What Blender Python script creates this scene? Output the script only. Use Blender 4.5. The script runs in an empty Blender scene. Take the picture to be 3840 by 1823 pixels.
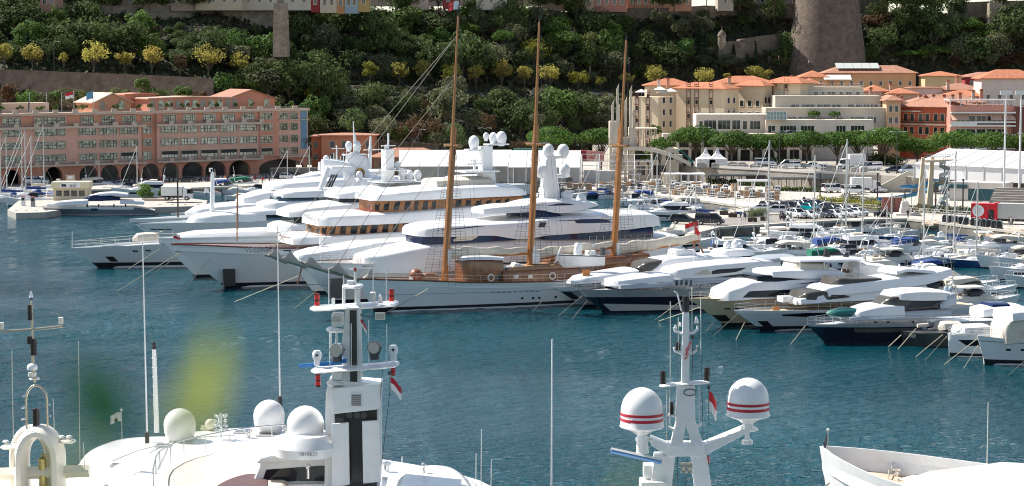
import bpy, bmesh, math, random
from math import sin, cos, pi, radians, sqrt
from mathutils import Vector, Matrix
from mathutils.bvhtree import BVHTree
R = random.Random(7)
SC = bpy.context.scene; COL = SC.collection
# ---------------------------------------------------------------- camera, world, sun, exposure
F, HZ, CH = 8000.0, 200.0, 32.0            # focal length in photo pixels, horizon row, camera height
PITCH = math.atan((911.5 - HZ) / F)
cam = bpy.data.cameras.new('camera'); camo = bpy.data.objects.new('camera', cam); COL.objects.link(camo)
cam.sensor_width = 36; cam.lens = 36 * F / 3840; cam.clip_start = 0.1; cam.clip_end = 12000
camo.location = (0, 0, CH); camo.rotation_euler = (pi/2 - PITCH, 0, 0)
cam.dof.use_dof = True; cam.dof.focus_distance = 270; cam.dof.aperture_fstop = 2.8
SC.camera = camo
SUN_AZ, SUN_EL = radians(-62), radians(46)
SUND = Vector((sin(SUN_AZ)*cos(SUN_EL), cos(SUN_AZ)*cos(SUN_EL), sin(SUN_EL)))
w = bpy.data.worlds.new('World'); SC.world = w; w.use_nodes = True
nt = w.node_tree; sky = nt.nodes.new('ShaderNodeTexSky'); sky.sky_type = 'NISHITA'; sky.sun_disc = False
sky.sun_elevation = SUN_EL; sky.sun_rotation = SUN_AZ % (2*pi); sky.air_density = 1.0; sky.dust_density = 0.1
bg = nt.nodes['Background']; bg.inputs[1].default_value = 0.082
hsv = nt.nodes.new('ShaderNodeHueSaturation'); hsv.inputs['Saturation'].default_value = .72
nt.links.new(sky.outputs[0], hsv.inputs['Color']); nt.links.new(hsv.outputs[0], bg.inputs[0])
sl = bpy.data.lights.new('sun', 'SUN'); sl.energy = 5.0; sl.angle = radians(.53); sl.color = (1, .94, .85)
so = bpy.data.objects.new('sun', sl); COL.objects.link(so); so.rotation_euler = SUND.to_track_quat('Z', 'Y').to_euler()
SC.view_settings.view_transform = 'Standard'; SC.view_settings.look = 'None'; SC.view_settings.exposure = 0.85; SC.view_settings.gamma = 1
SC.cycles.max_bounces = 6; SC.cycles.transparent_max_bounces = 6; SC.cycles.caustics_reflective = False; SC.cycles.caustics_refractive = False
SC.cycles.use_denoising = True; SC.cycles.filter_width = 1.05; SC.cycles.sample_clamp_indirect = 4
# ---------------------------------------------------------------- photo rays to places in the world
cp, sp = cos(PITCH), sin(PITCH)
def ray(px, py):
    a, b = (px - 1920) / F, (911.5 - py) / F
    return Vector((a, cp + b*sp, -sp + b*cp))
def P(px, py, z=0.0):
    d = ray(px, py); return Vector((0, 0, CH)) + d * ((z - CH) / d.z)
def PD(px, py, D):
    d = ray(px, py); return Vector((0, 0, CH)) + d * (D / d.y)
def S(D): return F / D                     # photo pixels per metre at distance D
# ---------------------------------------------------------------- materials
MATS = {}
def M(name, col=(.8,.8,.8), rough=.5, metal=0., var=0., scale=1., bump=0., bscale=None, spec=.5, trans=0., rnd=0., col2=None, coat=0., brick=0.):
    if name in MATS: return MATS[name]
    m = bpy.data.materials.new(name); m.use_nodes = True; n = m.node_tree.nodes; l = m.node_tree.links
    b = n['Principled BSDF']; b.inputs['Base Color'].default_value = (*col, 1); b.inputs['Roughness'].default_value = rough
    b.inputs['Metallic'].default_value = metal; b.inputs['Specular IOR Level'].default_value = spec; b.inputs['Coat Weight'].default_value = coat
    src = None; tc = n.new('ShaderNodeTexCoord')
    if var > 0 or col2:
        nz = n.new('ShaderNodeTexNoise'); nz.inputs['Scale'].default_value = scale; nz.inputs['Detail'].default_value = 5; nz.inputs['Roughness'].default_value = .65
        l.new(tc.outputs['Object'], nz.inputs['Vector'])
        rp = n.new('ShaderNodeValToRGB'); rp.color_ramp.elements[0].position = .32; rp.color_ramp.elements[1].position = .68
        c2 = col2 or tuple(min(1, c*(1+var)) for c in col); c1 = col if col2 else tuple(c*(1-var) for c in col)
        rp.color_ramp.elements[0].color = (*c1, 1); rp.color_ramp.elements[1].color = (*c2, 1)
        l.new(nz.outputs['Fac'], rp.inputs['Fac']); src = rp.outputs['Color']
    if brick > 0:
        sx = n.new('ShaderNodeSeparateXYZ'); l.new(tc.outputs['Object'], sx.inputs[0]); ad = n.new('ShaderNodeMath'); l.new(sx.outputs[0], ad.inputs[0]); l.new(sx.outputs[1], ad.inputs[1])
        cb = n.new('ShaderNodeCombineXYZ'); l.new(ad.outputs[0], cb.inputs[0]); l.new(sx.outputs[2], cb.inputs[1]); bk = n.new('ShaderNodeTexBrick'); bk.inputs['Scale'].default_value = brick
        bk.inputs['Color1'].default_value = (1,1,1,1); bk.inputs['Color2'].default_value = (.68,.66,.64,1); bk.inputs['Mortar'].default_value = (.42,.40,.38,1); bk.inputs['Mortar Size'].default_value = .03; l.new(cb.outputs[0], bk.inputs['Vector'])
        mu = n.new('ShaderNodeMix'); mu.data_type = 'RGBA'; mu.blend_type = 'MULTIPLY'; mu.inputs[0].default_value = .85; l.new(src, mu.inputs[6]); l.new(bk.outputs['Color'], mu.inputs[7]); src = mu.outputs[2]
    if rnd > 0:
        oi = n.new('ShaderNodeObjectInfo'); hs = n.new('ShaderNodeHueSaturation')
        mr = n.new('ShaderNodeMapRange'); mr.inputs[3].default_value = 1-rnd; mr.inputs[4].default_value = 1+rnd
        l.new(oi.outputs['Random'], mr.inputs[0]); l.new(mr.outputs[0], hs.inputs['Value'])
        m2 = n.new('ShaderNodeMapRange'); m2.inputs[3].default_value = .5-rnd*.06; m2.inputs[4].default_value = .5+rnd*.06
        ml = n.new('ShaderNodeMath'); ml.operation = 'FRACT'; mm = n.new('ShaderNodeMath'); mm.operation = 'MULTIPLY'; mm.inputs[1].default_value = 7.3
        l.new(oi.outputs['Random'], mm.inputs[0]); l.new(mm.outputs[0], ml.inputs[0]); l.new(ml.outputs[0], m2.inputs[0]); l.new(m2.outputs[0], hs.inputs['Hue'])
        if src: l.new(src, hs.inputs['Color'])
        else: hs.inputs['Color'].default_value = (*col, 1)
        src = hs.outputs['Color']
    if src: l.new(src, b.inputs['Base Color'])
    if bump > 0:
        nb = n.new('ShaderNodeTexNoise'); nb.inputs['Scale'].default_value = bscale or scale*4; nb.inputs['Detail'].default_value = 4
        l.new(tc.outputs['Object'], nb.inputs['Vector'])
        bp = n.new('ShaderNodeBump'); bp.inputs['Strength'].default_value = bump; bp.inputs['Distance'].default_value = .1
        l.new(nb.outputs['Fac'], bp.inputs['Height']); l.new(bp.outputs[0], b.inputs['Normal'])
    if trans > 0:
        t = n.new('ShaderNodeBsdfTranslucent'); mx = n.new('ShaderNodeMixShader'); mx.inputs[0].default_value = trans
        if src: l.new(src, t.inputs['Color'])
        else: t.inputs['Color'].default_value = (*col, 1)
        l.new(b.outputs[0], mx.inputs[1]); l.new(t.outputs[0], mx.inputs[2]); l.new(mx.outputs[0], n['Material Output'].inputs[0])
    MATS[name] = m; return m
white = M('white_gelcoat', (.78,.79,.80), .22, var=.04, scale=.3, coat=.3)
offwh = M('cream_gelcoat', (.68,.64,.56), .3, var=.05, scale=.4)
silv = M('silver_paint', (.46,.49,.52), .3, .35, var=.05, scale=.4)
glass = M('dark_glass', (.010,.013,.018), .08, spec=.35)
bglass = M('blue_glass', (.006,.018,.075), .08, spec=.4)
mirror = M('mirror_glass', (.20,.28,.31), .06, 1.0)
navy = M('navy_paint', (.012,.018,.035), .2, var=.1, coat=.4)
black = M('black_plastic', (.015,.015,.017), .45)
dgrey = M('dark_grey', (.06,.065,.07), .5, var=.1)
grey = M('mid_grey', (.25,.26,.27), .5, var=.1)
steel = M('polished_steel', (.62,.63,.64), .2, .9)
alu = M('brushed_aluminium', (.60,.61,.62), .38, .5)
teak = M('teak_deck', (.36,.21,.11), .55, var=.2, scale=2)
wood = M('varnished_wood', (.21,.078,.024), .3, var=.3, scale=1.5, coat=.5)
mastw = M('spruce_spar', (.40,.15,.035), .35, var=.2, scale=1.2, coat=.4)
canvas = M('cream_canvas', (.60,.55,.46), .85, var=.1, scale=1.2, bump=.4, bscale=3)
wcanvas = M('white_canvas', (.76,.76,.75), .8, var=.06, scale=1, bump=.4, bscale=3)
bcanvas = M('blue_canvas', (.02,.06,.22), .8, var=.2, scale=2)
gcanvas = M('green_canvas', (.01,.15,.09), .8, var=.2, scale=2)
red = M('signal_red', (.55,.012,.02), .35, var=.1)
rope = M('mooring_rope', (.46,.42,.32), .9, var=.2, scale=3)
drope = M('dark_rigging', (.05,.05,.055), .6)
rubber = M('black_rubber', (.02,.02,.022), .7)
antif = M('dark_bottom_paint', (.015,.018,.025), .4)
concrete = M('pale_concrete', (.46,.43,.38), .85, var=.14, scale=.35, bump=.2, bscale=2)
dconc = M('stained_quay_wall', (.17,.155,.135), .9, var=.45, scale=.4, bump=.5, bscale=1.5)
asphalt = M('worn_asphalt', (.075,.074,.074), .9, var=.22, scale=.25)
paint = M('road_paint', (.75,.75,.73), .7, var=.12, scale=2)
# ---------------------------------------------------------------- mesh builder and naming
class MB:
    def __init__(s): s.v, s.f, s.m = [], [], []
    def add(s, vs, fs, mi=0):
        o = len(s.v); s.v += [tuple(p) for p in vs]; s.f += [tuple(i+o for i in f) for f in fs]; s.m += [mi]*len(fs); return s
    def box(s, x0, x1, y0, y1, z0, z1, mi=0):
        return s.add([(x,y,z) for z in (z0,z1) for x,y in ((x0,y0),(x1,y0),(x1,y1),(x0,y1))], [(3,2,1,0),(4,5,6,7),(0,1,5,4),(1,2,6,5),(2,3,7,6),(3,0,4,7)], mi)
    def quad(s, *p, mi=0): return s.add(p, [tuple(range(len(p)))], mi)
    def loft(s, rings, closed=True, c0=True, c1=True, mi=0):
        n = len(rings[0]); vs = [p for r in rings for p in r]; fs = []
        for i in range(len(rings)-1):
            for j in range(n if closed else n-1):
                k = (j+1) % n; fs.append((i*n+j, i*n+k, (i+1)*n+k, (i+1)*n+j))
        if closed and c0: fs.append(tuple(range(n-1,-1,-1)))
        if closed and c1: fs.append(tuple(range((len(rings)-1)*n, len(rings)*n)))
        return s.add(vs, fs, mi)
    def tube(s, pts, r, n=6, r2=None, mi=0):
        pts = [Vector(p) for p in pts]; rings = []; N = len(pts)
        for i, p in enumerate(pts):
            d = (pts[min(i+1,N-1)] - pts[max(i-1,0)]).normalized()
            a = d.cross(Vector((0,0,1)) if abs(d.z) < .95 else Vector((1,0,0))).normalized(); b = d.cross(a)
            rr = r if r2 is None else r + (r2-r)*i/max(1,N-1)
            rings.append([p + a*rr*cos(2*pi*k/n) + b*rr*sin(2*pi*k/n) for k in range(n)])
        return s.loft(rings, mi=mi)
    def lathe(s, prof, c=(0,0,0), n=14, mi=0):
        return s.loft([[(c[0]+r*cos(2*pi*k/n), c[1]+r*sin(2*pi*k/n), c[2]+z) for k in range(n)] for r, z in prof], mi=mi)
    def prism(s, out, z0, z1, mi=0):
        n = len(out); return s.loft([[(x,y,z0) for x,y in out], [(x,y,z1) for x,y in out]], mi=mi)
    def slab(s, prof, y0, y1, mi=0):        # outline in x-z, thickness in y
        return s.loft([[(x,y0,z) for x,z in prof], [(x,y1,z) for x,z in prof]], mi=mi)
    def blob(s, c, r, n=10, m=6, sq=(1,1,1), mi=0):
        return s.loft([[(c[0]+sq[0]*r*sin(pi*i/m)*cos(2*pi*k/n), c[1]+sq[1]*r*sin(pi*i/m)*sin(2*pi*k/n), c[2]-sq[2]*r*cos(pi*i/m)) for k in range(n)] for i in [.05]+list(range(1,m))+[m-.05]], mi=mi)
    def xf(s, mtx):
        s.v = [tuple(mtx @ Vector(p)) for p in s.v]; return s
    def build(s, name, mat, parent=None, smooth=40, loc=None, rz=None):
        me = bpy.data.meshes.new(name); me.from_pydata(s.v, [], s.f)
        for mm in (mat if isinstance(mat, (list, tuple)) else [mat]): me.materials.append(mm)
        if any(s.m): me.polygons.foreach_set('material_index', s.m)
        bm = bmesh.new(); bm.from_mesh(me); bmesh.ops.recalc_face_normals(bm, faces=bm.faces); bm.to_mesh(me); bm.free()
        if smooth:
            me.polygons.foreach_set('use_smooth', [True]*len(me.polygons)); me.set_sharp_from_angle(angle=radians(smooth))
        o = bpy.data.objects.new(name, me); COL.objects.link(o)
        if parent: o.parent = parent
        if loc is not None: o.location = loc
        if rz is not None: o.rotation_euler.z = rz
        return o
def tag(o, label=None, cat=None, group=None, kind=None):
    for k, v in (('label',label),('category',cat),('group',group),('kind',kind)):
        if v: o[k] = v
    return o
def thing(name, label, cat, loc=(0,0,0), rz=0, group=None):
    o = bpy.data.objects.new(name, None); COL.objects.link(o); o.empty_display_size = .2
    o.location = loc; o.rotation_euler.z = rz; return tag(o, label, cat, group)
def struct(name, mb, mat, **k): return tag(mb.build(name, mat, **k), kind='structure')
def copy_tree(o, parent=None, first=True):
    c = o.copy(); COL.objects.link(c)
    if parent: c.parent = parent
    for ch in o.children: copy_tree(ch, c, False)
    return c
def dup(o, loc, rz, label=None, group=None, sc=1.0):
    c = copy_tree(o); c.location = loc; c.rotation_euler.z = rz; c.scale = (sc,)*3
    if label: c['label'] = label
    if group: c['group'] = group
    return c
class Proto:                                # first call moves the original, later calls copy it
    def __init__(s, o): s.o, s.used = o, False
    def put(s, loc, rz=0, label=None, group=None, sc=1.0):
        if s.used: return dup(s.o, loc, rz, label, group, sc)
        s.used = True; o = s.o; o.location = loc; o.rotation_euler.z = rz; o.scale = (sc,)*3
        if label: o['label'] = label
        if group: o['group'] = group
        return o
ORD = 'zeroth first second third fourth fifth sixth seventh eighth ninth tenth eleventh twelfth thirteenth fourteenth fifteenth sixteenth seventeenth eighteenth nineteenth twentieth'.split()
def text(body, size, mat, parent, loc, rot, name='lettering', ext=.01):
    cu = bpy.data.curves.new(name, 'FONT'); cu.body = body; cu.size = size; cu.extrude = ext; cu.align_x = 'CENTER'; cu.align_y = 'CENTER'
    t = bpy.data.objects.new(name, cu); me = bpy.data.meshes.new_from_object(t); bpy.data.objects.remove(t); bpy.data.curves.remove(cu)
    me.materials.append(mat); me.name = name
    o = bpy.data.objects.new(name, me); COL.objects.link(o); o.parent = parent; o.location = loc; o.rotation_euler = rot; return o
# ================================================================ SETTING: water, land, hill
def water_mat():
    m = bpy.data.materials.new('harbour_water'); m.use_nodes = True; n = m.node_tree.nodes; l = m.node_tree.links
    b = n['Principled BSDF']; b.inputs['Roughness'].default_value = .05; b.inputs['IOR'].default_value = 1.22; b.inputs['Specular IOR Level'].default_value = .5
    tc = n.new('ShaderNodeTexCoord')
    big = n.new('ShaderNodeTexNoise'); big.inputs['Scale'].default_value = .016; big.inputs['Detail'].default_value = 3; l.new(tc.outputs['Object'], big.inputs['Vector'])
    cr = n.new('ShaderNodeValToRGB'); cr.color_ramp.elements[0].color = (.001,.032,.046,1); cr.color_ramp.elements[1].color = (.003,.056,.074,1)
    cr.color_ramp.elements[0].position = .35; cr.color_ramp.elements[1].position = .65
    l.new(big.outputs['Fac'], cr.inputs['Fac']); l.new(cr.outputs[0], b.inputs['Base Color'])
    hs = None
    for sc, st, sx, det in ((1.5, .55, .5, 3), (3.6, .2, .6, 2)):
        mp = n.new('ShaderNodeMapping'); mp.inputs['Scale'].default_value = (sx, 1, 1); mp.inputs['Rotation'].default_value = (0,0,radians(18)); l.new(tc.outputs['Object'], mp.inputs['Vector'])
        t = n.new('ShaderNodeTexNoise'); t.inputs['Scale'].default_value = sc; t.inputs['Detail'].default_value = det; t.inputs['Roughness'].default_value = .6; l.new(mp.outputs[0], t.inputs['Vector'])
        k = n.new('ShaderNodeMath'); k.operation = 'MULTIPLY'; k.inputs[1].default_value = st; l.new(t.outputs['Fac'], k.inputs[0])
        if hs is None: hs = k.outputs[0]
        else:
            a = n.new('ShaderNodeMath'); l.new(hs, a.inputs[0]); l.new(k.outputs[0], a.inputs[1]); hs = a.outputs[0]
    # wind patches: calm and ruffled water
    pn = n.new('ShaderNodeTexNoise'); pn.inputs['Scale'].default_value = .022; pn.inputs['Detail'].default_value = 4; pn.inputs['Distortion'].default_value = .8
    mp = n.new('ShaderNodeMapping'); mp.inputs['Scale'].default_value = (.55, 1.3, 1); l.new(tc.outputs['Object'], mp.inputs['Vector']); l.new(mp.outputs[0], pn.inputs['Vector'])
    mr = n.new('ShaderNodeMapRange'); mr.inputs[1].default_value = .35; mr.inputs[2].default_value = .65; mr.inputs[3].default_value = .35; mr.inputs[4].default_value = 1.0; l.new(pn.outputs['Fac'], mr.inputs[0])
    bp = n.new('ShaderNodeBump'); bp.inputs['Distance'].default_value = .8; l.new(hs, bp.inputs['Height']); l.new(mr.outputs[0], bp.inputs['Strength']); l.new(bp.outputs[0], b.inputs['Normal'])
    return m
import numpy as np
WM = water_mat()
mb = MB(); mb.quad((-5000,-1500,-.3),(5000,-1500,-.3),(5000,7000,-.3),(-5000,7000,-.3)); struct('water', mb, WM, smooth=0)
def waves():                                # the harbour basin as a rippled surface: many small wave trains, calmer and ruffled patches
    g = np.random.default_rng(4); nr, nc = 820, 440
    d = 92*(525/92)**(np.arange(nr)/(nr-1)); a = np.linspace(-.33,.33,nc); Y = np.repeat(d[:,None],nc,1); X = Y*a[None,:]; Z = np.zeros_like(X)
    for i in range(46):
        lam = .75*(9/.75)**(g.random()**1.5); th = radians(-62)+g.normal(0,.55); k = 2*pi/lam; ph = g.random()*2*pi
        fade = np.clip((lam/(Y*.0042)-1)/1.0,0,1); Z += .030/k*(.6 if lam>3 else 1)*fade*np.sin(k*(X*sin(th)+Y*cos(th))+ph+.8*np.sin(X*.05+i)+.8*np.sin(Y*.04+2*i))
    pt = .72+.38*np.sin(X*.034+1.3*np.sin(Y*.021)+.6)*np.sin(Y*.047+1.1*np.sin(X*.019))+.18*np.sin(X*.11+Y*.13+np.sin(X*.06)*2); Z *= np.clip(pt,.22,1.3)
    v = np.stack([X,Y,Z],-1).reshape(-1,3).astype(np.float32); me = bpy.data.meshes.new('water'); i0 = (np.arange(nr-1)[:,None]*nc+np.arange(nc-1)[None,:]).ravel(); f = np.stack([i0,i0+1,i0+nc+1,i0+nc],1).astype(np.int32)
    me.vertices.add(len(v)); me.vertices.foreach_set('co',v.ravel()); me.loops.add(f.size); me.loops.foreach_set('vertex_index',f.ravel()); me.polygons.add(len(f)); me.polygons.foreach_set('loop_start',np.arange(0,f.size,4,dtype=np.int32)); me.polygons.foreach_set('use_smooth',np.ones(len(f),bool)); me.update(calc_edges=True)
    me.materials.append(WM); o = bpy.data.objects.new('water',me); COL.objects.link(o); tag(o,kind='structure')
waves()
# quays: one slab of land with the pier
QZ = 1.6
edge = [(-700,735),(0,716),(600,709),(1200,691),(1700,690),(2099,700),(2405,728),(2665,757),(2800,776),(2730,789),(2545,802),(2505,868),(2560,888),(2700,853),(3173,826),(3400,821),(3475,829),(3600,845),(3840,873),(4300,935)]
EP = [P(x,y,QZ) for x,y in edge]
out = [(p.x,p.y) for p in EP] + [(420,900),(-420,900)]
mb = MB(); mb.prism(out, -3, QZ); struct('quay_ground', mb, concrete, smooth=0)
# dark stained quay walls just outside the slab, and a pale coping
mb = MB(); cb = MB()
for a, b in zip(EP[:-1], EP[1:]):
    d = (b-a).normalized(); n_ = Vector((d.y,-d.x,0))
    a0, b0 = a+n_*.02, b+n_*.02
    mb.quad((a0.x,a0.y,-1),(b0.x,b0.y,-1),(b0.x,b0.y,QZ-.3),(a0.x,a0.y,QZ-.3))
    q = [a+n_*.12, b+n_*.12, b-n_*.5, a-n_*.5]
    cb.loft([[(p.x,p.y,QZ-.3) for p in q],[(p.x,p.y,QZ+.12) for p in q]])
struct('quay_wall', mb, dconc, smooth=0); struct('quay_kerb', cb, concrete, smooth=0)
# upper terrace behind the market and the pool stairs
TZ = 5.0
T = [P(2420,612,TZ),P(2620,626,TZ),P(2840,638,TZ),P(3060,650,TZ),P(3300,657,TZ),P(3425,664,TZ)]
tp = [(p.x,p.y) for p in T]+[(T[-1].x+6,T[-1].y+3),(180,440),(420,520),(420,880),(20,880),(T[0].x-8,560)]
mb = MB(); mb.prism(tp, QZ-.5, TZ); struct('upper_terrace_ground', mb, M('terrace_stone',(.34,.31,.27),.85,var=.15,scale=.5), smooth=0)
mb = MB()
for i in range(4):
    a, b = T[i], T[i+1]; d=(b-a).normalized(); n_=Vector((d.y,-d.x,0)); q=[a+n_*.15,b+n_*.15,b-n_*.15,a-n_*.15]
    mb.loft([[(p.x,p.y,TZ-.02) for p in q],[(p.x,p.y,TZ+.5+(i==1)*.0) for p in q]])
    for k in range(1,6):
        z=QZ+k*.55; p0,p1=a+n_*.01,b+n_*.01; mb.quad((p0.x,p0.y,z),(p1.x,p1.y,z),(p1.x,p1.y,z+.06),(p0.x,p0.y,z+.06),mi=1)
tag(mb.build('terrace_wall',[M('white_render',(.62,.57,.52),.8,var=.08,scale=.4),concrete],smooth=0),'long pale terrace wall above the black pergolas','wall')
# roads
def sheet(name, pts, z, m):
    mb = MB(); mb.quad(*[(p.x,p.y,z) for p in (P(x,y,z) for x,y in pts)]); return struct(name, mb, m, smooth=0)
sheet('quay_road', [(2830,762),(3050,742),(3250,770),(3450,800),(3460,812),(3250,797),(3120,790),(2960,792),(2840,782)], QZ+.006, asphalt)
sheet('car_park_road', [(2600,838),(2760,812),(3000,795),(3260,800),(3240,816),(3150,822),(2900,836),(2680,850)], QZ+.004, M('pale_asphalt',(.24,.225,.205),.9,var=.15,scale=.3))
sheet('shore_road', [(-500,705),(0,698),(600,690),(1150,668),(1150,661),(600,680),(0,687),(-500,692)], QZ+.005, M('quay_paving',(.27,.23,.20),.9,var=.2,scale=.3))
sheet('promenade_path', [(2080,690),(2405,716),(2665,742),(2860,760),(2860,768),(2790,773),(2665,755),(2405,727),(2085,698)], QZ+.007, M('white_paving',(.62,.57,.5),.8,var=.1,scale=.5))
mb=MB()
for (a,b) in (((2932,752),(2975,763)),((2975,763),(3040,778)),((2985,747),(3015,760)),((3015,760),(3080,775)),((3035,742),(3060,757)),((3060,757),(3240,790)),((2880,766),(2950,775))):
    p,q=P(*a,QZ),P(*b,QZ); d=(q-p).normalized()*.12; n_=Vector((d.y,-d.x,0)); mb.quad(*[(v.x,v.y,QZ+.012) for v in (p+n_,q+n_,q-n_,p-n_)])
struct('road_marking_lines', mb, paint, smooth=0)
# hill
HC = [  # column px: foot (D,z), road (D,z), top (D,z)
 (-900,(545,4),(552,29),(645,47)),(0,(545,4),(560,27.7),(640,46)),(800,(585,4),(600,24.8),(650,46)),(1500,(585,4),(632,22),(690,46)),(2300,(640,5),(680,20),(722,46)),
 (3000,(690,6),(702,20),(730,44)),(3840,(705,6),(712,20),(745,47)),(4700,(720,6),(730,20),(760,47))]
def hcol(px):
    for a,b in zip(HC[:-1],HC[1:]):
        if a[0] <= px <= b[0]:
            t=(px-a[0])/(b[0]-a[0]); return [tuple(u+(v-u)*t for u,v in zip(a[i],b[i])) for i in (1,2,3)]
hv=[]; NX=150
from mathutils import noise
for i in range(NX+1):
    px=-900+5600*i/NX; f_,r_,t_=hcol(px); row=[]
    prof=[(f_[0]-4,0)]
    for k in range(7): t=k/6; prof.append((f_[0]+(r_[0]-1-f_[0])*t, f_[1]+(r_[1]-f_[1])*t**.8))
    prof.append((r_[0]+7, r_[1]))
    for k in range(1,15): t=k/14; prof.append((r_[0]+7+(t_[0]-r_[0]-7)*t, r_[1]+(t_[1]-r_[1])*t**.92))
    prof += [(t_[0]+30,t_[1]),(t_[0]+250,t_[1]-5)]
    for j,(D,z) in enumerate(prof):
        X=(px-1920)/F*D
        if 1<j<len(prof)-2 and j not in (7,8): z += 2.2*noise.noise(Vector((X*.06,D*.06,z*.05)))
        row.append((X,D,z))
    hv.append(row)
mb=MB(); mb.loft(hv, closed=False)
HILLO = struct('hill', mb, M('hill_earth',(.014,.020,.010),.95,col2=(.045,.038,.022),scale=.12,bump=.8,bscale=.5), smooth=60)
HB = BVHTree.FromPolygons(mb.v, mb.f)
def onhill(px,py):
    d=ray(px,py).normalized(); h=HB.ray_cast(Vector((0,0,CH)),d,3000); return h[0]
# ================================================================ TREES, RAMPARTS, OLD TOWN ON THE ROCK
def leafmat(name, c, c2, tr=.35, rnd=.25): return M(name, c, .75, col2=c2, scale=.5, trans=tr, rnd=rnd, spec=.2)
LM = dict(ever=leafmat('dark_evergreen_leaves',(.045,.072,.026),(.125,.17,.055)), olive=leafmat('grey_olive_leaves',(.10,.115,.06),(.19,.20,.105)),
  bright=leafmat('fresh_green_leaves',(.07,.135,.03),(.14,.215,.055)), dry=leafmat('dry_brown_leaves',(.09,.055,.03),(.15,.09,.045)),
  yellow=leafmat('yellow_autumn_leaves',(.31,.27,.06),(.50,.44,.12),.5,.22), yg=leafmat('yellow_green_leaves',(.17,.19,.03),(.30,.30,.05),.4,.12),
  pine=leafmat('umbrella_pine_needles',(.04,.095,.018),(.12,.20,.035),.3,.15), cedar=leafmat('cedar_needles',(.014,.035,.02),(.03,.06,.03)), euc=leafmat('eucalyptus_leaves',(.085,.105,.03),(.15,.165,.05),.4))
bark = M('grey_brown_bark',(.13,.10,.075),.95,var=.3,scale=2,bump=.6); palebark = M('pale_bark',(.32,.28,.22),.9,var=.3,scale=2)
def leaves(mb, c, r, n, q, rr, sq=1.0, up=.35):
    for _ in range(n):
        while True:
            d = Vector((rr.uniform(-1,1),rr.uniform(-1,1),rr.uniform(-1,1)))
            if .1 < d.length <= 1: break
        d = d.normalized() * (d.length**.4)
        p = Vector(c)+Vector((d.x*r,d.y*r,d.z*r*sq))
        nn = (d.normalized()+Vector((rr.gauss(0,.5),rr.gauss(0,.5),rr.gauss(0,.5)+up))).normalized()
        a = nn.orthogonal().normalized(); b = nn.cross(a); t = rr.uniform(0,2*pi); a, b = a*cos(t)+b*sin(t), b*cos(t)-a*sin(t)
        s = q*rr.uniform(.6,1.3)
        mb.add([p-a*s*.5-b*s*.1, p+b*s*.42, p+a*s*.5-b*s*.05, p-b*s*.5],[(0,1,2,3)])
def tree(name, label, cat, group, h, wdt, kind, seed, trunk=.35, sq=.8, clumps=14, lf=70, q=.5, th=None, bk=None, shape='round', gap=1.0, cr=.34):
    """h total height, wdt crown width; crown of leaf clumps on limbs"""
    rr = random.Random(seed); root = thing(name, label, cat, group=group); tb = MB(); cb = MB()
    ct = h*trunk; top = h; ch = top-ct; cs = []
    r0 = th or h*.022
    tb.tube([(0,0,-1.5),(rr.uniform(-.1,.1),rr.uniform(-.1,.1),ct*.5),(rr.uniform(-.2,.2),rr.uniform(-.2,.2),ct+ch*.25)], r0, 7, r0*.6)
    for i in range(clumps):
        if shape == 'umbrella':
            a = 2.4*i+rr.uniform(-.3,.3); rad = sqrt((i+.5)/clumps)*wdt*.5*.84; z = top - cr*wdt*.42 - (rad/(wdt*.5))**2*ch*.36 - rr.uniform(0,.12)*ch
            c = (rad*cos(a), rad*sin(a), z); r = wdt*cr*rr.uniform(.7,1.05)*.62; s_ = .62
        elif shape == 'column':
            t = (i+.5)/clumps; a = rr.uniform(0,6.3); rad = wdt*.14*rr.random(); c = (rad*cos(a),rad*sin(a),ct+ch*t*.93); r = wdt*.5*(1-.75*t**1.6)*rr.uniform(.85,1.1); s_ = 1.5
        elif shape == 'cedar':
            t = (i+.5)/clumps; a = 2.4*i; rad = wdt*.5*(1-t*.85)*rr.uniform(.35,.85); c = (rad*cos(a),rad*sin(a),ct+ch*t*.95); r = wdt*.24*(1.1-t*.7); s_ = .3
        else:
            a = 2.4*i+rr.uniform(-.5,.5); v = rr.uniform(-1,1)*.85; rad = sqrt(max(0,1-v*v))*rr.uniform(.35,1.12)*wdt*.38
            c = (rad*cos(a), rad*sin(a), ct+ch*.5+v*ch*.34); r = wdt*cr*rr.uniform(.38,1.05)*.8; s_ = sq*rr.uniform(.75,1.2)
        cs.append(c); leaves(cb, c, r, int(lf*gap), q, rr, s_)
        if shape in ('round','umbrella') and i % 2 == 0:
            zs = ct*(.75 if shape=='round' else .62)
            tb.tube([(0,0,zs*rr.uniform(.8,1.05)),(c[0]*.45,c[1]*.45,zs+(c[2]-zs)*.55),(c[0]*.92,c[1]*.92,c[2])], r0*.42, 5, r0*.12)
    tb.build('trunk', bk or bark, root); cb.build('crown', LM[kind], root, smooth=0)
    return root
TP = {}
def proto(key, *a, **k): TP[key] = Proto(tree(*a, **k))
EV = ('evergreen_tree','dark green round evergreen tree growing wild on the steep hillside','tree','dark evergreen trees on the hillside')
OL = ('olive_tree','grey green bushy tree growing wild on the steep hillside','tree','grey green trees on the hillside')
BR = ('leafy_tree','fresh green leafy tree standing out on the dark hillside','tree','fresh green trees on the hillside')
DR = ('dry_bush','brown dried out bush on the steep hillside','bush','brown bushes on the hillside')
SH = ('green_shrub','low dark shrub clinging to the hillside','shrub','low shrubs on the hillside')
for i in range(4): proto(('ev',i),*EV,7.5+i*.7,9.5+i*.6,'ever',10+i,trunk=.1,clumps=22,lf=90,q=.62)
for i in range(3): proto(('ol',i),*OL,7+i*.6,8.5,'olive',20+i,trunk=.1,clumps=20,lf=90,q=.55)
for i in range(3): proto(('br',i),*BR,7.5+i*.8,8.5,'bright',30+i,trunk=.12,clumps=18,lf=90,q=.6)
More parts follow.
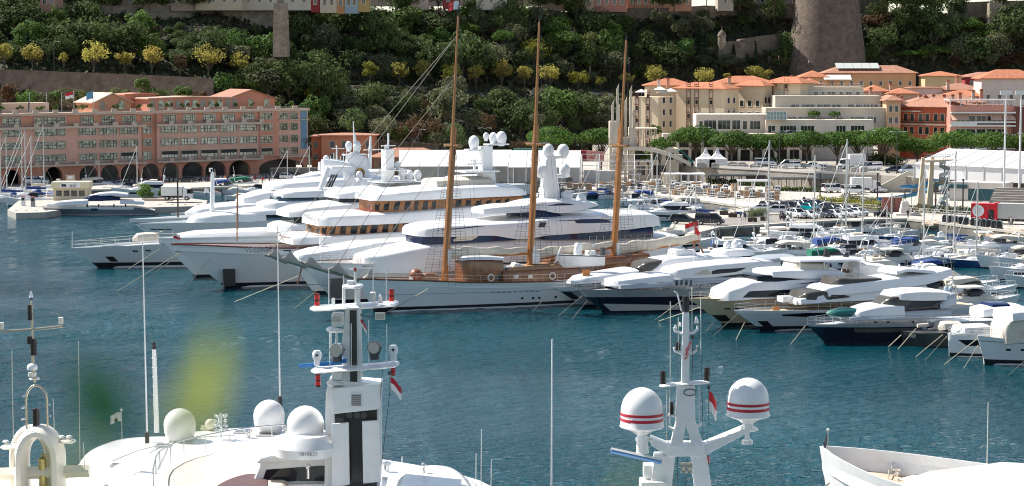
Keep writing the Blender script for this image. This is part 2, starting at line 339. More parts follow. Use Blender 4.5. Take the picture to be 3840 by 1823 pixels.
for i in range(2): proto(('dr',i),*DR,4.5,7,'dry',40+i,trunk=.08,clumps=12,lf=80,q=.4)
for i in range(2): proto(('sh',i),*SH,3.6,7.5,'ever',50+i,trunk=.05,clumps=14,lf=80,q=.5)
rr = random.Random(3); cnt = {}
def plant(key, px, py, sc):
    p = onhill(px,py)
    if p is None: return
    o = TP[key].put(p, rr.uniform(0,6.28), sc=sc); k_ = rr.uniform(.8,1.3); o.scale = (sc*rr.uniform(.85,1.15)/k_**.5, sc*rr.uniform(.85,1.15)/k_**.5, sc*k_)
def rdy(x): r_=hcol(x)[1]; return HZ+(CH-r_[1])*F/r_[0]
y = 40
while y < 520:
    x = -60 + rr.uniform(0,50)
    while x < 3900:
        py = y + rr.uniform(-14,14)
        lim = 385 if x < 1165 else (560 if x < 1700 else (540 if x < 2330 else (330 if x<2420 else 300-(x>2990)*40)))
        ok = py < lim and not (2960<x<3240 and py<200) and not (400<x<1100 and py<(235 if x>560 else 150)) and not (x>1300 and rdy(x)-8<py<rdy(x)+62) and not (x<820 and py>243+x*.042) and not (2700<x<2960 and 165<py<225) and not(2250<x<2740 and py<128) and not (2690<x<2990 and 140<py<262)
        if ok:
            u = rr.random()
            if x < 1300: k = 'ev' if u<.72 else ('ol' if u<.82 else ('br' if u<.90 else 'sh'))
            elif x < 2900: k = 'ev' if u<.38 else ('ol' if u<.68 else ('br' if u<.78 else ('dr' if u<.87 else 'sh')))
            else: k = 'ev' if u<.5 else ('ol' if u<.72 else ('dr' if u<.88 else 'br'))
            n_ = {'ev':4,'ol':3,'br':3,'dr':2,'sh':2}[k]
            plant((k,rr.randrange(n_)), x, py, rr.choice((.55,.7,.8,.9,1,1.15,1.4)))
        x += rr.uniform(66,128)
    y += 38
# undergrowth over the whole slope
ub = MB(); ru = random.Random(5)
for _ in range(12000):
    p = onhill(ru.uniform(-40,3880), ru.uniform(20,570))
    if p is None: continue
    for _ in range(3):
        c = p+Vector((ru.uniform(-1,1),ru.uniform(-1,1),ru.uniform(0,.8))); s = ru.uniform(.4,1.0)
        a = Vector((ru.gauss(0,1),ru.gauss(0,1),ru.gauss(0,.6))).normalized()*s; b = Vector((ru.gauss(0,1),ru.gauss(0,1),ru.gauss(0,1)))
        b = (b-b.project(a)).normalized()*s; ub.add([c-a,c+b,c+a,c-b],[(0,1,2,3)])
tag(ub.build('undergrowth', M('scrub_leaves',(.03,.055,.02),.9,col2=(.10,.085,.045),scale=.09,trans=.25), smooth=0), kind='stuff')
# special trees
def special(px, base, top, wpx, kind, seed, name, label, **k):
    p = onhill(px, base); s = S(p.y); k.setdefault('trunk', .2)
    t = tree(name, label, 'tree', None, (base-top)/s, wpx/s, kind, seed, **k); t.location = p; return t
special(2125,225,108,135,'pine',61,'stone_pine','large bright green pine behind the middle schooner mast top',shape='umbrella',clumps=26,lf=90,q=.5,trunk=.3,cr=.3)
special(2300,190,97,85,'pine',62,'stone_pine','smaller bright green pine right of the tall eucalyptus',shape='umbrella',clumps=18,lf=80,q=.5,trunk=.3,cr=.32)
special(2212,275,106,110,'euc',63,'eucalyptus_tree','tall airy yellow green eucalyptus with pale forked limbs',clumps=22,lf=70,q=.5,trunk=.28,bk=palebark,cr=.26)
special(2640,268,118,90,'cedar',64,'cedar_tree','dark layered cedar left of the stone fort wall',shape='cedar',clumps=22,lf=60,q=.5,trunk=.08)
special(2833,240,146,16,'cedar',65,'cypress_tree','slim dark cypress in front of the sloping fort wall',shape='column',clumps=9,lf=70,q=.35,trunk=.03)
special(1366,120,40,95,'bright',66,'pepper_tree','bright green drooping tree under the coloured houses',clumps=14,lf=80,q=.5)
special(1180,410,302,85,'yg',67,'leafy_tree','tall pale green tree just right of the long terracotta building',clumps=18,lf=80,q=.5)
special(1262,455,372,95,'olive',68,'olive_tree','round grey green tree above the small orange house',clumps=16,lf=80,q=.5)
special(855,195,108,165,'bright',69,'leafy_tree','wide flat topped green tree under the long rampart',clumps=24,lf=80,q=.5,sq=.5)
special(845,350,275,110,'bright',70,'leafy_tree','bright green tree above the terracotta pavilion roof',clumps=16,lf=80,q=.5)
special(945,350,290,130,'bright',71,'leafy_tree','bright green spreading tree behind the right end of the terracotta building',clumps=18,lf=80,q=.5)
special(2000,250,135,130,'yg',72,'leafy_tree','broad yellowish tree left of the middle mast',clumps=18,lf=70,q=.5)
special(1860,140,60,120,'ever',73,'evergreen_tree','big round evergreen right of the tallest mast head',clumps=20,lf=80,q=.5)
special(2160,75,15,75,'olive',74,'evergreen_tree','ball shaped tree below the pink old town houses',clumps=16,lf=80,q=.45)
special(2860,95,20,110,'olive',75,'evergreen_tree','rounded brown green tree left of the great bastion',clumps=16,lf=80,q=.5)
YL = [(20,155,85),(128,162,95),(245,190,40),(358,140,135),(473,187,75),(574,164,95),(680,192,62),(786,164,132),(902,186,72),(1390,222,70),(1500,226,78),(1583,214,74),(1690,236,92),(1785,230,74),(1882,214,82),(1966,236,70),(2064,238,92),(2168,262,85),(2250,276,48),(2352,262,60),(2452,238,96),(2640,250,96),(2727,262,36),(2825,236,78),(2872,250,60)]
LEFT = {0:'leftmost yellow plane tree of the terrace road, at the photo edge',3:'largest yellow plane tree on the left terrace road',2:'tiny slim yellow plane tree beside the road lamp',6:'half bare brownish plane tree on the left terrace road',1:'yellow plane tree left of the tall road lamp',4:'small yellow plane tree right of the largest one',5:'yellow plane tree left of the half bare one',7:'broad yellow plane tree right of the half bare one',8:'small yellow plane tree at the right end of the left terrace wall'}
for i,(px,top,wd) in enumerate(YL):
    f_,r_,t_ = hcol(px); D = r_[0]+1.5; z = r_[1]; X = (px-1920)/F*D; tz = CH-(top-HZ)*D/F; hh = max(3, tz-z)
    lab = LEFT.get(i) or 'yellow plane tree, %s from the left beyond the dark slope' % ORD[i-8]
    kd = 'yg' if i in (12,17,9) else 'yellow'
    t = tree('plane_tree', lab, 'tree', 'yellow plane trees along the hill road', hh, wd*D/F, 'dry' if i==6 else kd, 80+i, trunk=.30, clumps=24 if wd>60 else 12, lf=42, q=.46, gap=.55 if i==6 else 1, cr=.27, sq=.85)
    t.location = (X, D, z)
# ---------------------------------------------------------------- stone walls
stone = M('rough_limestone',(.24,.20,.155),.95,col2=(.46,.39,.31),scale=.6,bump=1,bscale=1.6,brick=.9)
dstone = M('weathered_stone',(.14,.12,.095),.95,col2=(.30,.255,.20),scale=.5,bump=1,bscale=1.6,brick=.9)
def onhill2(px,py):
    while True:
        p = onhill(px,py)
        if p: return p
        py += 6
def wall(label, pts, D0, D1, bot, mat, th=1.5, name='stone_wall', cope=True, cat='wall'):
    """pts: (px, top row) polyline; D0, D1 under 500 are rows where its foot meets the hill at each end"""
    mb = MB(); n = len(pts); T_ = []
    if D0 < 500:
        a, b = onhill2(pts[0][0], D0), onhill2(pts[-1][0], D1); D0, D1, bot = a.y, b.y, min(a.z, b.z) - 5
    for i,(x,y) in enumerate(pts): T_.append(PD(x,y,D0+(D1-D0)*i/max(1,n-1)))
    for a,b in zip(T_[:-1],T_[1:]):
        d=(b-a); d.z=0; d.normalize(); m_=Vector((-d.y,d.x,0))*th
        q=[a,b,b+m_,a+m_]; qb=[Vector((p.x,p.y,bot)) for p in q]
        mb.loft([qb,q])
        if cope:
            e=-m_.normalized()*.18; q2=[a+e,b+e,b+m_,a+m_]; mb.loft([[p+Vector((0,0,.003)) for p in q2],[p+Vector((0,0,.3)) for p in q2]])
    root = mb.build(name, mat, smooth=0); return tag(root, label, cat)
wall('long pale stone rampart below the old town on the left', [(330,28),(480,26),(640,23),(820,21),(1030,18)], 70, 112, 0, stone, 3)
wall('retaining wall of the terrace road above the terracotta building', [(-60,262),(0,264),(300,276),(600,288),(800,298)], 546, 586, 12, M('dark_retaining_wall',(.10,.085,.07),.95,col2=(.2,.17,.14),scale=.4,bump=1,bscale=1.2), 1.2)
wall('low rampart right of the stone buttress', [(1076,24),(1170,28),(1400,36)], 60, 66, 0, dstone, 2)
wall('stone rampart below the pink old town houses', [(2265,34),(2450,34),(2590,30)], 72, 66, 0, dstone, 2)
wall('brighter stone bastion wall under the trees, right of the pink houses', [(2588,28),(2640,24),(2725,26)], 62, 66, 0, stone, 2)
wall('castle wall between palace and great bastion', [(2725,28),(2800,20),(2990,20)], 66, 60, 0, dstone, 3)
wall('small fort wall with a tiny white window', [(2695,160),(2795,158)], 232, 232, 0, dstone, 3)
wall('sloping rampart rising right from the fort wall', [(2775,152),(2860,138),(2965,126)], 226, 190, 0, dstone, 2)
wall('garden wall half hidden left of the cedar', [(2520,172),(2620,176),(2690,176)], 196, 200, 0, dstone, 1)
wall('ramp parapet climbing left below the great bastion', [(2880,214),(2960,228),(3040,247)], 232, 262, 0, dstone, 1)
wall('curtain wall right of the great bastion', [(3215,-40),(3330,-30)], 738, 742, 44, dstone, 3)
wall('old stone wall high behind the trees, right of the bastion', [(3380,8),(3450,4)], 735, 736, 38, dstone, 2)
wall('grey castle wall at the top right corner', [(3560,14),(3720,8),(3900,4)], 738, 742, 40, dstone, 2)
wall('slanting garden wall on the dark middle slope', [(1385,322),(1440,332),(1495,352)], 336, 366, 0, dstone, 1)
wall('short parapet left of the tallest mast', [(1530,327),(1602,330)], 340, 340, 0, stone, .8)
wall('short white parapet behind the middle mast', [(1990,346),(2070,347)], 356, 356, 0, concrete, .8)
wall('short white parapet left of the mizzen mast', [(2218,350),(2265,353)], 361, 361, 0, concrete, .8)
wall('old harbour wall above the tiled roof shed', [(1420,528),(1640,545)], 556, 560, 1, dstone, 1)
mb=MB(); bb=PD(1052,20,603); mb.loft([[(bb.x-2.0,600,31),(bb.x+2.0,600,31),(bb.x+2.0,608,31),(bb.x-2.0,608,31)],[(bb.x-1.7,601,46),(bb.x+1.65,601,46),(bb.x+1.65,607,46),(bb.x-1.7,607,46)]])
mb.box(bb.x-.9,bb.x+.9,602.5,604.5,46,48)
tag(mb.build('stone_buttress',stone,smooth=0),'tall square stone buttress at the right end of the rampart','tower')
mb=MB(); c=PD(3102,0,716); mb.lathe([(13.6,22),(12.8,32),(11.4,42),(10.2,52),(9.6,58)],(c.x,716,0),40)
tag(mb.build('round_bastion',M('bastion_masonry',(.13,.10,.08),.95,col2=(.24,.185,.15),scale=.5,bump=1,bscale=2.2,brick=1.1),smooth=50),'great round battered bastion of brown masonry','tower')
tr_ = thing('sentry_turret','little domed sentry turret at the fort corner','turret',PD(2707,158,688))
mb=MB(); mb.lathe([(.4,-2.2),(1.3,-.6),(1.3,1.9),(1.55,2.0),(1.55,2.2)],n=10); mb.build('turret_body',stone,tr_)
mb=MB(); mb.lathe([(1.4,2.2),(1.1,3.0),(.5,3.6),(.15,3.9),(.06,4.9),(.01,5.2)],n=10); mb.build('dome',dstone,tr_)
tr_ = thing('castle_turret','crenellated stone turret in the top right corner','turret',PD(3735,40,732))
mb=MB(); mb.box(-2.2,2.2,0,4,-8,2.6); mb.build('turret_body',stone,tr_,smooth=0)
mb=MB(); [mb.box(-2.2+k*1.25,-1.5+k*1.25,-.1,.6,2.602,3.3) for k in range(4)]; mb.build('battlement',stone,tr_,smooth=0)
# ---------------------------------------------------------------- buildings
def plaster(name, c, var=.08): return M(name, c, .85, var=var, scale=.35)
winm = M('window_pane',(.02,.026,.03),.08,spec=.9); framem = M('white_frame',(.7,.68,.64),.6)
def building(name, label, A, ang, W, Dp, H, mat, wins=(), cat='building', group=None, roof=None, frame=None, sills=False, shutter=None, pane=None):
    root = thing(name, label, cat, A, ang, group)
    mb = MB(); mb.box(0,W,0,Dp,-1.5,H); mb.build('wall', mat, root, smooth=0)
    for wd in wins:
        u0,u1,z0,z1 = wd[:4]; sd = wd[4] if len(wd)>4 else 'F'
        mb = MB(); mb.box(u0,u1,-.035,.05,z0,z1)
        fb = MB()
        if frame:
            t=.12
            for a in ((u0-t,u1+t,z1,z1+t),(u0-t,u1+t,z0-t,z0),(u0-t,u0,z0,z1),(u1,u1+t,z0,z1)): fb.box(a[0],a[1],-.07,.03,a[2],a[3])
            if u1-u0>1.0:
                nb=max(1,round((u1-u0)/.9))
                for k in range(1,nb): x=u0+(u1-u0)*k/nb; fb.box(x-.03,x+.03,-.06,-.036,z0,z1)
        if shutter:
            for a in ((u0-.55,u0-.02),(u1+.02,u1+.55)): fb.box(a[0],a[1],-.08,.02,z0,z1)
        for b_ in (mb, fb):
            if sd=='L': b_.v=[(y,Dp-x,z) for x,y,z in b_.v]
            elif sd=='R': b_.v=[(W-y,x,z) for x,y,z in b_.v]
        wo = mb.build('window', pane or winm, root, smooth=0)
        if fb.v: fb.build('shutters' if shutter else 'frame', shutter or frame, wo, smooth=0)
    if roof:
        rm, rh, ov = roof; mb = MB(); k=min(W,Dp)*.5+ov
        b4=[(-ov,-ov),(W+ov,-ov),(W+ov,Dp+ov),(-ov,Dp+ov)]
        mb.loft([[(x,y,H+.003) for x,y in b4],[(x,y,H+.18) for x,y in b4]])
        if W>=Dp: r1,r2=(k-ov,Dp/2,H+rh),(W-k+ov,Dp/2,H+rh)
        else: r1,r2=(W/2,k-ov,H+rh),(W/2,Dp-k+ov,H+rh)
        q=[(x,y,H+.185) for x,y in b4]
        if W>=Dp: mb.add(q+[r1,r2],[(0,1,5,4),(1,2,5),(2,3,4,5),(3,0,4)])
        else: mb.add(q+[r1,r2],[(0,1,4),(1,2,5,4),(2,3,5),(3,0,4,5)])
        mb.build('roof', rm, root, smooth=0)
    return root
def grid(W, cols, zs, ww, wh, m=.8):
    return [(m+(W-2*m)*(c+.5)/cols-ww/2, m+(W-2*m)*(c+.5)/cols+ww/2, z, z+wh) for z in zs for c in range(cols)]
tile = M('terracotta_tiles',(.34,.11,.05),.85,col2=(.48,.19,.10),scale=1.2,bump=.6,bscale=3)
tile2 = M('faded_roof_tiles',(.30,.13,.08),.85,col2=(.42,.22,.15),scale=1.2,bump=.6,bscale=3)
TOWN = [ # px0, px1, base row, D, height, colour, label, cols
 (150,212,26,612,9,(.48,.25,.18),'pink old town house between trees at the top left',2),
 (340,600,24,640,10,(.50,.36,.26),'long beige old town house behind the rampart trees',6),
 (640,735,22,640,10,(.40,.30,.22),'shaded brown old town house behind the rampart',3),
 (735,905,20,640,9,(.58,.48,.34),'cream house with a parasol terrace above the rampart',4),
 (905,1165,20,645,9,(.56,.50,.40),'long pale cream house above the buttress',6),
 (1166,1198,28,645,9,(.30,.03,.03),'narrow dark red house in the old town row',1),
 (1200,1262,30,645,9,(.58,.49,.36),'cream house right of the narrow red one',2),
 (1263,1292,33,645,9,(.50,.24,.10),'narrow orange house in the old town row',1),
 (1293,1343,32,645,9,(.30,.38,.44),'pale blue house in the old town row',2),
 (1344,1382,26,645,9,(.48,.33,.12),'ochre house at the end of the coloured row',1),
 (1540,1606,20,680,9,(.52,.40,.32),'pinkish old town house right of the coloured row',2),
 (1660,1702,16,685,9,(.30,.06,.05),'small red house behind the flag of the mast',1),
 (1785,1900,20,690,9,(.55,.50,.42),'white house with dark balconies at the top centre',3),
 (2030,2225,24,712,9,(.55,.38,.27),'peach old town house with teal shutters',6),
 (2226,2352,28,712,10,(.45,.20,.15),'deep pink old town house',4),
 (2353,2592,26,722,9,(.58,.30,.20),'long salmon house behind the dark pines',9),
 (-60,420,16,690,12,(.42,.33,.25),'shaded beige row of houses behind the trees, far left',10),
 (420,1240,8,700,13,(.46,.36,.27),'tall beige back row behind the old town on the left',16),
 (1360,2050,6,745,13,(.44,.33,.25),'long rosy back row of old town roofs behind the mast heads',14),
 (2040,2560,0,770,13,(.50,.30,.21),'salmon back row behind the pink houses',10),
 (2692,2750,24,716,10,(.40,.35,.29),'pale stone palace corner tower',1),
 (2751,2995,20,730,11,(.24,.21,.18),'grey stone palace wing left of the great bastion',8),
]
for i,(a,b,yb,D,hh,c,lab,n_) in enumerate(TOWN):
    A=PD(a,yb,D); W=(b-a)*D/F
    building('old_town_house',lab,A,0,W,9,hh,plaster('town_plaster_%d'%i,c),grid(W,n_,(.9,4.2),1.0,1.7,.4),cat='house',frame=framem if i not in(17,) else None, group='old town houses on the rock')
p=PD(2720,24,712)
for (px,yb,sd,wd) in ((1250,20,1,90),(1470,40,2,110),(2460,28,3,90),(2530,28,4,80),(2380,30,5,80),(2650,24,6,70),(250,40,7,120),(420,24,8,130),(560,24,9,90),(60,22,10,120),(1740,20,11,110),(3330,40,12,150),(3500,35,13,170),(1960,20,14,100)):
    D=hcol(px)[2][0]-12; A=PD(px,yb,D)
    t=tree('evergreen_tree','dark tree standing among the old town houses','tree','dark trees among the old town houses',7.5,wd*D/F,'ever',200+sd,trunk=.3,clumps=16,lf=70,q=.5); t.location=A

for i,(px,base,top,wd,kd) in enumerate(((30,400,300,90,'dry'),(110,405,330,100,'bright'),(180,400,345,90,'olive'),(215,390,330,60,'bright'),(265,400,325,100,'olive'),(330,410,330,90,'ever'),(395,410,345,60,'olive'),(445,400,325,110,'ever'),(545,395,275,70,'bright'),(590,400,320,110,'ever'),(690,395,318,90,'bright'),(740,395,335,80,'dry'),(1010,470,330,150,'ever'),(1080,480,390,120,'ever'),(1190,520,420,110,'ever'),(1330,500,400,120,'ever'),(1440,510,430,110,'olive'),(1540,530,450,120,'dry'),(1600,540,470,80,'ever'),(1620,540,440,110,'dry'),(1700,550,455,130,'ever'),(1500,540,470,90,'bright'))):
    D=541+(px>900)*15; z=CH-(base-HZ)*D/F
    t=tree('wall_shrub','leafy shrub growing against the foot of the hill wall','shrub','shrubs at the foot of the hill wall',(base-top)*D/F,wd*D/F,kd,300+i,trunk=.05,clumps=14,lf=75,q=.5); t.location=((px-1920)/F*D,D,z)

for i in range(34):
    px=rr.uniform(3560,3880); py=rr.uniform(90,270); plant(('dr',i%2) if i%3 else ('ol',i%3),px,py,rr.uniform(.6,1.1))
for i in range(85):
    px=rr.uniform(420,1090); py=rr.uniform(120,235) if px>560 else rr.uniform(60,150); plant(('sh',i%2) if i%3 else ('ev',i%4),px,py,rr.uniform(.3,.3+(py-60)/500))
for i in range(22):
    px=rr.uniform(2260,2740); plant(('sh',i%2) if i%2 else ('ol',i%3),px,rr.uniform(85,130),rr.uniform(.4,.7))
for i in range(34):
    px=rr.uniform(20,3820); D=hcol(px)[2][0]-6-rr.uniform(0,6); p=PD(px,30,D)
    if 2940<px<3260 or 2600<px<2760 or 1150<px<1400: continue
    TP[('ev',i%4)].put(p,rr.uniform(0,6),sc=rr.uniform(.7,1.05))

proto(('cy',0),'cypress_tree','slim dark cypress standing on the steep hillside','tree','cypresses on the hillside',9,2.2,'cedar',90,trunk=.04,shape='column',clumps=9,lf=70,q=.4)
proto(('pi',0),'stone_pine','bright green flat crowned pine on the steep hillside','tree','stone pines on the hillside',8,9,'pine',91,trunk=.35,shape='umbrella',clumps=22,lf=90,q=.5,cr=.32)
for i in range(16): plant(('cy',0),rr.choice((rr.uniform(1150,2300),rr.uniform(2350,2900),rr.uniform(100,900))),rr.uniform(110,300),rr.uniform(.6,1.1))
for i in range(16): plant(('pi',0),rr.choice((rr.uniform(1400,2350),rr.uniform(1400,2350),rr.uniform(3300,3700))),rr.uniform(120,250),rr.uniform(.7,1.1))

for px in range(2925,3275,34): plant(('ev',px%4),px,rr.uniform(225,262),rr.uniform(.6,1.0))
for px,py,c in ((1012,196,.6),(1040,188,.5),(1066,186,.5),(1092,190,.7),(980,210,.7)): plant(('ev',px%4),px,py,c)
# ================================================================ HARBOUR BUILDINGS
# ---- long terracotta building on the left
pinkw = M('pink_render',(.60,.355,.275),.85,var=.08,scale=.25); redw = M('deep_terracotta_render',(.54,.245,.165),.85,var=.09,scale=.25); trim = M('beige_stone_trim',(.50,.40,.32),.8,var=.07,scale=.5)
A = P(-60,697,QZ); KA = math.atan(.764); LW = 87.6
def fu(px):                                  # photo column on the facade to metres along it
    k=(px-1920)/F; return (k*A.y-A.x)/(cos(KA)-k*sin(KA))
def fz(y,px):
    D=A.y+fu(px)*sin(KA); return CH-(y-HZ)*D/F-QZ
tb_ = thing('terracotta_building','long pink and terracotta harbour building with arcades and rows of grid windows','building',A,KA)
zc = dict(top=16.2, c2=13.3, bal=4.0)
xs_rec0, xs_rec1, xs_r = fu(533), fu(592), fu(974)
mb=MB(); H0=16.0
# arcade wall pierced by arches
arches=[(fu(a),fu(b)) for a,b in ((20,75),(170,235),(300,368),(380,448),(455,525),(535,600),(610,672),(685,765),(772,850),(862,940))]
mb.box(-14,xs_rec0,.35,20,bal_:=4.6,H0); mb.box(xs_rec0,xs_rec1,1.2,20,4.6,H0); mb.box(xs_rec1,xs_r,.35,20,4.6,H0); mb.box(xs_r,LW,0,20,4.6,H0)
mb.box(-14,LW,6,20,-.5,4.598)
mb.build('wall',pinkw,tb_,smooth=0)
mb=MB(); mb.box(xs_rec0+.003,xs_rec1-.003,1.15,1.19,4.7,H0-.1); mb.box(xs_r,fu(1043),-.06,-.01,4.7,H0-.1); mb.box(-14,xs_rec0,.28,.33,13.4,H0); mb.box(xs_rec1,xs_r-.01,.28,.33,13.4,H0); mb.build('terracotta_panel',redw,tb_,smooth=0)
mb=MB(); prev=-14.0
for a,b in arches+[(LW-14.2,LW-1)]:
    mb.box(prev,a,.4,1.4,-.5,4.597); prev=b
    n=10; pts=[((a+b)/2-(b-a)/2*cos(pi*k/n), 1.6+min(2.2,(b-a)/2)*sin(pi*k/n)) for k in range(n+1)]
    prof=[(a,4.597)]+pts[0:]+[(b,4.597)]
    for k in range(n):
        (x0,z0),(x1,z1)=pts[k],pts[k+1]; mb.add([(x0,.4,z0),(x1,.4,z1),(x1,.4,4.597),(x0,.4,4.597),(x0,1.4,z0),(x1,1.4,z1)],[(0,1,2,3),(0,4,5,1)])
mb.box(prev,LW,.4,1.4,-.5,4.597); mb.build('arcade',redw,tb_,smooth=0)
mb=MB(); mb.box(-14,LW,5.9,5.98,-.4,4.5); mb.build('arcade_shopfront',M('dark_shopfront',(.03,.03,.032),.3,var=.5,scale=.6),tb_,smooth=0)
winmir = M('grid_window_glass',(.30,.33,.31),.10,.85,col2=(.05,.06,.055),scale=1.1,bump=.5,bscale=1.2)
darkf = M('dark_window_bars',(.045,.035,.03),.6)
def gridwin(u0,u1,z0,z1,y,nb,dark=False,nh=2):
    mb=MB(); mb.box(u0,u1,y-.05,y+.05,z0,z1); wo=mb.build('window',winmir,tb_,smooth=0); fb=MB(); t=.1
    for k in range(nb+1): x=u0+(u1-u0)*k/nb; fb.box(x-.045,x+.045,y-.1,y-.053,z0,z1)
    for k in range(nh+1): z=z0+(z1-z0)*k/nh; fb.box(u0+.05,u1-.05,y-.098,y-.055,z-.04,z+.04)
    fb.build('frame',darkf,wo,smooth=0)
    sb=MB()
    for a in ((u0-.22,u1+.22,z1+.05,z1+.25),(u0-.22,u1+.22,z0-.25,z0-.05),(u0-.24,u0-.05,z0-.04,z1+.04),(u1+.05,u1+.24,z0-.04,z1+.04)): sb.box(a[0],a[1],y-.14,y-.055,a[2],a[3])
    sb.build('surround',trim,wo,smooth=0)
    if dark: b=MB(); b.box(u0+.05,u1-.05,y-.16,y-.12,z0+(z1-z0)*.52,z1-.04); b.build('blind',M('black_blind',(.012,.012,.014),.6),wo,smooth=0)
ROWS=[(13.9,15.4),(11.15,12.7),(8.1,9.65),(5.1,6.6)]
WC=[(14,80,3),(134,160,1),(166,214,3),(219,246,1),(300,362,5),(378,440,5),(456,518,5),(546,574,2),(608,669,5),(682,742,5),(757,817,5),(830,890,5),(902,964,5),(979,1020,3),(1051,1077,2),(1090,1115,2)]
for ri,(z0,z1) in enumerate(ROWS):
    for (a,b,nb) in WC:
        y = 1.15 if 540<a<580 else (-.06 if a>970 else .3); m_=0
        if ri==0 and nb==5: m_=(fu(b)-fu(a))*.14
        zz0,zz1=z0,z1
        if 540<a<580 and ri==3: zz0-=.9
        gridwin(fu(a)+m_,fu(b)-m_,zz0,zz1,y if not(ri==0 and a<970 and not 540<a<580) else .25,nb,dark=(ri==3 and (a in (456,) or 600<a<1000)))
mb=MB()
for (a,b) in ((-14,xs_rec0+.6),(xs_rec1-.6,xs_r+.4)): mb.box(a,b,-1.0,.27,12.75,13.3); mb.box(a,b,-1.2,.25,3.9,4.35)
mb.box(-14,LW+.3,-.5,.6,15.9,16.5); mb.box(fu(1043),LW-.05,-.9,-.06,4.2,4.6); mb.box(fu(1043),LW-.05,-.7,-.06,13.5,13.75)
mb.build('cornice',trim,tb_,smooth=0)
u=-13
while u<LW-1:
    bx=[(u,u+1.4,-.5,-.1,16.503,17.2)]
    if u<xs_r and not (xs_rec0+.6<u<xs_rec1-1.5): bx+=[(u,u+1.3,-1.0,-.6,13.303,14.0),(u,u+1.0,-1.2,-.85,4.353,5.0)]
    for b_ in bx: mb=MB(); mb.box(*b_); mb.build('parapet_pier',trim,tb_,smooth=0)
    u+=5.05
mb=MB()
for (a,b) in ((-14,xs_rec0+.5),(xs_rec1-.5,xs_r+.3)):
    for z in (13.5,13.8): mb.box(a,b,-.85,-.8,z,z+.06)
    for z in (4.5,4.72,4.95): mb.box(a,b,-1.05,-1.0,z,z+.07)
for z in (16.75,17.05): mb.box(-14,LW,-.35,-.3,z,z+.06)
mb.build('railing',grey,tb_,smooth=0)
mb=MB(); mb.box(fu(1128),LW-.3,-.07,-.02,6.2,16.0); bn=mb.build('banner',M('blue_banner',(.10,.22,.36),.7,col2=(.16,.27,.36),scale=.3),tb_,smooth=0)
mb=MB()
for k in range(7):
    a=-1.2+k*.4; mb.add([((fu(1128)+LW)/2+.1,-.1,7.2),((fu(1128)+LW)/2+1.4*sin(a),-.1,8.2+.9*cos(a)),((fu(1128)+LW)/2+1.3*sin(a)+.25,-.1,8.0+.8*cos(a))],[(0,1,2)])
mb.box((fu(1128)+LW)/2,(fu(1128)+LW)/2+.2,-.11,-.08,6.3,7.3); mb.build('palm_motif',darkf,bn,smooth=0)
# roof pavilions and terrace
def pav(label,px0,px1,zt,y0,y1,mat,slope,rm,nw=0):
    a,b=fu(px0),fu(px1); mb=MB(); n=8
    prof=[(a,0)]+[(a+(b-a)*k/n, zt+slope*(1-abs(2*k/n-1))) for k in range(n+1)]+[(b,0)]
    mb.slab([(x,16.3+z) for x,z in prof],y0,y1); o=mb.build('roof_pavilion',mat,tb_,smooth=0)
    r=MB(); r.loft([[(x,y0-.6,16.303+z),(x,y1+.3,16.303+z),(x,y1+.3,16.55+z),(x,y0-.6,16.55+z)] for x,z in [(a-.5,zt-.1)]+prof[1:-1]+[(b+.5,zt-.1)]]); r.build('roof',rm,o,smooth=0)
    for k in range(nw):
        x=a+(b-a)*(k+.5)/nw; w_=MB(); w_.lathe([(.001,0),(.001,0)],n=3) if 0 else None
        h=.8; w_=MB(); pts=[(x-h,16.9),(x+h,16.9),(x+h,18.4)]+[(x+h*cos(t),18.4+.6*sin(t)) for t in (.5,1.0,1.57,2.1,2.6)]+[(x-h,18.4)]
        w_.slab(pts,y0-.05,y0+.05); w_.build('arched_window',winmir if k%3 else M('shop_window',(.25,.24,.2),.3),o,smooth=0)
peach=M('peach_render',(.52,.27,.16),.85,var=.06)
pav('',385,530,2.2,5,14,peach,2.2,trim,2); pav('',592,905,3.0,4.5,12,redw,.3,M('pink_coping',(.55,.36,.28),.8),10); pav('',560,675,3.9,12.2,18,redw,.2,redw,0); pav('',895,1078,2.6,6,16,redw,2.2,tile2,3); pav('',-60,50,3.2,6,14,M('olive_roof_hut',(.16,.17,.11),.8),.1,dgrey,0)
mb=MB(); mb.box(fu(60),fu(270),12,16,16.3,18.6); mb.build('terrace_wall',M('cream_render',(.55,.47,.36),.8,var=.05),tb_,smooth=0)
for i,(px,zz,wd) in enumerate(((20,16.5,1.1),(90,16.5,1.4),(165,16.5,1.5),(225,16.5,1.2),(300,16.5,1.2),(325,16.5,2.4),(450,16.5,1.6),(535,16.5,1.8),(580,16.5,1.4),(640,16.5,1.0),(700,16.5,1.2),(760,16.5,1.0),(830,16.5,1.2),(900,16.5,1.0),(960,16.5,1.3),(1110,16.5,1.5))):
    t=tree('terrace_plant','clipped round green plant in a pot on the roof terrace','plant','potted plants on the roof terrace',1.9,wd*1.3,'ever' if i%3 else 'bright',400+i,trunk=.3,clumps=6,lf=45,q=.28)
    t.location=(A.x+fu(px)*cos(KA)-2*-sin(KA)*-1, A.y+fu(px)*sin(KA)+2*cos(KA), QZ+zz)
monaco=(red,M('flag_white',(.78,.78,.76),.8))
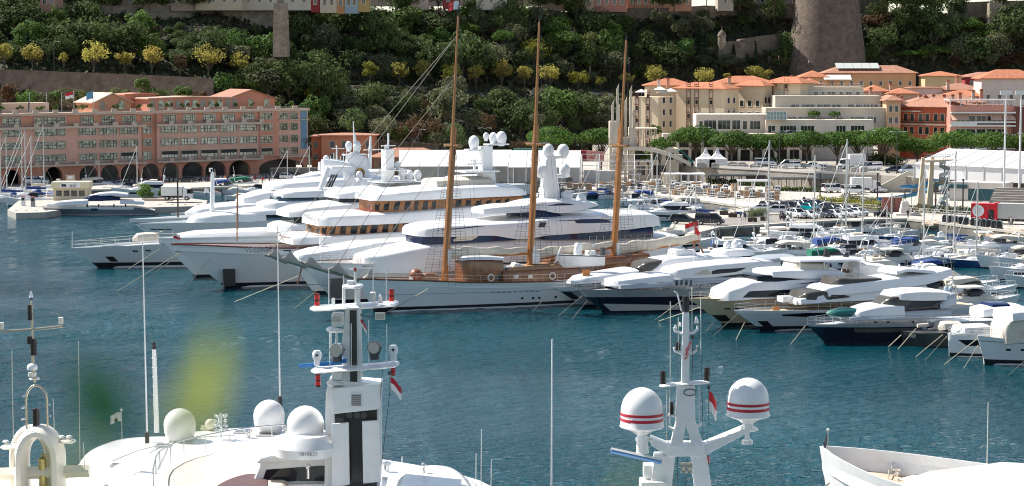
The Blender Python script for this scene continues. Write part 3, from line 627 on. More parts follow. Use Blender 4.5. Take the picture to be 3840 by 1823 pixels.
def flag(name,label,p,h,fw,fh,mats,dirx=1,split='h',pole=alu,droop=0.,cat='flag',r=.05,sag=.2,rz=0):
    root=thing(name,label,cat,p,rz); mb=MB(); mb.tube([(0,0,-.3),(0,0,h)],r,6); mb.blob((0,0,h+.06),.1,6,4); mb.build('pole',pole,root)
    fb=MB(); n=8; rows=2 if len(mats)>1 else 1
    for r_ in range(rows):
        if split=='h': za,zb=h-.1-fh*r_/rows, h-.1-fh*(r_+1)/rows; X=(0,1)
        else: za,zb=h-.1,h-.1-fh
        for k in range(n):
            t0,t1=k/n,(k+1)/n
            if split=='v' and rows==2 and ((k<n/2)!=(r_==0)): continue
            q=[]
            for t,z in ((t0,za),(t1,za),(t1,zb),(t0,zb)): q.append((dirx*(fw*t*(1-.5*droop)+.03),.16*sin(t*7+z)*fw*t+.02,z-droop*fh*t*1.2-sag*t*t+.1*sin(t*6)*fh*t))
            fb.quad(*q,mi=r_)
            fb.add([(x,y_+.012,z_) for x,y_,z_ in q],[(3,2,1,0)],r_)
    fb.build('cloth',list(mats),root,smooth=80); return root
def roofpt(px,back): return Vector((A.x+fu(px)*cos(KA)-back*sin(KA), A.y+fu(px)*sin(KA)+back*cos(KA), QZ+16.5))
flag('flagpole','flagpole with a furled dark flag, leftmost on the terracotta roof',roofpt(122,1),4.6,.5,3,(navy,),-1,droop=.6)
flag('flagpole','bare white flagpole on the terracotta roof',roofpt(185,1),4.6,.12,.3,(navy,),-1,droop=.8)
flag('flagpole','flagpole on the terracotta roof flying a red over white flag',roofpt(287,1),4.9,1.9,1.5,monaco,-1)
flag('flagpole','flagpole on the terracotta roof flying a pale blue flag',roofpt(360,1),4.9,1.6,1.7,(M('flag_blue',(.12,.33,.52),.8),),-1)
flag('flagpole','bare flagpole left of the red and white flag',roofpt(241,1),4.6,.1,.2,(navy,),-1,droop=.8)
# ---- small orange house and tiled shed
orange=plaster('orange_render',(.50,.20,.11)); 
a=P(1165,640,QZ); a=Vector((a.x+1,540,QZ))
def pxb(label,name,px0,px1,ytop,D,mat,z0=QZ,dp=10,ang=0,**k):
    a=Vector(((px0-1920)/F*D,D,z0)); return building(name,label,a,ang,(px1-px0)*D/F/cos(ang) if ang else (px1-px0)*D/F,dp,CH-(ytop-HZ)*D/F-z0,mat,**k)
W_=[(2.2,3.4,6.4,8.0),(5.3,6.6,6.4,8.0),(8.4,9.7,6.4,8.0),(11.4,12.7,6.4,8.0),(2.2,3.4,3.2,4.8),(5.3,6.6,3.2,4.8),(1.2,2.4,6.4,8.0,'L'),(4,5.2,6.4,8,'L'),(1.2,2.4,3.2,4.8,'L')]
pxb('small orange house with a flat terracotta eave right of the long building','orange_house',1205,1405,508,545,orange,wins=W_,frame=trim,roof=(tile2,.6,.9),cat='house')
pxb('low orange wing at the left of the small orange house','orange_house',1168,1204,512,549,orange,wins=[(.6,1.6,6.2,7.6),(.6,1.6,3.2,4.6)],frame=trim,roof=(tile2,.5,.5),cat='house')
pxb('low dark shed with a broad faded tiled roof','tiled_shed',1400,1660,590,535,M('shed_wall',(.16,.10,.07),.9,var=.2),roof=(tile2,2.3,1.0),cat='building',wins=grid(17,5,[.8],1.8,2.2))
pxb('row of low dark kiosks under black awnings right of the terracotta arches','harbour_kiosk',1010,1200,630,520,dgrey,dp=5,wins=grid(12,6,[.8],1.5,1.6),cat='building')
# ---- white marquee tents
tentw=M('white_tent_fabric',(.80,.80,.81),.6,var=.05,scale=.15,trans=.15); 
def tent(label,A,ang,W,Dp,he,hr,mat=tentw,walls=True,bays=8,name='marquee_tent'):
    root=thing(name,label,'tent',A,ang); mb=MB(); h=Dp/2
    mb.loft([[(x,-.3,he),(x,h,hr),(x,Dp+.3,he),(x,Dp+.3,he-.12),(x,h,hr-.12),(x,-.3,he-.12)] for x in (0,W)]); mb.build('roof',mat,root,smooth=0)
    mb=MB()
    for k in range(bays+1):
        x=W*k/bays; 
        for y in (0,Dp): mb.box(x-.1,x+.1,y-.1,y+.1,0,he-.125)
        mb.tube([(x,-.35,he+.03),(x,h,hr+.03),(x,Dp+.35,he+.03)],.06,4)
    mb.build('frame',alu,root,smooth=0)
    if walls:
        mb=MB()
        if 'f' in walls: mb.box(.15,W-.15,.02,.08,0,he-.15)
        if 'b' in walls: mb.box(.15,W-.15,Dp-.08,Dp-.02,0,he-.15)
        for s,x in (('l',.05),('r',W-.1)):
            if s in walls: mb.slab([(x,0),(x+.05,0)],0,1) if 0 else mb.add([(x,.1,0),(x,Dp-.1,0),(x,Dp-.1,he-.15),(x,h,hr-.2),(x,.1,he-.15)],[(0,1,2,3,4)])
        mb.build('side_wall',mat,root,smooth=0)
    return root
D=488; a=Vector(((1500-1920)/F*D,D,QZ)); tent('long white marquee behind the mega yachts, left one with open front',a,radians(4),26,15,4.6,8.0,walls='bl',bays=6)
a=Vector(((1905-1920)/F*D,D+1,QZ)); tent('white marquee with sloping roof right of the tallest mast',a,radians(-3),16.5,15,4.4,7.9,walls='bl',bays=4)
# skeleton of a tent without cover
D=481; sk=thing('tent_frame','bare aluminium tent skeleton beside the white marquee','tent frame',((2180-1920)/F*D,D,QZ),radians(-3)); mb=MB()
for k in range(5):
    x=k*4.0
    for y in (0,14): mb.tube([(x,y,0),(x,y,4.4)],.09,4)
    mb.tube([(x,0,4.4),(x,7,7.4),(x,14,4.4)],.09,4)
for y,z in ((0,4.4),(3.5,5.9),(7,7.4),(10.5,5.9),(14,4.4)): mb.tube([(0,y,z),(16,y,z)],.07,4)
mb.build('truss',alu,sk)
mb=MB(); mb.box(.3,9,10,13.5,.02,3.4); mb.build('inner_wall',M('grey_panel',(.4,.4,.4),.7),sk,smooth=0)
# containers and long sheds behind the tents
def shed(label,px0,px1,ytop,ybot,D,mat,dp=3,name='container',cat='container',ang=0,z0=None):
    z=CH-(ybot-HZ)*D/F if z0 is None else z0; h=CH-(ytop-HZ)*D/F-z; W=(px1-px0)*D/F; root=thing(name,label,cat,((px0-1920)/F*D,D,z),ang)
    mb=MB(); mb.box(0,W,0,dp,0,h); mb.build('body',mat,root,smooth=0); mb=MB(); n=max(2,int(W/.8))
    for k in range(n+1): x=W*k/n; mb.box(x-.05,x+.05,-.06,-.003,.05,h-.05)
    mb.box(-.05,W+.05,-.08,dp+.05,h+.002,h+.15); mb.build('ribs',mat,root,smooth=0); return root
shed('long dark green container stack behind the marquee',1926,2040,560,600,520,M('teal_green_sheet',(.02,.13,.11),.6,var=.2))
shed('dark red container right of the tall satellite domes',2135,2200,566,606,519,M('dark_red_sheet',(.22,.015,.03),.6,var=.15))
shed('red patterned container left of the monument pillars',2200,2265,568,606,518,M('red_print',(.50,.02,.03),.6,col2=(.65,.55,.5),scale=1.5))
shed('long white site cabin on the terrace behind the tent skeleton',2300,2560,582,622,522,white,z0=3.2)
# ---- cream stone monument building with upright fins
crm=plaster('cream_stone',(.60,.52,.42)); bei=plaster('beige_render',(.62,.51,.36)); gry=plaster('greige_render',(.52,.46,.38)); lit=plaster('pale_render',(.66,.58,.49))
mn=thing('pillar_monument','pale stone building with a cluster of tall upright fins behind the mizzen mast','building',(PD(2285,680,500).x,500,QZ))
mb=MB(); mb.box(0,3.6,0,8,0,14.5); mb.box(9.2,12,1,9,0,13); mb.box(0,13,2,9,8.2,10.6); mb.build('base_block',crm,mn,smooth=0)
for x,y,h in ((.9,.8,19.4),(3.2,.5,23.2),(3.9,3,18.5),(7.2,2.5,20.2),(9.4,.6,22.9),(10.9,2,18)): mb=MB(); mb.loft([[(x,y,8),(x+1.1,y,8),(x+1.1,y+1.1,8),(x,y+1.1,8)],[(x,y,h-1.2),(x+1.1,y,h),(x+1.1,y+1.1,h),(x,y+1.1,h-1.2)]]); mb.build('stone_fin',crm,mn,smooth=0)
mn.scale=(.5,.6,1)
def pergola(label,px0,px1,ytop,ybot,D,n,mat,roofmat,dp=5,z0=None,name='pergola',slats=0):
    z=CH-(ybot-HZ)*D/F if z0 is None else z0; h=CH-(ytop-HZ)*D/F-z; W=(px1-px0)*D/F; root=thing(name,label,'pergola',((px0-1920)/F*D,D,z)); mb=MB()
    for k in range(n+1):
        for y in (0,dp): x=W*k/n; mb=MB(); mb.box(x-.12,x+.12,y-.12,y+.12,0,h-.252); mb.build('post',mat,root,smooth=0)
    mb=MB(); mb.box(-.3,W+.3,-.4,dp+.4,h-.25,h)
    mb.build('roof',roofmat,root,smooth=0); return root
pergola('cream colonnade terrace between the fins and the pines',2370,2460,480,520,515,5,crm,crm,dp=6)
building('stone_pavilion','low cream stone pavilion with a curved ramp left of the pines',Vector((PD(2372,600,512).x,512,QZ)),0,11,8,7.6,crm,[(1.2,3.2,4.9,6.6),(4.6,6.6,4.9,6.6),(8,10,4.9,6.6),(1,3,1.2,3.6),(5,8,1.2,3.6)],frame=crm)
mb=MB(); n=12
for k in range(n): 
    t0,t1=k/n,(k+1)/n; f=lambda t:(PD(2300+t*300,0,498).x, 498+3*t, 9.8-3.6*t*t+1.0*sin(t*3)); p,q=f(t0),f(t1); mb.loft([[(p[0],p[1],p[2]-.9),(p[0],p[1]+3,p[2]-.9),(p[0],p[1]+3,p[2]),(p[0],p[1],p[2])],[(q[0],q[1],q[2]-.9),(q[0],q[1]+3,q[2]-.9),(q[0],q[1]+3,q[2]),(q[0],q[1],q[2])]])
for k in (2,6,10): p=f(k/n); mb.box(p[0]-.3,p[0]+.3,p[1]+1,p[1]+1.6,QZ,p[2]-.9)
tag(mb.build('curved_footbridge',crm,smooth=0),'curved cream footbridge below the upright stone fins','bridge')
# ---- cream apartment complex
def apts(label,px0,px1,ytop,D,mat,cols,floors,fh=3.0,dp=12,z0=TZ,roof=None,ww=1.1,wh=1.5,frame=framem,zoff=1.0,skip=(),ang=0,side=0,**k):
    W=(px1-px0)*D/F/cos(ang); k['ang']=ang
    if side: dp=side*D/F/abs(sin(ang))
    D=D+(W*abs(sin(ang)) if ang<0 else 0); wins=[w_ for i,w_ in enumerate(grid(W,cols,[zoff+fh*j for j in range(floors)],ww,wh,.3)) if i not in skip]
    if side: wins+=[(dp*t-.5,dp*t+.5,z,z+1.5,'R') for t in (.3,.68) for z in (1.5,4.6,7.7,10.8,13.9)]
    return pxb(label,'apartment_building',px0,px1,ytop,D,mat,z0=z0,dp=dp,wins=wins,roof=roof,frame=frame,group='cream apartment blocks on the right',**k)
maroon=M('maroon_steel',(.16,.035,.03),.6)
def towerwins(root,cols,H,mat=maroon):
    for x in cols:                           # tall maroon window bays with little gables
        mb=MB()
        for dx in (-.62,.56): mb.box(x+dx,x+dx+.07,-.16,-.003,H*.08,H*.97)
        for j in range(5):
            z=H*.1+j*(H*.18); mb.box(x-.55,x+.55,-.14,-.003,z,z+.08); mb.add([(x-.85,-.15,z+1.9),(x+.85,-.15,z+1.9),(x,-.15,z+2.25)],[(0,1,2)])
        b=mb.build('window_bay',mat,root,smooth=0)
        for j in range(5): z=H*.1+j*(H*.18)+.5; mb=MB(); mb.box(x-.32,x+.32,-.1,-.003,z,z+1.1); mb.build('pane',winm,b,smooth=0)
D=560; TA=radians(-40)
r=apts('beige apartment block with maroon window bays at the left end, flat parasol terrace on top',2358,2462,362,D,bei,1,1,skip=(0,),ang=TA,side=73); towerwins(r,[2.6,6.2],18)
r=apts('beige apartment tower with three maroon window bays and a low tiled roof',2535,2700,332,D-1,bei,1,1,roof=(tile,1.8,1.0),skip=(0,),ang=TA,side=62); towerwins(r,[4,6.6,11.2],20.5)
r=apts('cream block with red columns below the middle tiled roofs',2762,2850,322,D+4,bei,3,5,roof=(tile,1.6,1.0),ang=TA,side=40)
r=apts('cream block with a maroon window bay under the wide tiled roof',2868,2985,312,D+3,bei,1,1,roof=(tile,1.8,1.0),skip=(0,),ang=TA,side=60); towerwins(r,[1.8,6.5],21)
pxb('cream rear block with a tiled roof behind the left apartment tower','apartment_building',2425,2600,322,D+14,bei,z0=TZ,dp=10,roof=(tile,2.0,.8),group='cream apartment blocks on the right')
pxb('cream rear block with a long tiled roof behind the middle towers','apartment_building',2690,2900,312,D+22,bei,z0=TZ,dp=10,roof=(tile,2.0,.8),group='cream apartment blocks on the right')
# stepped greige terraces in front
def terr(label,px0,px1,ytop,ybot,D,mat,dp,wins=(),rail=True,z0=None):
    z=CH-(ybot-HZ)*D/F; W=(px1-px0)*D/F; H=CH-(ytop-HZ)*D/F-z
    r=building('terrace_block',label,Vector(((px0-1920)/F*D,D,z)),0,W,dp,H,mat,wins,group='stepped greige terrace blocks',frame=framem)
    if rail:
        mb=MB(); 
        for zz in (.45,.95): mb.box(0,W,.05,.09,H+zz,H+zz+.06)
        n=int(W/1.6)
        for k in range(n+1): mb.box(W*k/n-.03,W*k/n+.03,.05,.09,H,H+.95)
        mb.build('railing',alu,r,smooth=0)
    return r
Wp=lambda px0,D,l: [((a-px0)*D/F,(b-px0)*D/F,z0,z1) for a,b,z0,z1 in l]
terr('greige terrace block with a row of big dark square windows',2610,2870,428,600,545,lit,10,Wp(2610,545,[(2622,2634,8.2,10),(2640,2685,8.0,10.2),(2692,2738,8,10.2),(2745,2775,8,10.2),(2785,2800,8,10),(2812,2850,8,10),(2622,2650,4.4,6),(2800,2850,5.6,6.9),(2660,2700,3.4,5),(2710,2760,3.4,5),(2790,2850,3.4,5)]))
terr('upper greige terrace with shaded windows under the tiled roofs',2970,3235,326,372,566,gry,8,Wp(2970,566,[(2985,3000,.5,2),(3010,3030,.5,2),(3050,3065,.5,2),(3078,3090,.5,2),(3100,3130,.5,2),(3145,3158,.5,2),(3170,3190,.5,2),(3205,3222,.5,2)]))
terr('wide greige terrace with three groups of white framed windows',2905,3300,358,424,556,gry,9,Wp(2905,556,[(2880+85,2880+115,.7,2.3),(3005,3050,.7,2.3),(3062,3112,.7,2.3),(3118,3150,.4,2.3),(3178,3200,.7,2.3),(3207,3230,.7,2.3),(3236,3258,.7,2.3),(3262,3290,.4,2.3)]))
terr('lower greige terrace with white windows and hanging greenery',2870,3320,404,468,550,gry,9,Wp(2870,550,[(2955,2985,.7,2.2),(2992,3050,.7,2.2),(3060,3120,.7,2.2),(3135,3160,.7,2.2),(3190,3240,.7,2.2),(3250,3285,.4,2.2)]))
terr('bottom pale terrace block with wide pale windows above the pines',2870,3275,448,600,543,lit,10,Wp(2870,543,[(2880,2905,7,8.8),(2925,2985,7,8.8),(3002,3052,7,8.8),(3135,3170,7,8.8),(3190,3240,7,8.8)]))
gl=thing('glass_house','small white framed glasshouse on the greige terrace','glasshouse',(PD(2870,440,544).x,541,CH-(448-HZ)*543/F))
mb=MB(); mb.box(0,5,0,2.5,0,2.1); mb.build('glass',mirror,gl,smooth=0); mb=MB()
for k in range(7): mb.box(k*.83-.05,k*.83+.05,-.08,-.003,0,2.1)
for z in (0,1,2.05): mb.box(-.05,5.05,-.09,-.082,z,z+.1)
mb.build('glazing_bars',white,gl,smooth=0)
# arcade behind the pines
ar=thing('garden_arcade','long pale colonnade in the shade behind the umbrella pines','arcade',(PD(2490,600,538).x,538,TZ-.5))
mb=MB()
for k in range(13): x=k*3.1; mb.box(x,x+.7,0,.7,0,6.4)
mb.build('column',crm,ar,smooth=0); mb=MB(); mb.box(0,38,.05,4,3.3,3.8); mb.box(-.3,38.3,-.1,4.2,6.402,7.3); mb.build('beam',crm,ar,smooth=0)
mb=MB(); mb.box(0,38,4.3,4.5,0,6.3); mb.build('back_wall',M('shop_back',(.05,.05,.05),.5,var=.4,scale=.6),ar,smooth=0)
# parasols on the roof terrace
for i,(px,py,lab) in enumerate(((2405,348,'square white parasol at the left end of the apartment roof terrace'),(2475,338,'large white parasol in the middle of the apartment roof terrace'),(2484,350,'white parasol with a blue rim below the larger parasol'),(2515,345,'white parasol at the right end of the apartment roof terrace'))):
    p=PD(px,362,D+3); t=thing('parasol',lab,'parasol',p,group='white parasols on the apartment roof'); h=(362-py)*D/F+.6
    mb=MB(); mb.tube([(0,0,0),(0,0,h)],.05,5); mb.build('pole',grey,t); mb=MB(); mb.loft([[(1.6*x,1.6*y,h-.45) for x,y in ((-1,-1),(1,-1),(1,1),(-1,1))],[(.05*x,.05*y,h+.35) for x,y in ((-1,-1),(1,-1),(1,1),(-1,1))]]); mb.build('canopy',wcanvas,t,smooth=0)
# ---- red roofed houses at the right
RH=[ # px0,px1,eave row,base row,D,mat,rh,label,cols,floors
 (3095,3430,275,330,640,plaster('peach_house',(.56,.33,.18)),2.4,'long peach house with solar panels on a broad brown red roof',9,1),
 (3005,3100,290,330,636,plaster('peach_house',(.56,.33,.18)),2.0,'small low house with a hipped roof left of the long peach house',2,1),
 (3010,3075,316,400,600,bei,1.6,'cream house under a hipped roof at the centre of the apartment row',2,2),
 (3465,3600,286,360,632,plaster('ochre_house',(.55,.42,.24)),1.5,'ochre house with orange tiles right of the long peach house',4,1),
 (3615,3790,290,330,640,plaster('wine_red_house',(.28,.03,.035)),1.6,'wine red house with skylights in its roof',4,1),
 (3676,3900,296,420,588,plaster('big_pale_house',(.62,.55,.49)),2.6,'tall pale house with a wide hipped tile roof at the right edge',5,2),
 (3240,3330,344,420,596,plaster('rose_house_a',(.52,.35,.27)),1.8,'small rose house with a hipped roof and white chimney',3,1),
 (3330,3440,352,430,592,plaster('rose_house_b',(.55,.40,.30)),1.6,'house with a dull brown roof behind the orange building',3,1),
 (3420,3530,330,430,600,plaster('white_house_gable',(.66,.60,.56)),.4,'white house with a tall drainpipe between the tiled roofs',2,1),
 (3530,3680,338,420,604,plaster('cream_gable_house',(.60,.52,.42)),2.0,'cream house with a white dormer gable',4,1),
 (3540,3700,362,430,590,plaster('orange_roof_house',(.52,.33,.22)),1.8,'low house with bright orange tiles and a roof window',3,1),
 (3420,3690,385,450,574,plaster('long_rose_house',(.50,.30,.22)),2.2,'long rose house under a dark tiled roof with many chimneys',6,1)]
for (a,b,ye,yb,D,m_,rh,lab,c,fl) in RH:
    z=CH-(yb-HZ)*D/F
    pxb(lab,'tiled_house',a,b,ye,D,m_,z0=z,dp=10,wins=grid((b-a)*D/F,c,[.8+2.7*j for j in range(fl)],.9,1.3,.3),frame=framem,roof=(tile if 'orange' in lab or 'hipped' in lab else tile2,rh,.7),cat='house',group='red roofed houses on the right')
sp_=thing('solar_panel_row','row of pale solar panels lying on the broad brown red roof','solar panels',(PD(3135,262,642).x,641,CH-(268-HZ)*642/F+.9)); mb=MB(); [mb.loft([[(k*2.6,0,0),(k*2.6+2.5,0,0),(k*2.6+2.5,3.4,1.55),(k*2.6,3.4,1.55)],[(k*2.6,-.06,.1),(k*2.6+2.5,-.06,.1),(k*2.6+2.5,3.34,1.65),(k*2.6,3.34,1.65)]]) for k in range(5)]; mb.build('panel',M('pale_panel',(.5,.53,.5),.3),sp_,smooth=0)
aw=thing('awning','long white awning along the peach house terrace','awning',(PD(3098,290,630).x,634,CH-(298-HZ)*634/F)); mb=MB(); mb.loft([[(x,0,0),(x,3,1.3),(x,3,1.36),(x,0,.06)] for x in (0,8.2)]); mb.build('fabric',wcanvas,aw,smooth=0)
ch_=Proto(None) if 0 else None
for i,(px,py,D) in enumerate(((3265,345,592),(3365,372,584),(3380,378,582),(3450,372,578),(3470,375,577),(3500,372,576),(3540,372,575),(3572,372,574),(3600,365,572),(3650,356,570),(3680,352,572),(3555,318,603),(3590,300,620),(2470,312,566),(2505,310,567),(2735,305,574),(2970,300,572),(3340,330,600))):
    p=PD(px,py,D); t=thing('chimney','squat chimney rising from the tiled roofs on the right','chimney',p,group='chimneys on the tiled roofs'); mb=MB(); mb.box(-.4,.4,-.4,.4,-1.5,.9); mb.build('stack',trim if i%2 else redw,t,smooth=0); mb=MB(); mb.box(-.55,.55,-.55,.55,.903,1.05); mb.box(-.35,.35,-.35,.35,1.053,1.3); mb.build('cap',tile,t,smooth=0)
# orange red building with cream trim
D=545; og=plaster('orange_red_facade',(.56,.13,.06)); W=(3565-3375)*D/F
r=pxb('orange red corner building with cream window frames and balconies','orange_building',3375,3565,400,D+8,og,z0=TZ,dp=12,ang=radians(-36),roof=(tile2,2.4,1.0),wins=[(u,u+1.0,z,z+1.9) for z in (3,6.2,9.6) for u in (1.0,2.8,5.2,7.0,9.4,11.2)],frame=M('cream_trim',(.68,.58,.44),.7))
mb=MB(); mb.box(-.4,W,-.9,-.003,8.6,9.0); mb.box(-.4,6,-.9,-.003,12.0,12.3); mb.build('balcony_slab',trim,r,smooth=0); mb=MB(); [mb.box(-.35+k*.3,-.28+k*.3,-.85,-.8,9.003,9.9) for k in range(int(W/.3))]; mb.box(-.4,W,-.88,-.78,9.902,9.98); mb.build('balcony_railing',darkf,r,smooth=0)
r=pxb('peach corner house with shutters left of the orange red building','peach_house',3322,3375,378,D+4,plaster('peach_corner',(.62,.40,.24)),z0=TZ,dp=12,roof=(tile2,1.5,.8),wins=[(u,u+.8,z,z+1.6) for z in (3,6,9,12) for u in (.7,2.2)],frame=framem)
# pink balcony block
D=540; pk=plaster('pink_balcony_wall',(.52,.24,.18)); W=(3800-3562)*D/F
r=pxb('modern pink block with white balconies and peach awnings','balcony_block',3562,3800,396,D,pk,z0=TZ,dp=12,wins=[(1.5+k*2.6,3.7+k*2.6,z,z+2.0) for z in (2.6,5.9,9.2) for k in range(5)],frame=framem)
mb=MB()
for z in (2.0,5.3,8.6,11.9): mb.box(-.1,W+.1,-1.6,-.003,z,z+.35); 
mb.build('balcony_slab',white,r,smooth=0); mb=MB()
for z in (2.35,5.65,8.95): mb.box(-.1,W+.1,-1.6,-1.52,z+.55,z+.95); mb.box(-.1,W*.4,-1.59,-1.53,z+.003,z+.5)
mb.build('balcony_railing',white,r,smooth=0)
for a,b in ((0,4.4),(W-6.2,W-3.3),(W-3.1,W)): mb=MB(); mb.loft([[(x,-2.1,10.2),(x,-.05,11.7),(x,-.05,11.76),(x,-2.1,10.26)] for x in (a,b)]); mb.build('awning',M('peach_awning',(.62,.40,.30),.8),r,smooth=0)
pergola('white steel roof pergola on top of the pink balcony block',3560,3800,372,396,D+2,6,white,white,dp=6)
pxb('dark brown brick block at the right edge behind the light masts','brick_block',3800,3960,400,D-1,plaster('brown_brick',(.16,.06,.045),.2),z0=TZ,dp=12)
# ---- umbrella pines
PB=('umbrella_pine',None,'tree','umbrella pines along the harbour')
UP=[(2065,600,462,165,'leftmost round umbrella pine behind the middle mast'),(2255,600,468,150,'umbrella pine with a forked trunk left of the stone fins'),(2610,622,458,185,'umbrella pine in front of the beige apartment tower'),(2745,620,480,160,'umbrella pine right behind the pagoda tents'),(2840,622,492,150,'umbrella pine second to the right of the pagoda tents'),(2925,625,488,150,'umbrella pine left of the middle light mast, with slim trunk'),(3025,628,478,150,'umbrella pine between the two lamp posts by the arcade'),(3140,628,482,160,'umbrella pine above the white delivery vans'),(3215,630,478,150,'umbrella pine with dark crown left of the biggest one'),(3320,635,464,190,'biggest umbrella pine, left of the orange red building'),(3440,640,508,150,'low umbrella pine before the orange red building'),(3585,640,476,190,'broad umbrella pine before the pink balcony block'),(3730,640,482,170,'umbrella pine at the light masts on the right'),(3850,640,490,170,'rightmost umbrella pine cut by the photo edge')]
for i,(px,yb,yt,wd,lab) in enumerate(UP):
    D=515+(i%3)*4; z=TZ if px>2400 else 4; X=(px-1920)/F*D; top=CH-(yt-HZ)*D/F
    t=tree('umbrella_pine',lab,'tree',PB[3],top-z,wd*1.02*D/F,'pine',500+i,trunk=.44,shape='umbrella',clumps=40,lf=130,q=.45,th=.28,cr=.36); t.location=(X,D,z)
for i,(px,yb,yt,wd,kd,lab) in enumerate(((2500,600,530,95,'olive','round bronze green tree left of the arcade'),(2455,520,462,50,'bright','dark leafy tree against the beige apartment block'),(2015,470,425,70,'olive','round grey shrub tree left of the first umbrella pine'),(3280,640,560,90,'olive','olive tree under the biggest umbrella pine'),(3350,640,575,110,'ever','dark bushy tree left of the big right tent'),(3240,640,575,60,'ever','dark leafy shrub behind the white van'),(3050,440,412,50,'bright','green bush spilling over the greige terrace'),(3130,440,415,46,'bright','second green bush on the greige terrace, right of the first'),(2880,620,585,80,'bright','flowering hedge on the upper terrace'),(1640,545,490,60,'olive','small round tree left of the satellite dome mast'),(1795,570,505,75,'ever','clipped round tree behind the white mast column'))):
    D=520 if yb>550 else 548; z=CH-(yb-HZ)*D/F; z=max(z,QZ); h=CH-(yt-HZ)*D/F-z; t=tree('garden_tree',lab,'tree',None,h,wd*D/F,kd,540+i,trunk=.15,clumps=16,lf=75,q=.4); t.location=((px-1920)/F*D,D,z)

for i,(px,yb,yt,wd,kd,lab) in enumerate(((2432,600,545,60,'bright','rounded green tree on the terrace below the beige apartment towers'),(2475,610,505,90,'pine','umbrella pine crown filling the gap left of the first apartment pines'),(2395,590,548,45,'olive','small grey green tree beside the cream footbridge'))):
    D=506; z=QZ+2.5; h=CH-(yt-HZ)*D/F-z; t=tree('garden_tree',lab,'tree',None,h,wd*D/F,kd,560+i,trunk=.3,clumps=16,lf=80,q=.4,shape='umbrella' if kd=='pine' else 'round'); t.location=((px-1920)/F*D,D,z)
# ================================================================ VEHICLES, PEOPLE, QUAYSIDE
skinm=M('skin',(.45,.27,.19),.6); hairm=M('dark_hair',(.03,.02,.015),.7)
PM={}
def cloth(c):
    k='cloth_%d_%d_%d'%tuple(int(99*v) for v in c); return M(k,c,.85)
def person(label,loc,rz,top=(.7,.7,.72),bot=(.03,.035,.06),pose='stand',shorts=False,group=None):
    root=thing('person',label,'person',loc,rz,group)
    if pose=='sit': hip=Vector((0,0,.55)); kn=[(.42,s*.1,.5) for s in (1,-1)]; ft=[(.44,s*.1,.06) for s in (1,-1)]
    elif pose=='walk': hip=Vector((0,0,.92)); kn=[(.14,.09,.5),(-.06,-.09,.5)]; ft=[(.22,.09,.06),(-.3,-.09,.1)]
    else: hip=Vector((0,0,.92)); kn=[(.02,.1,.5),(.02,-.1,.5)]; ft=[(0,.11,.05),(0,-.11,.05)]
    z=hip.z
    J=[(0,0,z),(0,0,z+.22),(0,0,z+.46),(0,0,z+.58),(0,0,z+.69),(.02,0,z+.79)]; Rr=[.15,.13,.16,.06,.09,.075]; E=[(0,1),(1,2),(2,3),(3,4),(4,5)]
    def add(pts,rs,par):
        for p,r in zip(pts,rs): J.append(p); Rr.append(r); E.append((par,len(J)-1)); par=len(J)-1
    for i,s in enumerate((1,-1)):
        sw=(.18,-.12)[i] if pose=='walk' else .05
        add([(0,s*.17,z+.47),(.02-sw*.4,s*.23,z+.2),((.32 if pose=='sit' else .08+sw),s*.2,z+.02)],[.06,.045,.038],2)
        add([(0,s*.09,z-.08),kn[i],ft[i],(ft[i][0]+.15,ft[i][1],ft[i][2]-.01)],[.085,.06,.045,.04],0)
    me=bpy.data.meshes.new('body'); me.from_pydata(J,E,[]); o=bpy.data.objects.new('body',me); COL.objects.link(o)
    o.modifiers.new('s','SKIN'); sk=me.skin_vertices[0].data
    for i,r in enumerate(Rr): sk[i].radius=(r,r*(1.15 if i in(0,1,2) else 1))
    sk[0].use_root=True; o.modifiers.new('u','SUBSURF').levels=1
    m2=bpy.data.meshes.new_from_object(o.evaluated_get(bpy.context.evaluated_depsgraph_get())); bpy.data.objects.remove(o); m2.name='body'
    for m_ in (skinm,cloth(top),cloth(bot)): m2.materials.append(m_)
    for p in m2.polygons:
        c=p.center; k=0
        if c.z<z-.02 and not(abs(c.y)>.165 and c.z>z-.12): k=2 if (not shorts or c.z>z-.42) else 0
        elif c.z<z+.56 and not (abs(c.y)>.16 and c.z<z+.24): k=1 if c.z>z+.02 or abs(c.y)<.15 else 0
        if c.z<.09: k=2
        p.material_index=k; p.use_smooth=True
    b=bpy.data.objects.new('body',m2); COL.objects.link(b); b.parent=root
    mb=MB(); mb.blob((-.012,0,z+.77),.105,8,6,(1,.92,1.05)); mb.v=[v for v in mb.v]; h=mb.build('hair',hairm,root)
    mb=MB(); mb.tube([(.10,0,z+.74),(.125,0,z+.715)],.018,5); mb.box(.085,.098,-.03,.03,z+.668,z+.68); [mb.box(.083,.1,s*.035-.012,s*.035+.012,z+.75,z+.765) for s in (1,-1)]; mb.build('face',M('face_detail',(.25,.12,.09),.6),root)
    return root
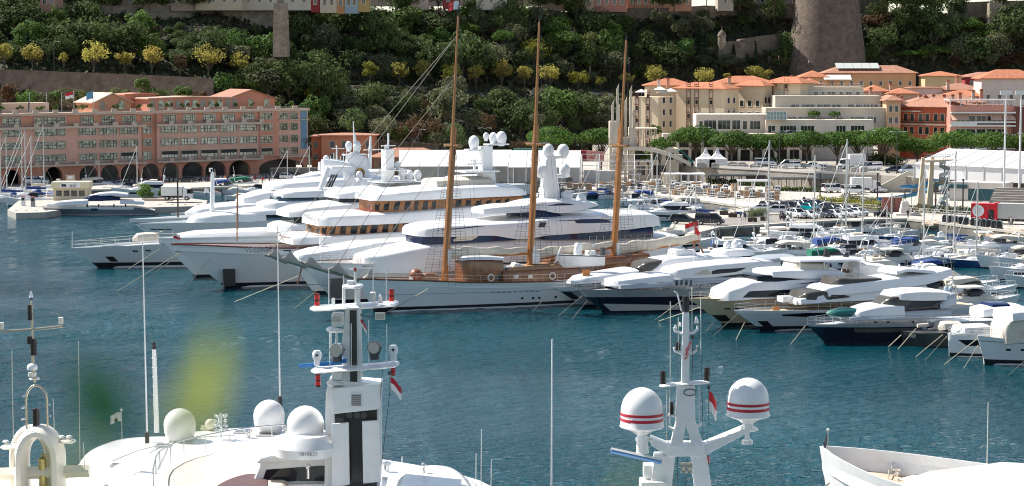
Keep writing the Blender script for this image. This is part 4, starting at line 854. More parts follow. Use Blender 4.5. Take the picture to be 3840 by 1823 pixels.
# ---- cars
tyre=M('tyre_rubber',(.02,.02,.02),.8); rim=M('wheel_rim',(.5,.5,.52),.3,.8); lampm=M('headlight_glass',(.7,.72,.75),.1); tail=M('tail_light',(.35,.01,.01),.2); plate=M('number_plate',(.6,.6,.55),.5)
CARP={'sedan':(4.6,1.85,[(-2.3,.35,.85),(-2.2,.3,.98),(-1.5,.3,1.02),(.9,.3,.98),(2.0,.3,.82),(2.28,.35,.6)],[(-1.75,1.0,.66),(-1.1,1.4,.62),(.1,1.42,.62),(1.0,.98,.70)]),
 'suv':(4.75,1.95,[(-2.35,.4,1.05),(-2.25,.35,1.15),(-1.5,.35,1.15),(1.0,.35,1.12),(2.1,.35,1.05),(2.36,.4,.75)],[(-2.25,1.14,.78),(-1.95,1.72,.7),(.2,1.75,.7),(1.1,1.1,.78)]),
 'van':(5.2,2.0,[(-2.6,.4,1.2),(-2.5,.35,1.3),(-1.5,.35,1.3),(1.3,.35,1.25),(2.3,.35,1.0),(2.6,.4,.7)],[(-2.58,1.28,.9),(-2.5,2.0,.84),(1.0,2.02,.84),(2.0,1.18,.86)]),
 'hatch':(4.0,1.75,[(-2.0,.35,.95),(-1.9,.3,1.02),(-1.2,.3,1.02),(.8,.3,1.0),(1.8,.3,.85),(2.0,.35,.6)],[(-1.92,1.0,.7),(-1.55,1.48,.62),(.1,1.5,.62),(1.05,.98,.72)])}
def car(kind,col,label,loc,rz,group='cars parked on the quay',metal=.3):
    L,Wd,body,gh=CARP[kind]; root=thing('parked_car' if kind!='van' else 'parked_van',label,'car' if kind!='van' else 'van',loc,rz,group)
    pm=M('car_paint_%d_%d_%d'%tuple(int(c*99) for c in col),col,.22,metal,coat=.5); w=Wd/2
    mb=MB(); mb.loft([[(x,s*w*(.86 if i in(0,len(body)-1) else 1)*k,zz) for s,k,zz in ((-1,.97,zb),(-1,1,zb+(zt-zb)*.55),(-1,.93,zt),(1,.93,zt),(1,1,zb+(zt-zb)*.55),(1,.97,zb))] for i,(x,zb,zt) in enumerate(body)]); mb.build('body',pm,root)
    z0=gh[0][1]; mb=MB(); (xa,_,wa),(xb,zr,wb),(xc,_,wc),(xd,zd,wd)=gh
    r1=[(xa,-wa*1.15,z0),(xd,-wd*1.12,zd),(xd,wd*1.12,zd),(xa,wa*1.15,z0)]; r2=[(xb,-wb,zr),(xc,-wc,zr),(xc,wc,zr),(xb,wb,zr)]
    mb.loft([r1,r2]); mb.build('window_glass',glass,root,smooth=0)
    mb=MB(); mb.loft([[(x,y*1.02,z+.004) for x,y,z in r2],[(x*.97,y*.9,z+.06) for x,y,z in r2]]); 
    for s in (-1,1):
        for a,b in ((0,0),(1,1)): p=Vector(r1[a if s<0 else 3-a]); q=Vector(r2[b if s<0 else 3-b]); mb.tube([p*1.004,q*1.006],.045,4)
        xm=(xb+xc)/2-.1; mb.tube([(xm,s*wa*1.16,z0),(xm,s*wb*1.03,zr)],.045,4)
    mb.build('roof',pm,root,smooth=0)
    if kind=='van': mb=MB(); [mb.box(xa+.1,.1,s*w*.90-.02,s*w*.90+.02,z0,zr-.1) for s in (-1,1)]; mb.build('side_panel',pm,root,smooth=0)
    r=.33 if kind in('sedan','hatch') else .37
    for x in (-L*.3,L*.31):
        for s in (-1,1):
            c=Matrix.Translation((x,s*(w-.08),r))@Matrix.Rotation(pi/2,4,'X')
            wh=MB().lathe([(.05,-.11),(r*.8,-.11),(r,-.07),(r,.07),(r*.8,.11),(.05,.11)],n=12).xf(c).build('wheel',tyre,root); MB().lathe([(.02,-.125),(r*.6,-.122),(r*.62,.122),(.02,.125)],n=8).xf(c).build('rim',rim,wh)
    for s in (-1,1):
        x,zb,zt=body[-1]; mb=MB(); mb.box(x-.22,x-.03,s*w*.72-.2,s*w*.72+.2,zt+.02,zt+.16); mb.build('headlight',lampm,root,smooth=0)
        x,zb,zt=body[0]; mb=MB(); mb.box(x-.02,x+.15,s*w*.75-.14,s*w*.75+.14,zt-.15,zt+.05); mb.build('tail_light',tail,root,smooth=0)
    mb=MB(); mb.box(L/2-.06,L/2+.01,-.45,.45,.45,.62); mb.build('grille',black,root,smooth=0); mb=MB(); mb.box(L/2+.012,L/2+.03,-.26,.26,.38,.48); mb.box(-L/2-.03,-L/2-.012,-.26,.26,.6,.7); mb.build('number_plate',plate,root,smooth=0)
    return root
WH=(.75,.75,.76)
def carp(kind,col,label,px,py,deg,z=QZ+.01,**k): return car(kind,col,label,P(px,py,z),radians(deg),**k)
carp('van',(.012,.014,.018),'long black van parked on the pier by the planters',2663,843,-12)
carp('suv',(.015,.02,.022),'black off roader left of the black van',2565,840,-14)
carp('suv',WH,'big white limousine with an upright silver grille at the quay edge',2990,817,-62)
carp('sedan',WH,'white coupe right of the big white limousine',3035,818,-62)
carp('suv',(.10,.12,.13),'dark grey off roader between the white cars',3083,815,-62)
carp('sedan',(.72,.72,.74),'low white sports car right of the dark grey off roader',3133,816,-58)
carp('sedan',(.74,.75,.76),'white saloon, second from the right of the front row',3178,813,-58)
carp('hatch',WH,'white hatchback at the right end of the front row',3222,809,-58)
carp('suv',WH,'white estate car at the left end of the car park',2905,803,165)
carp('suv',(.012,.013,.015),'black estate car in the second row behind the limousine',2962,791,-60)
carp('sedan',(.4,.42,.44),'silver saloon in the second row',2998,785,-60)
carp('hatch',(.0,.30,.36),'turquoise hatchback in the second row',3040,791,-60)
carp('sedan',(.25,.28,.30),'grey green saloon at the right end of the second row',3090,787,170)
carp('sedan',(.7,.71,.72),'white car half hidden by shrubs on the pier',2850,793,160)
for i,(px,py,c,l) in enumerate(((3125,795,(.02,.02,.025),'black hatchback behind the white sports car'),(3160,797,(.3,.31,.33),'grey hatchback behind the white sports cars'),(3200,799,WH,'white hatchback in the second row at its right end'),(2930,786,(.35,.36,.38),'grey car behind the white estate car'),(3015,778,WH,'white car at the back of the car park'),(3062,780,(.02,.03,.05),'dark blue car at the back of the car park'),(2880,784,(.05,.05,.055),'black car by the pier shrubs'))): carp('hatch',c,l,px,py,-60)
carp('sedan',(.45,.46,.48),'silver hatchback on the road before the terracotta arches',893,679,178,group='cars on the shore road')
carp('sedan',(.02,.02,.022),'black saloon in the shade of the terracotta arches',700,683,178,group='cars on the shore road')
carp('van',(.55,.6,.66),'pale blue van at the foot of the terracotta building',143,692,0,group='cars on the shore road')
carp('hatch',(.55,.56,.58),'grey white small car behind the tall masts at the right arches',1080,672,0,group='cars on the shore road')
for i,(px,py,c,k,l) in enumerate(((3125,722,WH,'van','white van beside the black pergola'),(3200,728,WH,'van','white van with open door right of the first white van'),(3290,722,WH,'hatch','small white pickup at the foot of the pool stairs'),(2960,632,WH,'van','white van on the upper terrace above the black pergola'),(3040,632,(.3,.32,.34),'sedan','grey car on the upper terrace'),(3080,634,WH,'sedan','white car on the upper terrace between lamp posts'),(3265,640,WH,'van','big white van with a dark windscreen on the upper terrace'),(3415,652,(.35,.42,.5),'van','pale blue van behind the left end of the big tent'),(2870,622,WH,'van','white van behind the pagoda tents'),(2035,548,WH,'hatch','white car parked high beside the red flowers'),(3350,648,(.02,.03,.06),'hatch','dark blue car under the pines'))):
    carp(k,c,l,px,py,(20,15,5,178,170,175,200,190,0,180,180)[i],z=TZ+.01 if py<660 and py>600 else (QZ+.01 if py>600 else 9.0),group='vehicles around the terrace')
def lorry(label,loc,rz,boxcol,L,H,cab=WH,Wd=2.3,group=None,name='box_truck'):
    root=thing(name,label,'truck',loc,rz,group); bm_=M('truck_box_%d_%d_%d'%tuple(int(c*99) for c in boxcol),boxcol,.5,var=.04)
    mb=MB(); mb.box(-L/2,L/2-2.0,-Wd/2,Wd/2,1.0,H); mb.build('cargo_box',bm_,root,smooth=0)
    mb=MB(); mb.slab([(L/2-1.9,.5),(L/2,.5),(L/2,1.4),(L/2-.35,2.5),(L/2-1.9,2.6)],-Wd/2+.05,Wd/2-.05); mb.build('cab',M('truck_cab',cab,.3),root,smooth=0)
    mb=MB(); mb.slab([(L/2-1.0,1.45),(L/2+.02,1.45),(L/2-.3,2.35),(L/2-1.0,2.35)],-Wd/2-.01,Wd/2+.01); mb.build('window_glass',glass,root,smooth=0)
    mb=MB(); mb.box(-L/2+.1,L/2-1.9,-Wd/2+.3,Wd/2-.3,.6,.995); mb.build('chassis',black,root,smooth=0)
    for x in (-L/2+1.2,L/2-1.1):
        for s in (-1,1):
            c=Matrix.Translation((x,s*(Wd/2-.15),.48))@Matrix.Rotation(pi/2,4,'X'); wh=MB().lathe([(.05,-.14),(.48,-.12),(.48,.12),(.05,.14)],n=12).xf(c).build('wheel',tyre,root); MB().lathe([(.02,-.15),(.26,-.15),(.26,.15),(.02,.15)],n=8).xf(c).build('rim',rim,wh)
    return root
lorry('white box truck with cab facing right beside the white vans',P(3245,722,QZ),0,(.7,.7,.7),6.5,3.3)
lorry('tall white delivery lorry behind the mast on the upper terrace',P(3195,636,TZ),radians(190),(.72,.72,.72),6,3.6)
t=lorry('white fuel tanker lorry on the fuel dock',P(665,751,QZ),radians(0),(.70,.70,.69),6.4,2.9)
# articulated red and white lorry at the right
a=P(3640,838,QZ); tr=thing('event_trailer','long pale grey trailer with a red front and a white disc at the right edge','trailer',a,radians(-22)); 
redt=M('trailer_red',(.62,.008,.02),.35)
mb=MB(); mb.box(4.7,22,0,2.6,1.0,3.7); mb.build('cargo_box',M('trailer_grey',(.45,.45,.44),.5,var=.05),tr,smooth=0); mb=MB(); mb.box(.0,4.2,0,2.6,.95,3.6); mb.box(4.203,4.697,-.25,2.7,.3,3.8); mb.build('red_front',redt,tr,smooth=0)
mb=MB(); mb.lathe([(1.05,0),(1.05,.03)],n=24).xf(Matrix.Translation((1.3,-.004,2.3))@Matrix.Rotation(pi/2,4,'X')); dsc=mb.build('white_disc',white,tr,smooth=0)
mb=MB(); [mb.box(.65,1.9-.25*(k%2),-.05,-.036,2.75-.28*k,2.82-.28*k) for k in range(4)]; mb.build('printed_lines',M('pale_red_print',(.5,.2,.2),.6),tr,smooth=0)
mb=MB(); mb.box(3.1,4.1,-.02,-.004,.96,2.6); mb.build('door_opening',black,tr,smooth=0); mb=MB(); mb.box(.3,22,.3,2.3,.55,.945); mb.build('chassis',black,tr,smooth=0)
for x in (1.2,2.4,7,16,17.2):
    c=Matrix.Translation((x,.25,.48))@Matrix.Rotation(pi/2,4,'X'); MB().lathe([(.05,-.14),(.48,-.12),(.48,.12),(.05,.14)],n=12).xf(c).build('wheel',tyre,tr)
# ---- scooters
def scooter(col,big=False):
    root=thing('motor_scooter',None,'scooter'); bm_=M('scooter_paint_%d'%int(col[0]*99+col[2]*9),col,.3)
    mb=MB(); mb.slab([(-.8,.55),(-.75,.8),(-.1,.78),(.15,.4),(.55,.45),(.72,.95),(.6,1.0),(.4,.5),(.1,.3),(-.5,.3)],-.17,.17); mb.build('body',bm_,root,smooth=0)
    mb=MB(); mb.slab([(-.78,.8),(-.72,.9),(-.1,.86),(-.08,.79)],-.15,.15); mb.build('seat',black,root,smooth=0)
    for x in (-.62,.68): MB().lathe([(.08,-.06),(.27,-.05),(.27,.05),(.08,.06)],n=10).xf(Matrix.Translation((x,0,.27))@Matrix.Rotation(pi/2,4,'X')).build('wheel',tyre,root)
    mb=MB(); mb.tube([(.62,-.33,1.05),(.66,0,1.0),(.62,.33,1.05)],.025,5); mb.tube([(.66,0,1.0),(.72,0,.3)],.035,5); mb.slab([(.68,1.0),(.76,1.0),(.62,1.45),(.58,1.45)],-.16,.16); mb.build('handlebar',dgrey,root)
    return Proto(root)
SCO=[scooter((.02,.02,.022)),scooter((.6,.6,.62)),scooter((.35,.02,.02)),scooter((.03,.06,.14))]
def scoot(i,px,py,deg,label,group,z=QZ+.01): return SCO[i].put(P(px,py,z),radians(deg),label,group)
r2=random.Random(9)
for k in range(46):
    px=300+k*14.6+r2.uniform(-4,4)
    if 660<px<740 or 860<px<930: continue
    scoot(r2.choice((0,0,1,3,0,2)),px,691-(px-300)*.022+r2.uniform(-1.5,1.5),90+r2.uniform(-15,15),'scooter in the long row parked before the terracotta arches','scooters before the terracotta arches')
for k in range(14): scoot(r2.choice((0,0,1,3)),985+k*13,672-k*.4,90+r2.uniform(-15,15),'scooter in the dark row before the kiosks','scooters before the kiosks')
for k in range(6): scoot(r2.choice((0,3,2,0)),3128+k*13,793+k*1.2,110,'scooter in the row behind the white sports cars','scooters in the car park')
for k in range(4): scoot((0,3,0,1)[k],3288+k*12,814,-60,'scooter in the small row left of the white plinth','scooters by the white plinth')
for k in range(3): scoot(0,2932+k*14,826,-70,'black motorcycle at the quay edge left of the white limousine','motorcycles at the quay edge')
scoot(2,3012,764,-75,'red and black scooter riding away down the marked road',None); scoot(1,3080,769,-30,'white scooter with a rider in white on the road',None)
person('rider in black on the red scooter',P(3012,764,QZ+.35),radians(-75),(.02,.02,.02),(.02,.02,.03),'sit'); person('rider in white shirt on the white scooter',P(3080,769,QZ+.35),radians(-30),(.75,.75,.75),(.03,.03,.04),'sit')
for px,py,z,d,t,b,po,sh,l in ((2778,829,QZ,-80,(.04,.15,.12),(.04,.1,.1),'stand',1,'person in a teal shirt beside the planter on the pier'),(2792,828,QZ,-60,(.03,.05,.10),(.04,.05,.09),'walk',1,'person in dark blue next to the one in teal'),(2803,827,QZ,-100,(.72,.72,.72),(.5,.5,.5),'walk',1,'person in white shirt by the shrubs on the pier'),(3404,819,QZ,-90,(.02,.02,.025),(.02,.02,.03),'stand',0,'person all in black right of the white plinth'),(3606,840,QZ,200,(.72,.74,.78),(.6,.6,.6),'stand',0,'person in white leaning at the grey bins'),(3622,838,QZ,-70,(.70,.73,.78),(.35,.15,.14),'walk',1,'person in pale blue shirt and red shorts by the bins'),(3783,851,QZ,-60,(.03,.03,.035),(.45,.45,.45),'walk',0,'person with dark top walking before the trailer'),(3790,850,QZ,-60,(.7,.7,.7),(.4,.4,.42),'walk',0,'person in white walking before the trailer'),(3508,772,QZ,-90,(.6,.06,.02),(.55,.05,.02),'stand',0,'lifeguard in orange red at the pool side'),(2906,775,QZ,0,(.55,.5,.45),(.5,.45,.4),'walk',1,'person in beige crossing the marked road'),(985,690,QZ,90,(.5,.03,.03),(.1,.1,.15),'walk',0,'person in red top on the shore road'),(1010,688,QZ,80,(.02,.02,.03),(.03,.03,.05),'walk',0,'person in dark clothes right of the one in red'),(845,684,QZ,90,(.6,.2,.05),(.1,.1,.1),'stand',0,'person in orange vest before the arches'),(3032,245,20.3,0,(.7,.7,.7),(.1,.1,.15),'walk',0,'tiny person in white on the ramp below the bastion'),(2920,228,21.5,0,(.5,.1,.08),(.1,.1,.1),'walk',0,'tiny person in red on the ramp below the bastion')):
    person(l,P(px,py,z) if z<19 else PD(px,py,696),radians(d),t,b,po,bool(sh))
# ---- lamps and masts
def lamp(label,px,yb,yt,z,double=True,D=None,kind='arm',group='street lamps along the harbour'):
    p=P(px,yb,z); h=CH-(yt-HZ)*p.y/F-z; root=thing('street_lamp',label,'street lamp',p,group=group); mb=MB(); mb.tube([(0,0,-.3),(0,0,h)],.1,6,.06); mb.build('pole',dgrey,root)
    if kind=='arm':
        for s in ((-1,1) if double else (1,)):
            mb=MB(); mb.tube([(0,0,h-.1),(s*.6,0,h+.15),(s*1.5,0,h+.1)],.05,5); mb.build('arm',grey,root); mb=MB(); mb.box(s*1.5-.35,s*1.5+.35,-.13,.13,h,h+.12); mb.build('lamp_head',alu,root)
    elif kind=='disc':
        mb=MB(); mb.lathe([(.1,h-.35),(.18,h-.1),(.55,h),(.5,h+.12),(.05,h+.16)],n=12); mb.build('lamp_head',white,root)
    return root
for l,px,yb,yt,z,dbl in (('double armed street lamp left of the first umbrella pines',2412,620,482,3,1),('double armed street lamp among the pines behind the pagoda tents',2636,625,478,TZ,1),('double armed street lamp at the left of the arcade',2922,632,492,TZ,1),('tall double armed street lamp before the dark trees on the terrace',3362,652,494,TZ,1),('double armed street lamp right of the glasshouse',3252,640,490,TZ,1),('single armed street lamp on the hill road behind the orange house',1570,540,486,9,0),('double armed street lamp behind the white mast column',1818,560,480,7,1),('single street lamp at the tall plane trees on the left terrace',203,268,158,27.3,0),('double armed street lamp left of the pagoda tents',2975,625,490,TZ,1)): lamp(l,px,yb,yt,z,bool(dbl))
for i,(px,yb,yt,l) in enumerate(((220,703,672,'disc shaped lamp left of the fuel station'),(284,703,679,'disc shaped lamp behind the fuel station sign'),(156,703,663,'disc shaped lamp at the tallest left mast'),(3117,800,738,'white disc lamp rising between the parked cars'),(3353,800,734,'white disc lamp before the red brick panel'))): lamp(l,px,yb,yt,QZ,kind='disc',group='disc lamps on the quay')
for px,yb,yt,l in ((3765,712,-30,'left floodlight mast'),(3822,716,-30,'right floodlight mast')):
    p=P(px,yb,TZ); h=CH-(355-HZ)*p.y/F-TZ; root=thing('floodlight_mast','tall white %s rising before the big tent'%l,'mast',p); mb=MB(); mb.tube([(0,0,-1),(0,0,h)],.24,8,.16); mb.build('pole',M('mast_white',(.72,.72,.73),.5),root); mb=MB(); mb.tube([(-.5,0,h-7.5),(.5,0,h-7.5)],.08,5); mb.build('cross_bar',alu,root); mb=MB(); mb.box(-1.1,1.1,-.3,.3,h+.01,h+.8); mb.build('lamp_head',alu,root,smooth=0)
for px,yb,yt,l in ((3290,760,656,'black post left of the water slide'),(3508,800,690,'black post at the pool hedge'),(3549,800,672,'black post right of the diving tower'),(3610,800,678,'thick dark navy post before the pool'),(3075,735,655,'black post beside the white van'),(665,802,622,'tall black post on the white foredeck at the left'),(736,818,708,'dark post behind the white foredeck')):
    if px<1000: continue
    p=P(px,yb,QZ); h=CH-(yt-HZ)*p.y/F-QZ; root=thing('black_post',l,'post',p); mb=MB(); mb.tube([(0,0,-.2),(0,0,h)],.16,7,.12); mb.build('pole',navy,root); mb=MB(); mb.lathe([(.2,h),(.22,h+.35),(.05,h+.45)],n=8); mb.build('cap',black,root)
# ---- big right tent, pool, diving tower, slides
a=P(3428,667,TZ); tent('huge white marquee with ribbed roof at the right edge',a,radians(-46),62,25,3.1,6.0,walls='fblr',bays=14)
dt=thing('diving_tower','beige concrete diving tower with a railed top platform','diving tower',P(3478,782,QZ)); s_=1/S(P(3478,782,QZ).y)
zz=lambda y: (782-y)*s_; xx=lambda px:(px-3478)*s_
bge=M('beige_concrete',(.55,.44,.32),.8,var=.08,scale=.6)
for x,y_ in ((xx(3455),0),(xx(3495),1.4)):
    mb=MB(); mb.loft([[(x-.9,y_-.5,0),(x+.35,y_-.5,0),(x+.35,y_+.5,0),(x-.9,y_+.5,0)],[(x-.1,y_-.4,zz(590)),(x+.45,y_-.4,zz(590)),(x+.45,y_+.4,zz(590)),(x-.1,y_+.4,zz(590))]]); mb.build('leg',bge,dt,smooth=0)
mb=MB(); mb.slab([(xx(3468),zz(600)),(xx(3572),zz(597)),(xx(3572),zz(600)),(xx(3530),zz(606)),(xx(3468),zz(609))],-.9,1.9); mb.build('platform',bge,dt,smooth=0)
mb=MB()
for k in range(15): x=xx(3470)+k*.36; mb.box(x-.03,x+.03,-.88,-.83,zz(597),zz(580))
for z in (zz(580),zz(588)): mb.box(xx(3470),xx(3568),-.9,-.82,z,z+.07); mb.box(xx(3470),xx(3568),1.8,1.87,z,z+.07)
mb.build('railing',grey,dt,smooth=0)
sp_=thing('spiral_stair','grey spiral staircase up to the diving platform','stairs',P(3540,782,QZ)); mb=MB(); mb.tube([(0,0,0),(0,0,zz(605))],.15,6); n=60; H_=zz(612)
mb.build('centre_post',grey,sp_); mb=MB()
for k in range(n):
    a0=2*pi*k/16; a1=2*pi*(k+1)/16; z=H_*k/n; z1=H_*(k+1)/n; mb.add([(.15*cos(a0),.15*sin(a0),z),(1.1*cos(a0),1.1*sin(a0),z),(1.1*cos(a1),1.1*sin(a1),z),(.15*cos(a1),.15*sin(a1),z)],[(0,1,2,3)]); mb.add([(1.1*cos(a0),1.1*sin(a0),z),(1.1*cos(a1),1.1*sin(a1),z1),(1.1*cos(a1),1.1*sin(a1),z1+.8),(1.1*cos(a0),1.1*sin(a0),z+.8)],[(0,1,2,3)])
mb.build('steps',M('grey_mesh',(.42,.42,.40),.6),sp_,smooth=0)
slb=M('slide_blue',(.02,.19,.36),.25,var=.1,coat=.4)
def slide(label,pts,name='water_slide'):
    c=P(3400,775,QZ); q=[Vector(((px-1920)/F*(c.y+dy)-c.x, dy, CH-(py-HZ)*(c.y+dy)/F-QZ)) for px,py,dy in pts]; root=thing(name,label,'water slide',c)
    m_=[]
    for i in range(len(q)-1):
        for k in range(5): m_.append(q[i].lerp(q[i+1],k/5))
    m_.append(q[-1]); rings=[]
    for i,p in enumerate(m_):
        d=(m_[min(i+1,len(m_)-1)]-m_[max(i-1,0)]); d.z=0; d.normalize(); n_=Vector((d.y,-d.x,0)); rings.append([p+n_*.75*cos(t)+Vector((0,0,.62*(1-sin(t)))) for t in [pi*j/8 for j in range(9)]]+[p+n_*.82*cos(t)+Vector((0,0,.62-.70*sin(t))) for t in [pi*j/8 for j in range(8,-1,-1)]])
    mb=MB(); mb.loft(rings); mb.build('chute',slb,root,smooth=50)
    mb=MB(); [mb.tube([(p.x,p.y,0),(p.x,p.y,p.z-.1)],.1,5) for p in m_[4::9] if p.z>.5]; 
    if mb.v: mb.build('support',alu,root)
    return root
slide('upper blue water slide sweeping to the diving tower',[(3385,705,0),(3430,704,-1.5),(3475,696,-1.5),(3515,680,0)])
slide('lower blue water slide ending at the pool edge',[(3298,752,-3),(3360,748,-3),(3430,735,-2),(3480,722,0),(3470,706,3)])
pt=thing('pool_building','white flat pool building with dark recess behind the diving tower','building',P(3560,752,QZ),radians(-30)); mb=MB(); mb.box(0,11.5,0,6,0,3.9); mb.build('wall',M('white_render',(.62,.57,.52)),pt,smooth=0); mb=MB(); mb.box(4,9.5,-.05,-.003,.2,2.6); mb.box(-3,3.8,-.6,-.003,2.6,3.4); mb.build('recess',M('dark_teal_panel',(.01,.07,.09),.4),pt,smooth=0)
bl=thing('grandstand','pale stepped grandstand before the big marquee','grandstand',P(3700,790,QZ),radians(-22)); mb=MB(); [mb.box(0,26,k*1.1,k*1.1+1.1,0,.6+k*.42) for k in range(9)]; mb.build('steps',M('terrace_stone'),bl,smooth=0); mb=MB()
for k in range(40): mb.box(k*.65,k*.65+.04,-.35,-.3,0,1.2)
for z in (.6,1.2): mb.box(0,26,-.36,-.29,z,z+.06)
mb.build('railing',white,bl,smooth=0)
mb=MB(); mb.quad(*[(p.x,p.y,QZ+.02) for p in (P(3480,792,QZ),P(3660,806,QZ),P(3650,780,QZ),P(3500,770,QZ))]); struct('pool_water',mb,M('pool_water',(.02,.22,.28),.05),smooth=0)
st=thing('terrace_stairs','long concrete stair ramp descending left to the pool','stairs',P(3285,722,QZ),radians(8)); mb=MB(); mb.slab([(0,0),(7.2,3.6),(11,3.6),(11,4.6),(7.0,4.6),(0,1.0)],0,.5); mb.build('parapet',concrete,st,smooth=0); mb=MB(); [mb.box(k*.6,k*.6+.6,.503,4,0,.3+k*.3) for k in range(12)]; mb.build('steps',concrete,st,smooth=0)
# statue
stt=thing('bronze_statue','dark bronze figure with an outstretched arm on a tall white plinth','statue',P(3392,806,QZ)); mb=MB(); mb.loft([[(-1.0,-1.0,0),(1.0,-1.0,0),(1.0,1.0,0),(-1.0,1.0,0)],[(-.55,-.55,2.6),(.55,-.55,2.6),(.55,.55,2.6),(-.55,.55,2.6)]]); mb.box(-1.9,1.9,-1.6,1.6,-.1,.35); mb.build('plinth',M('plinth_white',(.64,.6,.55),.7),stt,smooth=0)
fg=person('x',(0,0,2.6),0,pose='walk'); fg.parent=stt
for k in ('label','category','group'):
    if k in fg: del fg[k]
fg.name='figure'; brz=M('bronze',(.035,.05,.05),.45,.7)
for c in fg.children:
    c.data.materials.clear(); c.data.materials.append(brz); c.data.polygons.foreach_set('material_index',[0]*len(c.data.polygons))
mb=MB(); mb.tube([(0,.15,1.35),(-.45,.2,1.5),(-.9,.2,1.55)],.05,5,.03); mb.build('raised_arm',brz,fg); fg.scale=(1.15,)*3
def hedge(label,px0,y0,px1,y1,h,w,seed,kind='bright',z=QZ,n=900,name='hedge'):
    a,b=P(px0,y0,z),P(px1,y1,z); r_=random.Random(seed); mb=MB(); L=(b-a).length
    for _ in range(int(n*L/10)):
        t=r_.random(); p=a.lerp(b,t)+Vector((r_.uniform(-w/2,w/2),r_.uniform(-w/2,w/2),r_.uniform(.05,h)*(1+.12*sin(t*30)))); u=Vector((r_.gauss(0,1),r_.gauss(0,1),r_.gauss(0,1))).normalized()*r_.uniform(.12,.25); v=u.orthogonal().normalized()*r_.uniform(.1,.2); mb.add([p-u,p+v,p+u,p-v],[(0,1,2,3)])
    tag(mb.build(name,LM[kind],smooth=0),label,'hedge')
hedge('long trimmed hedge along the shore road by the car park',3078,762,3300,786,1.4,1.6,1,'yg'); hedge('dark hedge behind the railing at the pool',3300,790,3640,806,1.5,1.2,2,'olive'); hedge('planting behind the white vans',3160,752,3310,768,1.2,1.5,3,'olive'); hedge('shrubs beside the people on the pier',2800,815,2865,806,1.2,1.6,4,'olive'); hedge('clipped hedge under the black pergola',2900,716,3120,722,1.0,.8,5,'ever'); hedge('planting boxes under the left black pergola',2650,690,2870,700,1.3,1.2,6,'ever'); hedge('tall red flowering bed above the green containers',1925,556,2010,554,1.8,2.5,7,'dry',z=5); hedge('hedge row on the upper terrace before the pines',2880,618,3000,622,1.5,1.5,8,'bright',z=TZ)
rl=thing('roadside_railing','long pale railing along the road before the pool hedge','railing',(0,0,0)); a,b=P(3090,775,QZ),P(3640,815,QZ); mb=MB()
for k in range(41): p=a.lerp(b,k/40); mb=MB(); mb.box(p.x-.04,p.x+.04,p.y-.04,p.y+.04,QZ,QZ+1.0); mb.build('post',concrete,rl,smooth=0)
mb=MB(); [mb.tube([a+Vector((0,0,z)),b+Vector((0,0,z))],.05,4) for z in (.55,1.0)]; mb.build('rail',concrete,rl)
bp_=thing('brick_screen_wall','red brick screen wall left of the white plinth','wall',P(3345,800,QZ)); mb=MB(); mb.box(-1.9,1.9,0,.3,0,3.0); mb.build('face',M('red_brick',(.30,.12,.09),.9,var=.15,scale=3),bp_,smooth=0); mb=MB(); mb.box(-2,2,-.05,.35,3.003,3.15); mb.build('cap',concrete,bp_,smooth=0)
for i in range(11):
    p=P(3545+i*19.5+(i>4)*8,834+i*2.4,QZ); root=thing('recycling_bin','grey round topped waste bin in the row along the shore wall','bin',p,radians(-20),'waste bins along the shore wall'); mb=MB(); pr=[(-.55,0),(.55,0),(.55,.9)]+[(.55*cos(t),.9+.55*sin(t)) for t in (.5,1,1.57,2.1,2.6)]+[(-.55,.9)]
    mb.slab(pr,-.5,.5); mb.build('shell',M('bin_grey',(.32,.34,.36),.5),root,smooth=0); mb=MB(); mb.slab([(x*.8,z*.93+.02) for x,z in pr],-.53,-.502); mb.build('door',black,root,smooth=0)
# ---- pagoda tents, pergolas, market
for px,l in ((2646,'left pointed white pagoda tent'),(2690,'right pointed white pagoda tent')):
    p=P(px,627,TZ); s_=p.y/F; root=thing('pagoda_tent',l,'tent',p,group='pagoda tents'); w=34*s_; mb=MB(); mb.loft([[(w*k*x,w*k*y,z) for x,y in ((-1,-1),(1,-1),(1,1),(-1,1))] for k,z in ((1.03,(627-596)*s_),(.6,(627-588)*s_),(.25,(627-574)*s_),(.02,(627-552)*s_))]); mb.build('canopy',tentw,root,smooth=0); mb=MB(); [mb.box(x*w-.05,x*w+.05,y*w-.05,y*w+.05,0,(627-597)*s_) for x in(-1,1) for y in (-1,1)]; mb.build('pole',alu,root,smooth=0); mb=MB(); mb.box(-w+.06,w-.06,-w-.03,-w+.03,.05,(627-598)*s_); mb.box(-w-.03,-w+.03,-w+.06,w-.06,.05,(627-598)*s_); mb.build('side_wall',tentw,root,smooth=0)
blk=M('black_pergola_steel',(.03,.035,.035),.6)
pergola('long black flat roofed pergola under the terrace wall, left one',2665,2868,656,694,492,7,blk,blk,dp=5); pergola('long black flat roofed pergola with pale posts, right one',2903,3135,668,712,478,8,trim,blk,dp=5)
pergola('white square garden cabana with side curtains',2778,2884,676,744,462,2,white,white,dp=5)
pergola('row of white market awnings by the tent skeleton',2268,2400,650,680,500,5,alu,wcanvas,dp=4); pergola('white awning row left of the black pergolas',2500,2640,650,690,490,5,alu,wcanvas,dp=4); pergola('small beige kiosk with flat roof between the awnings',2485,2548,648,682,494,2,canvas,canvas,dp=4)
pxb('beige market hut behind the crate stacks','market_hut',2490,2545,650,493,canvas,dp=3); pxb('white cabin with grey shutter right of the tent skeleton','site_cabin',2360,2425,700,470,white,dp=2.5,wins=[(.3,1.2,.5,1.7),(1.8,2.8,.5,1.7)])
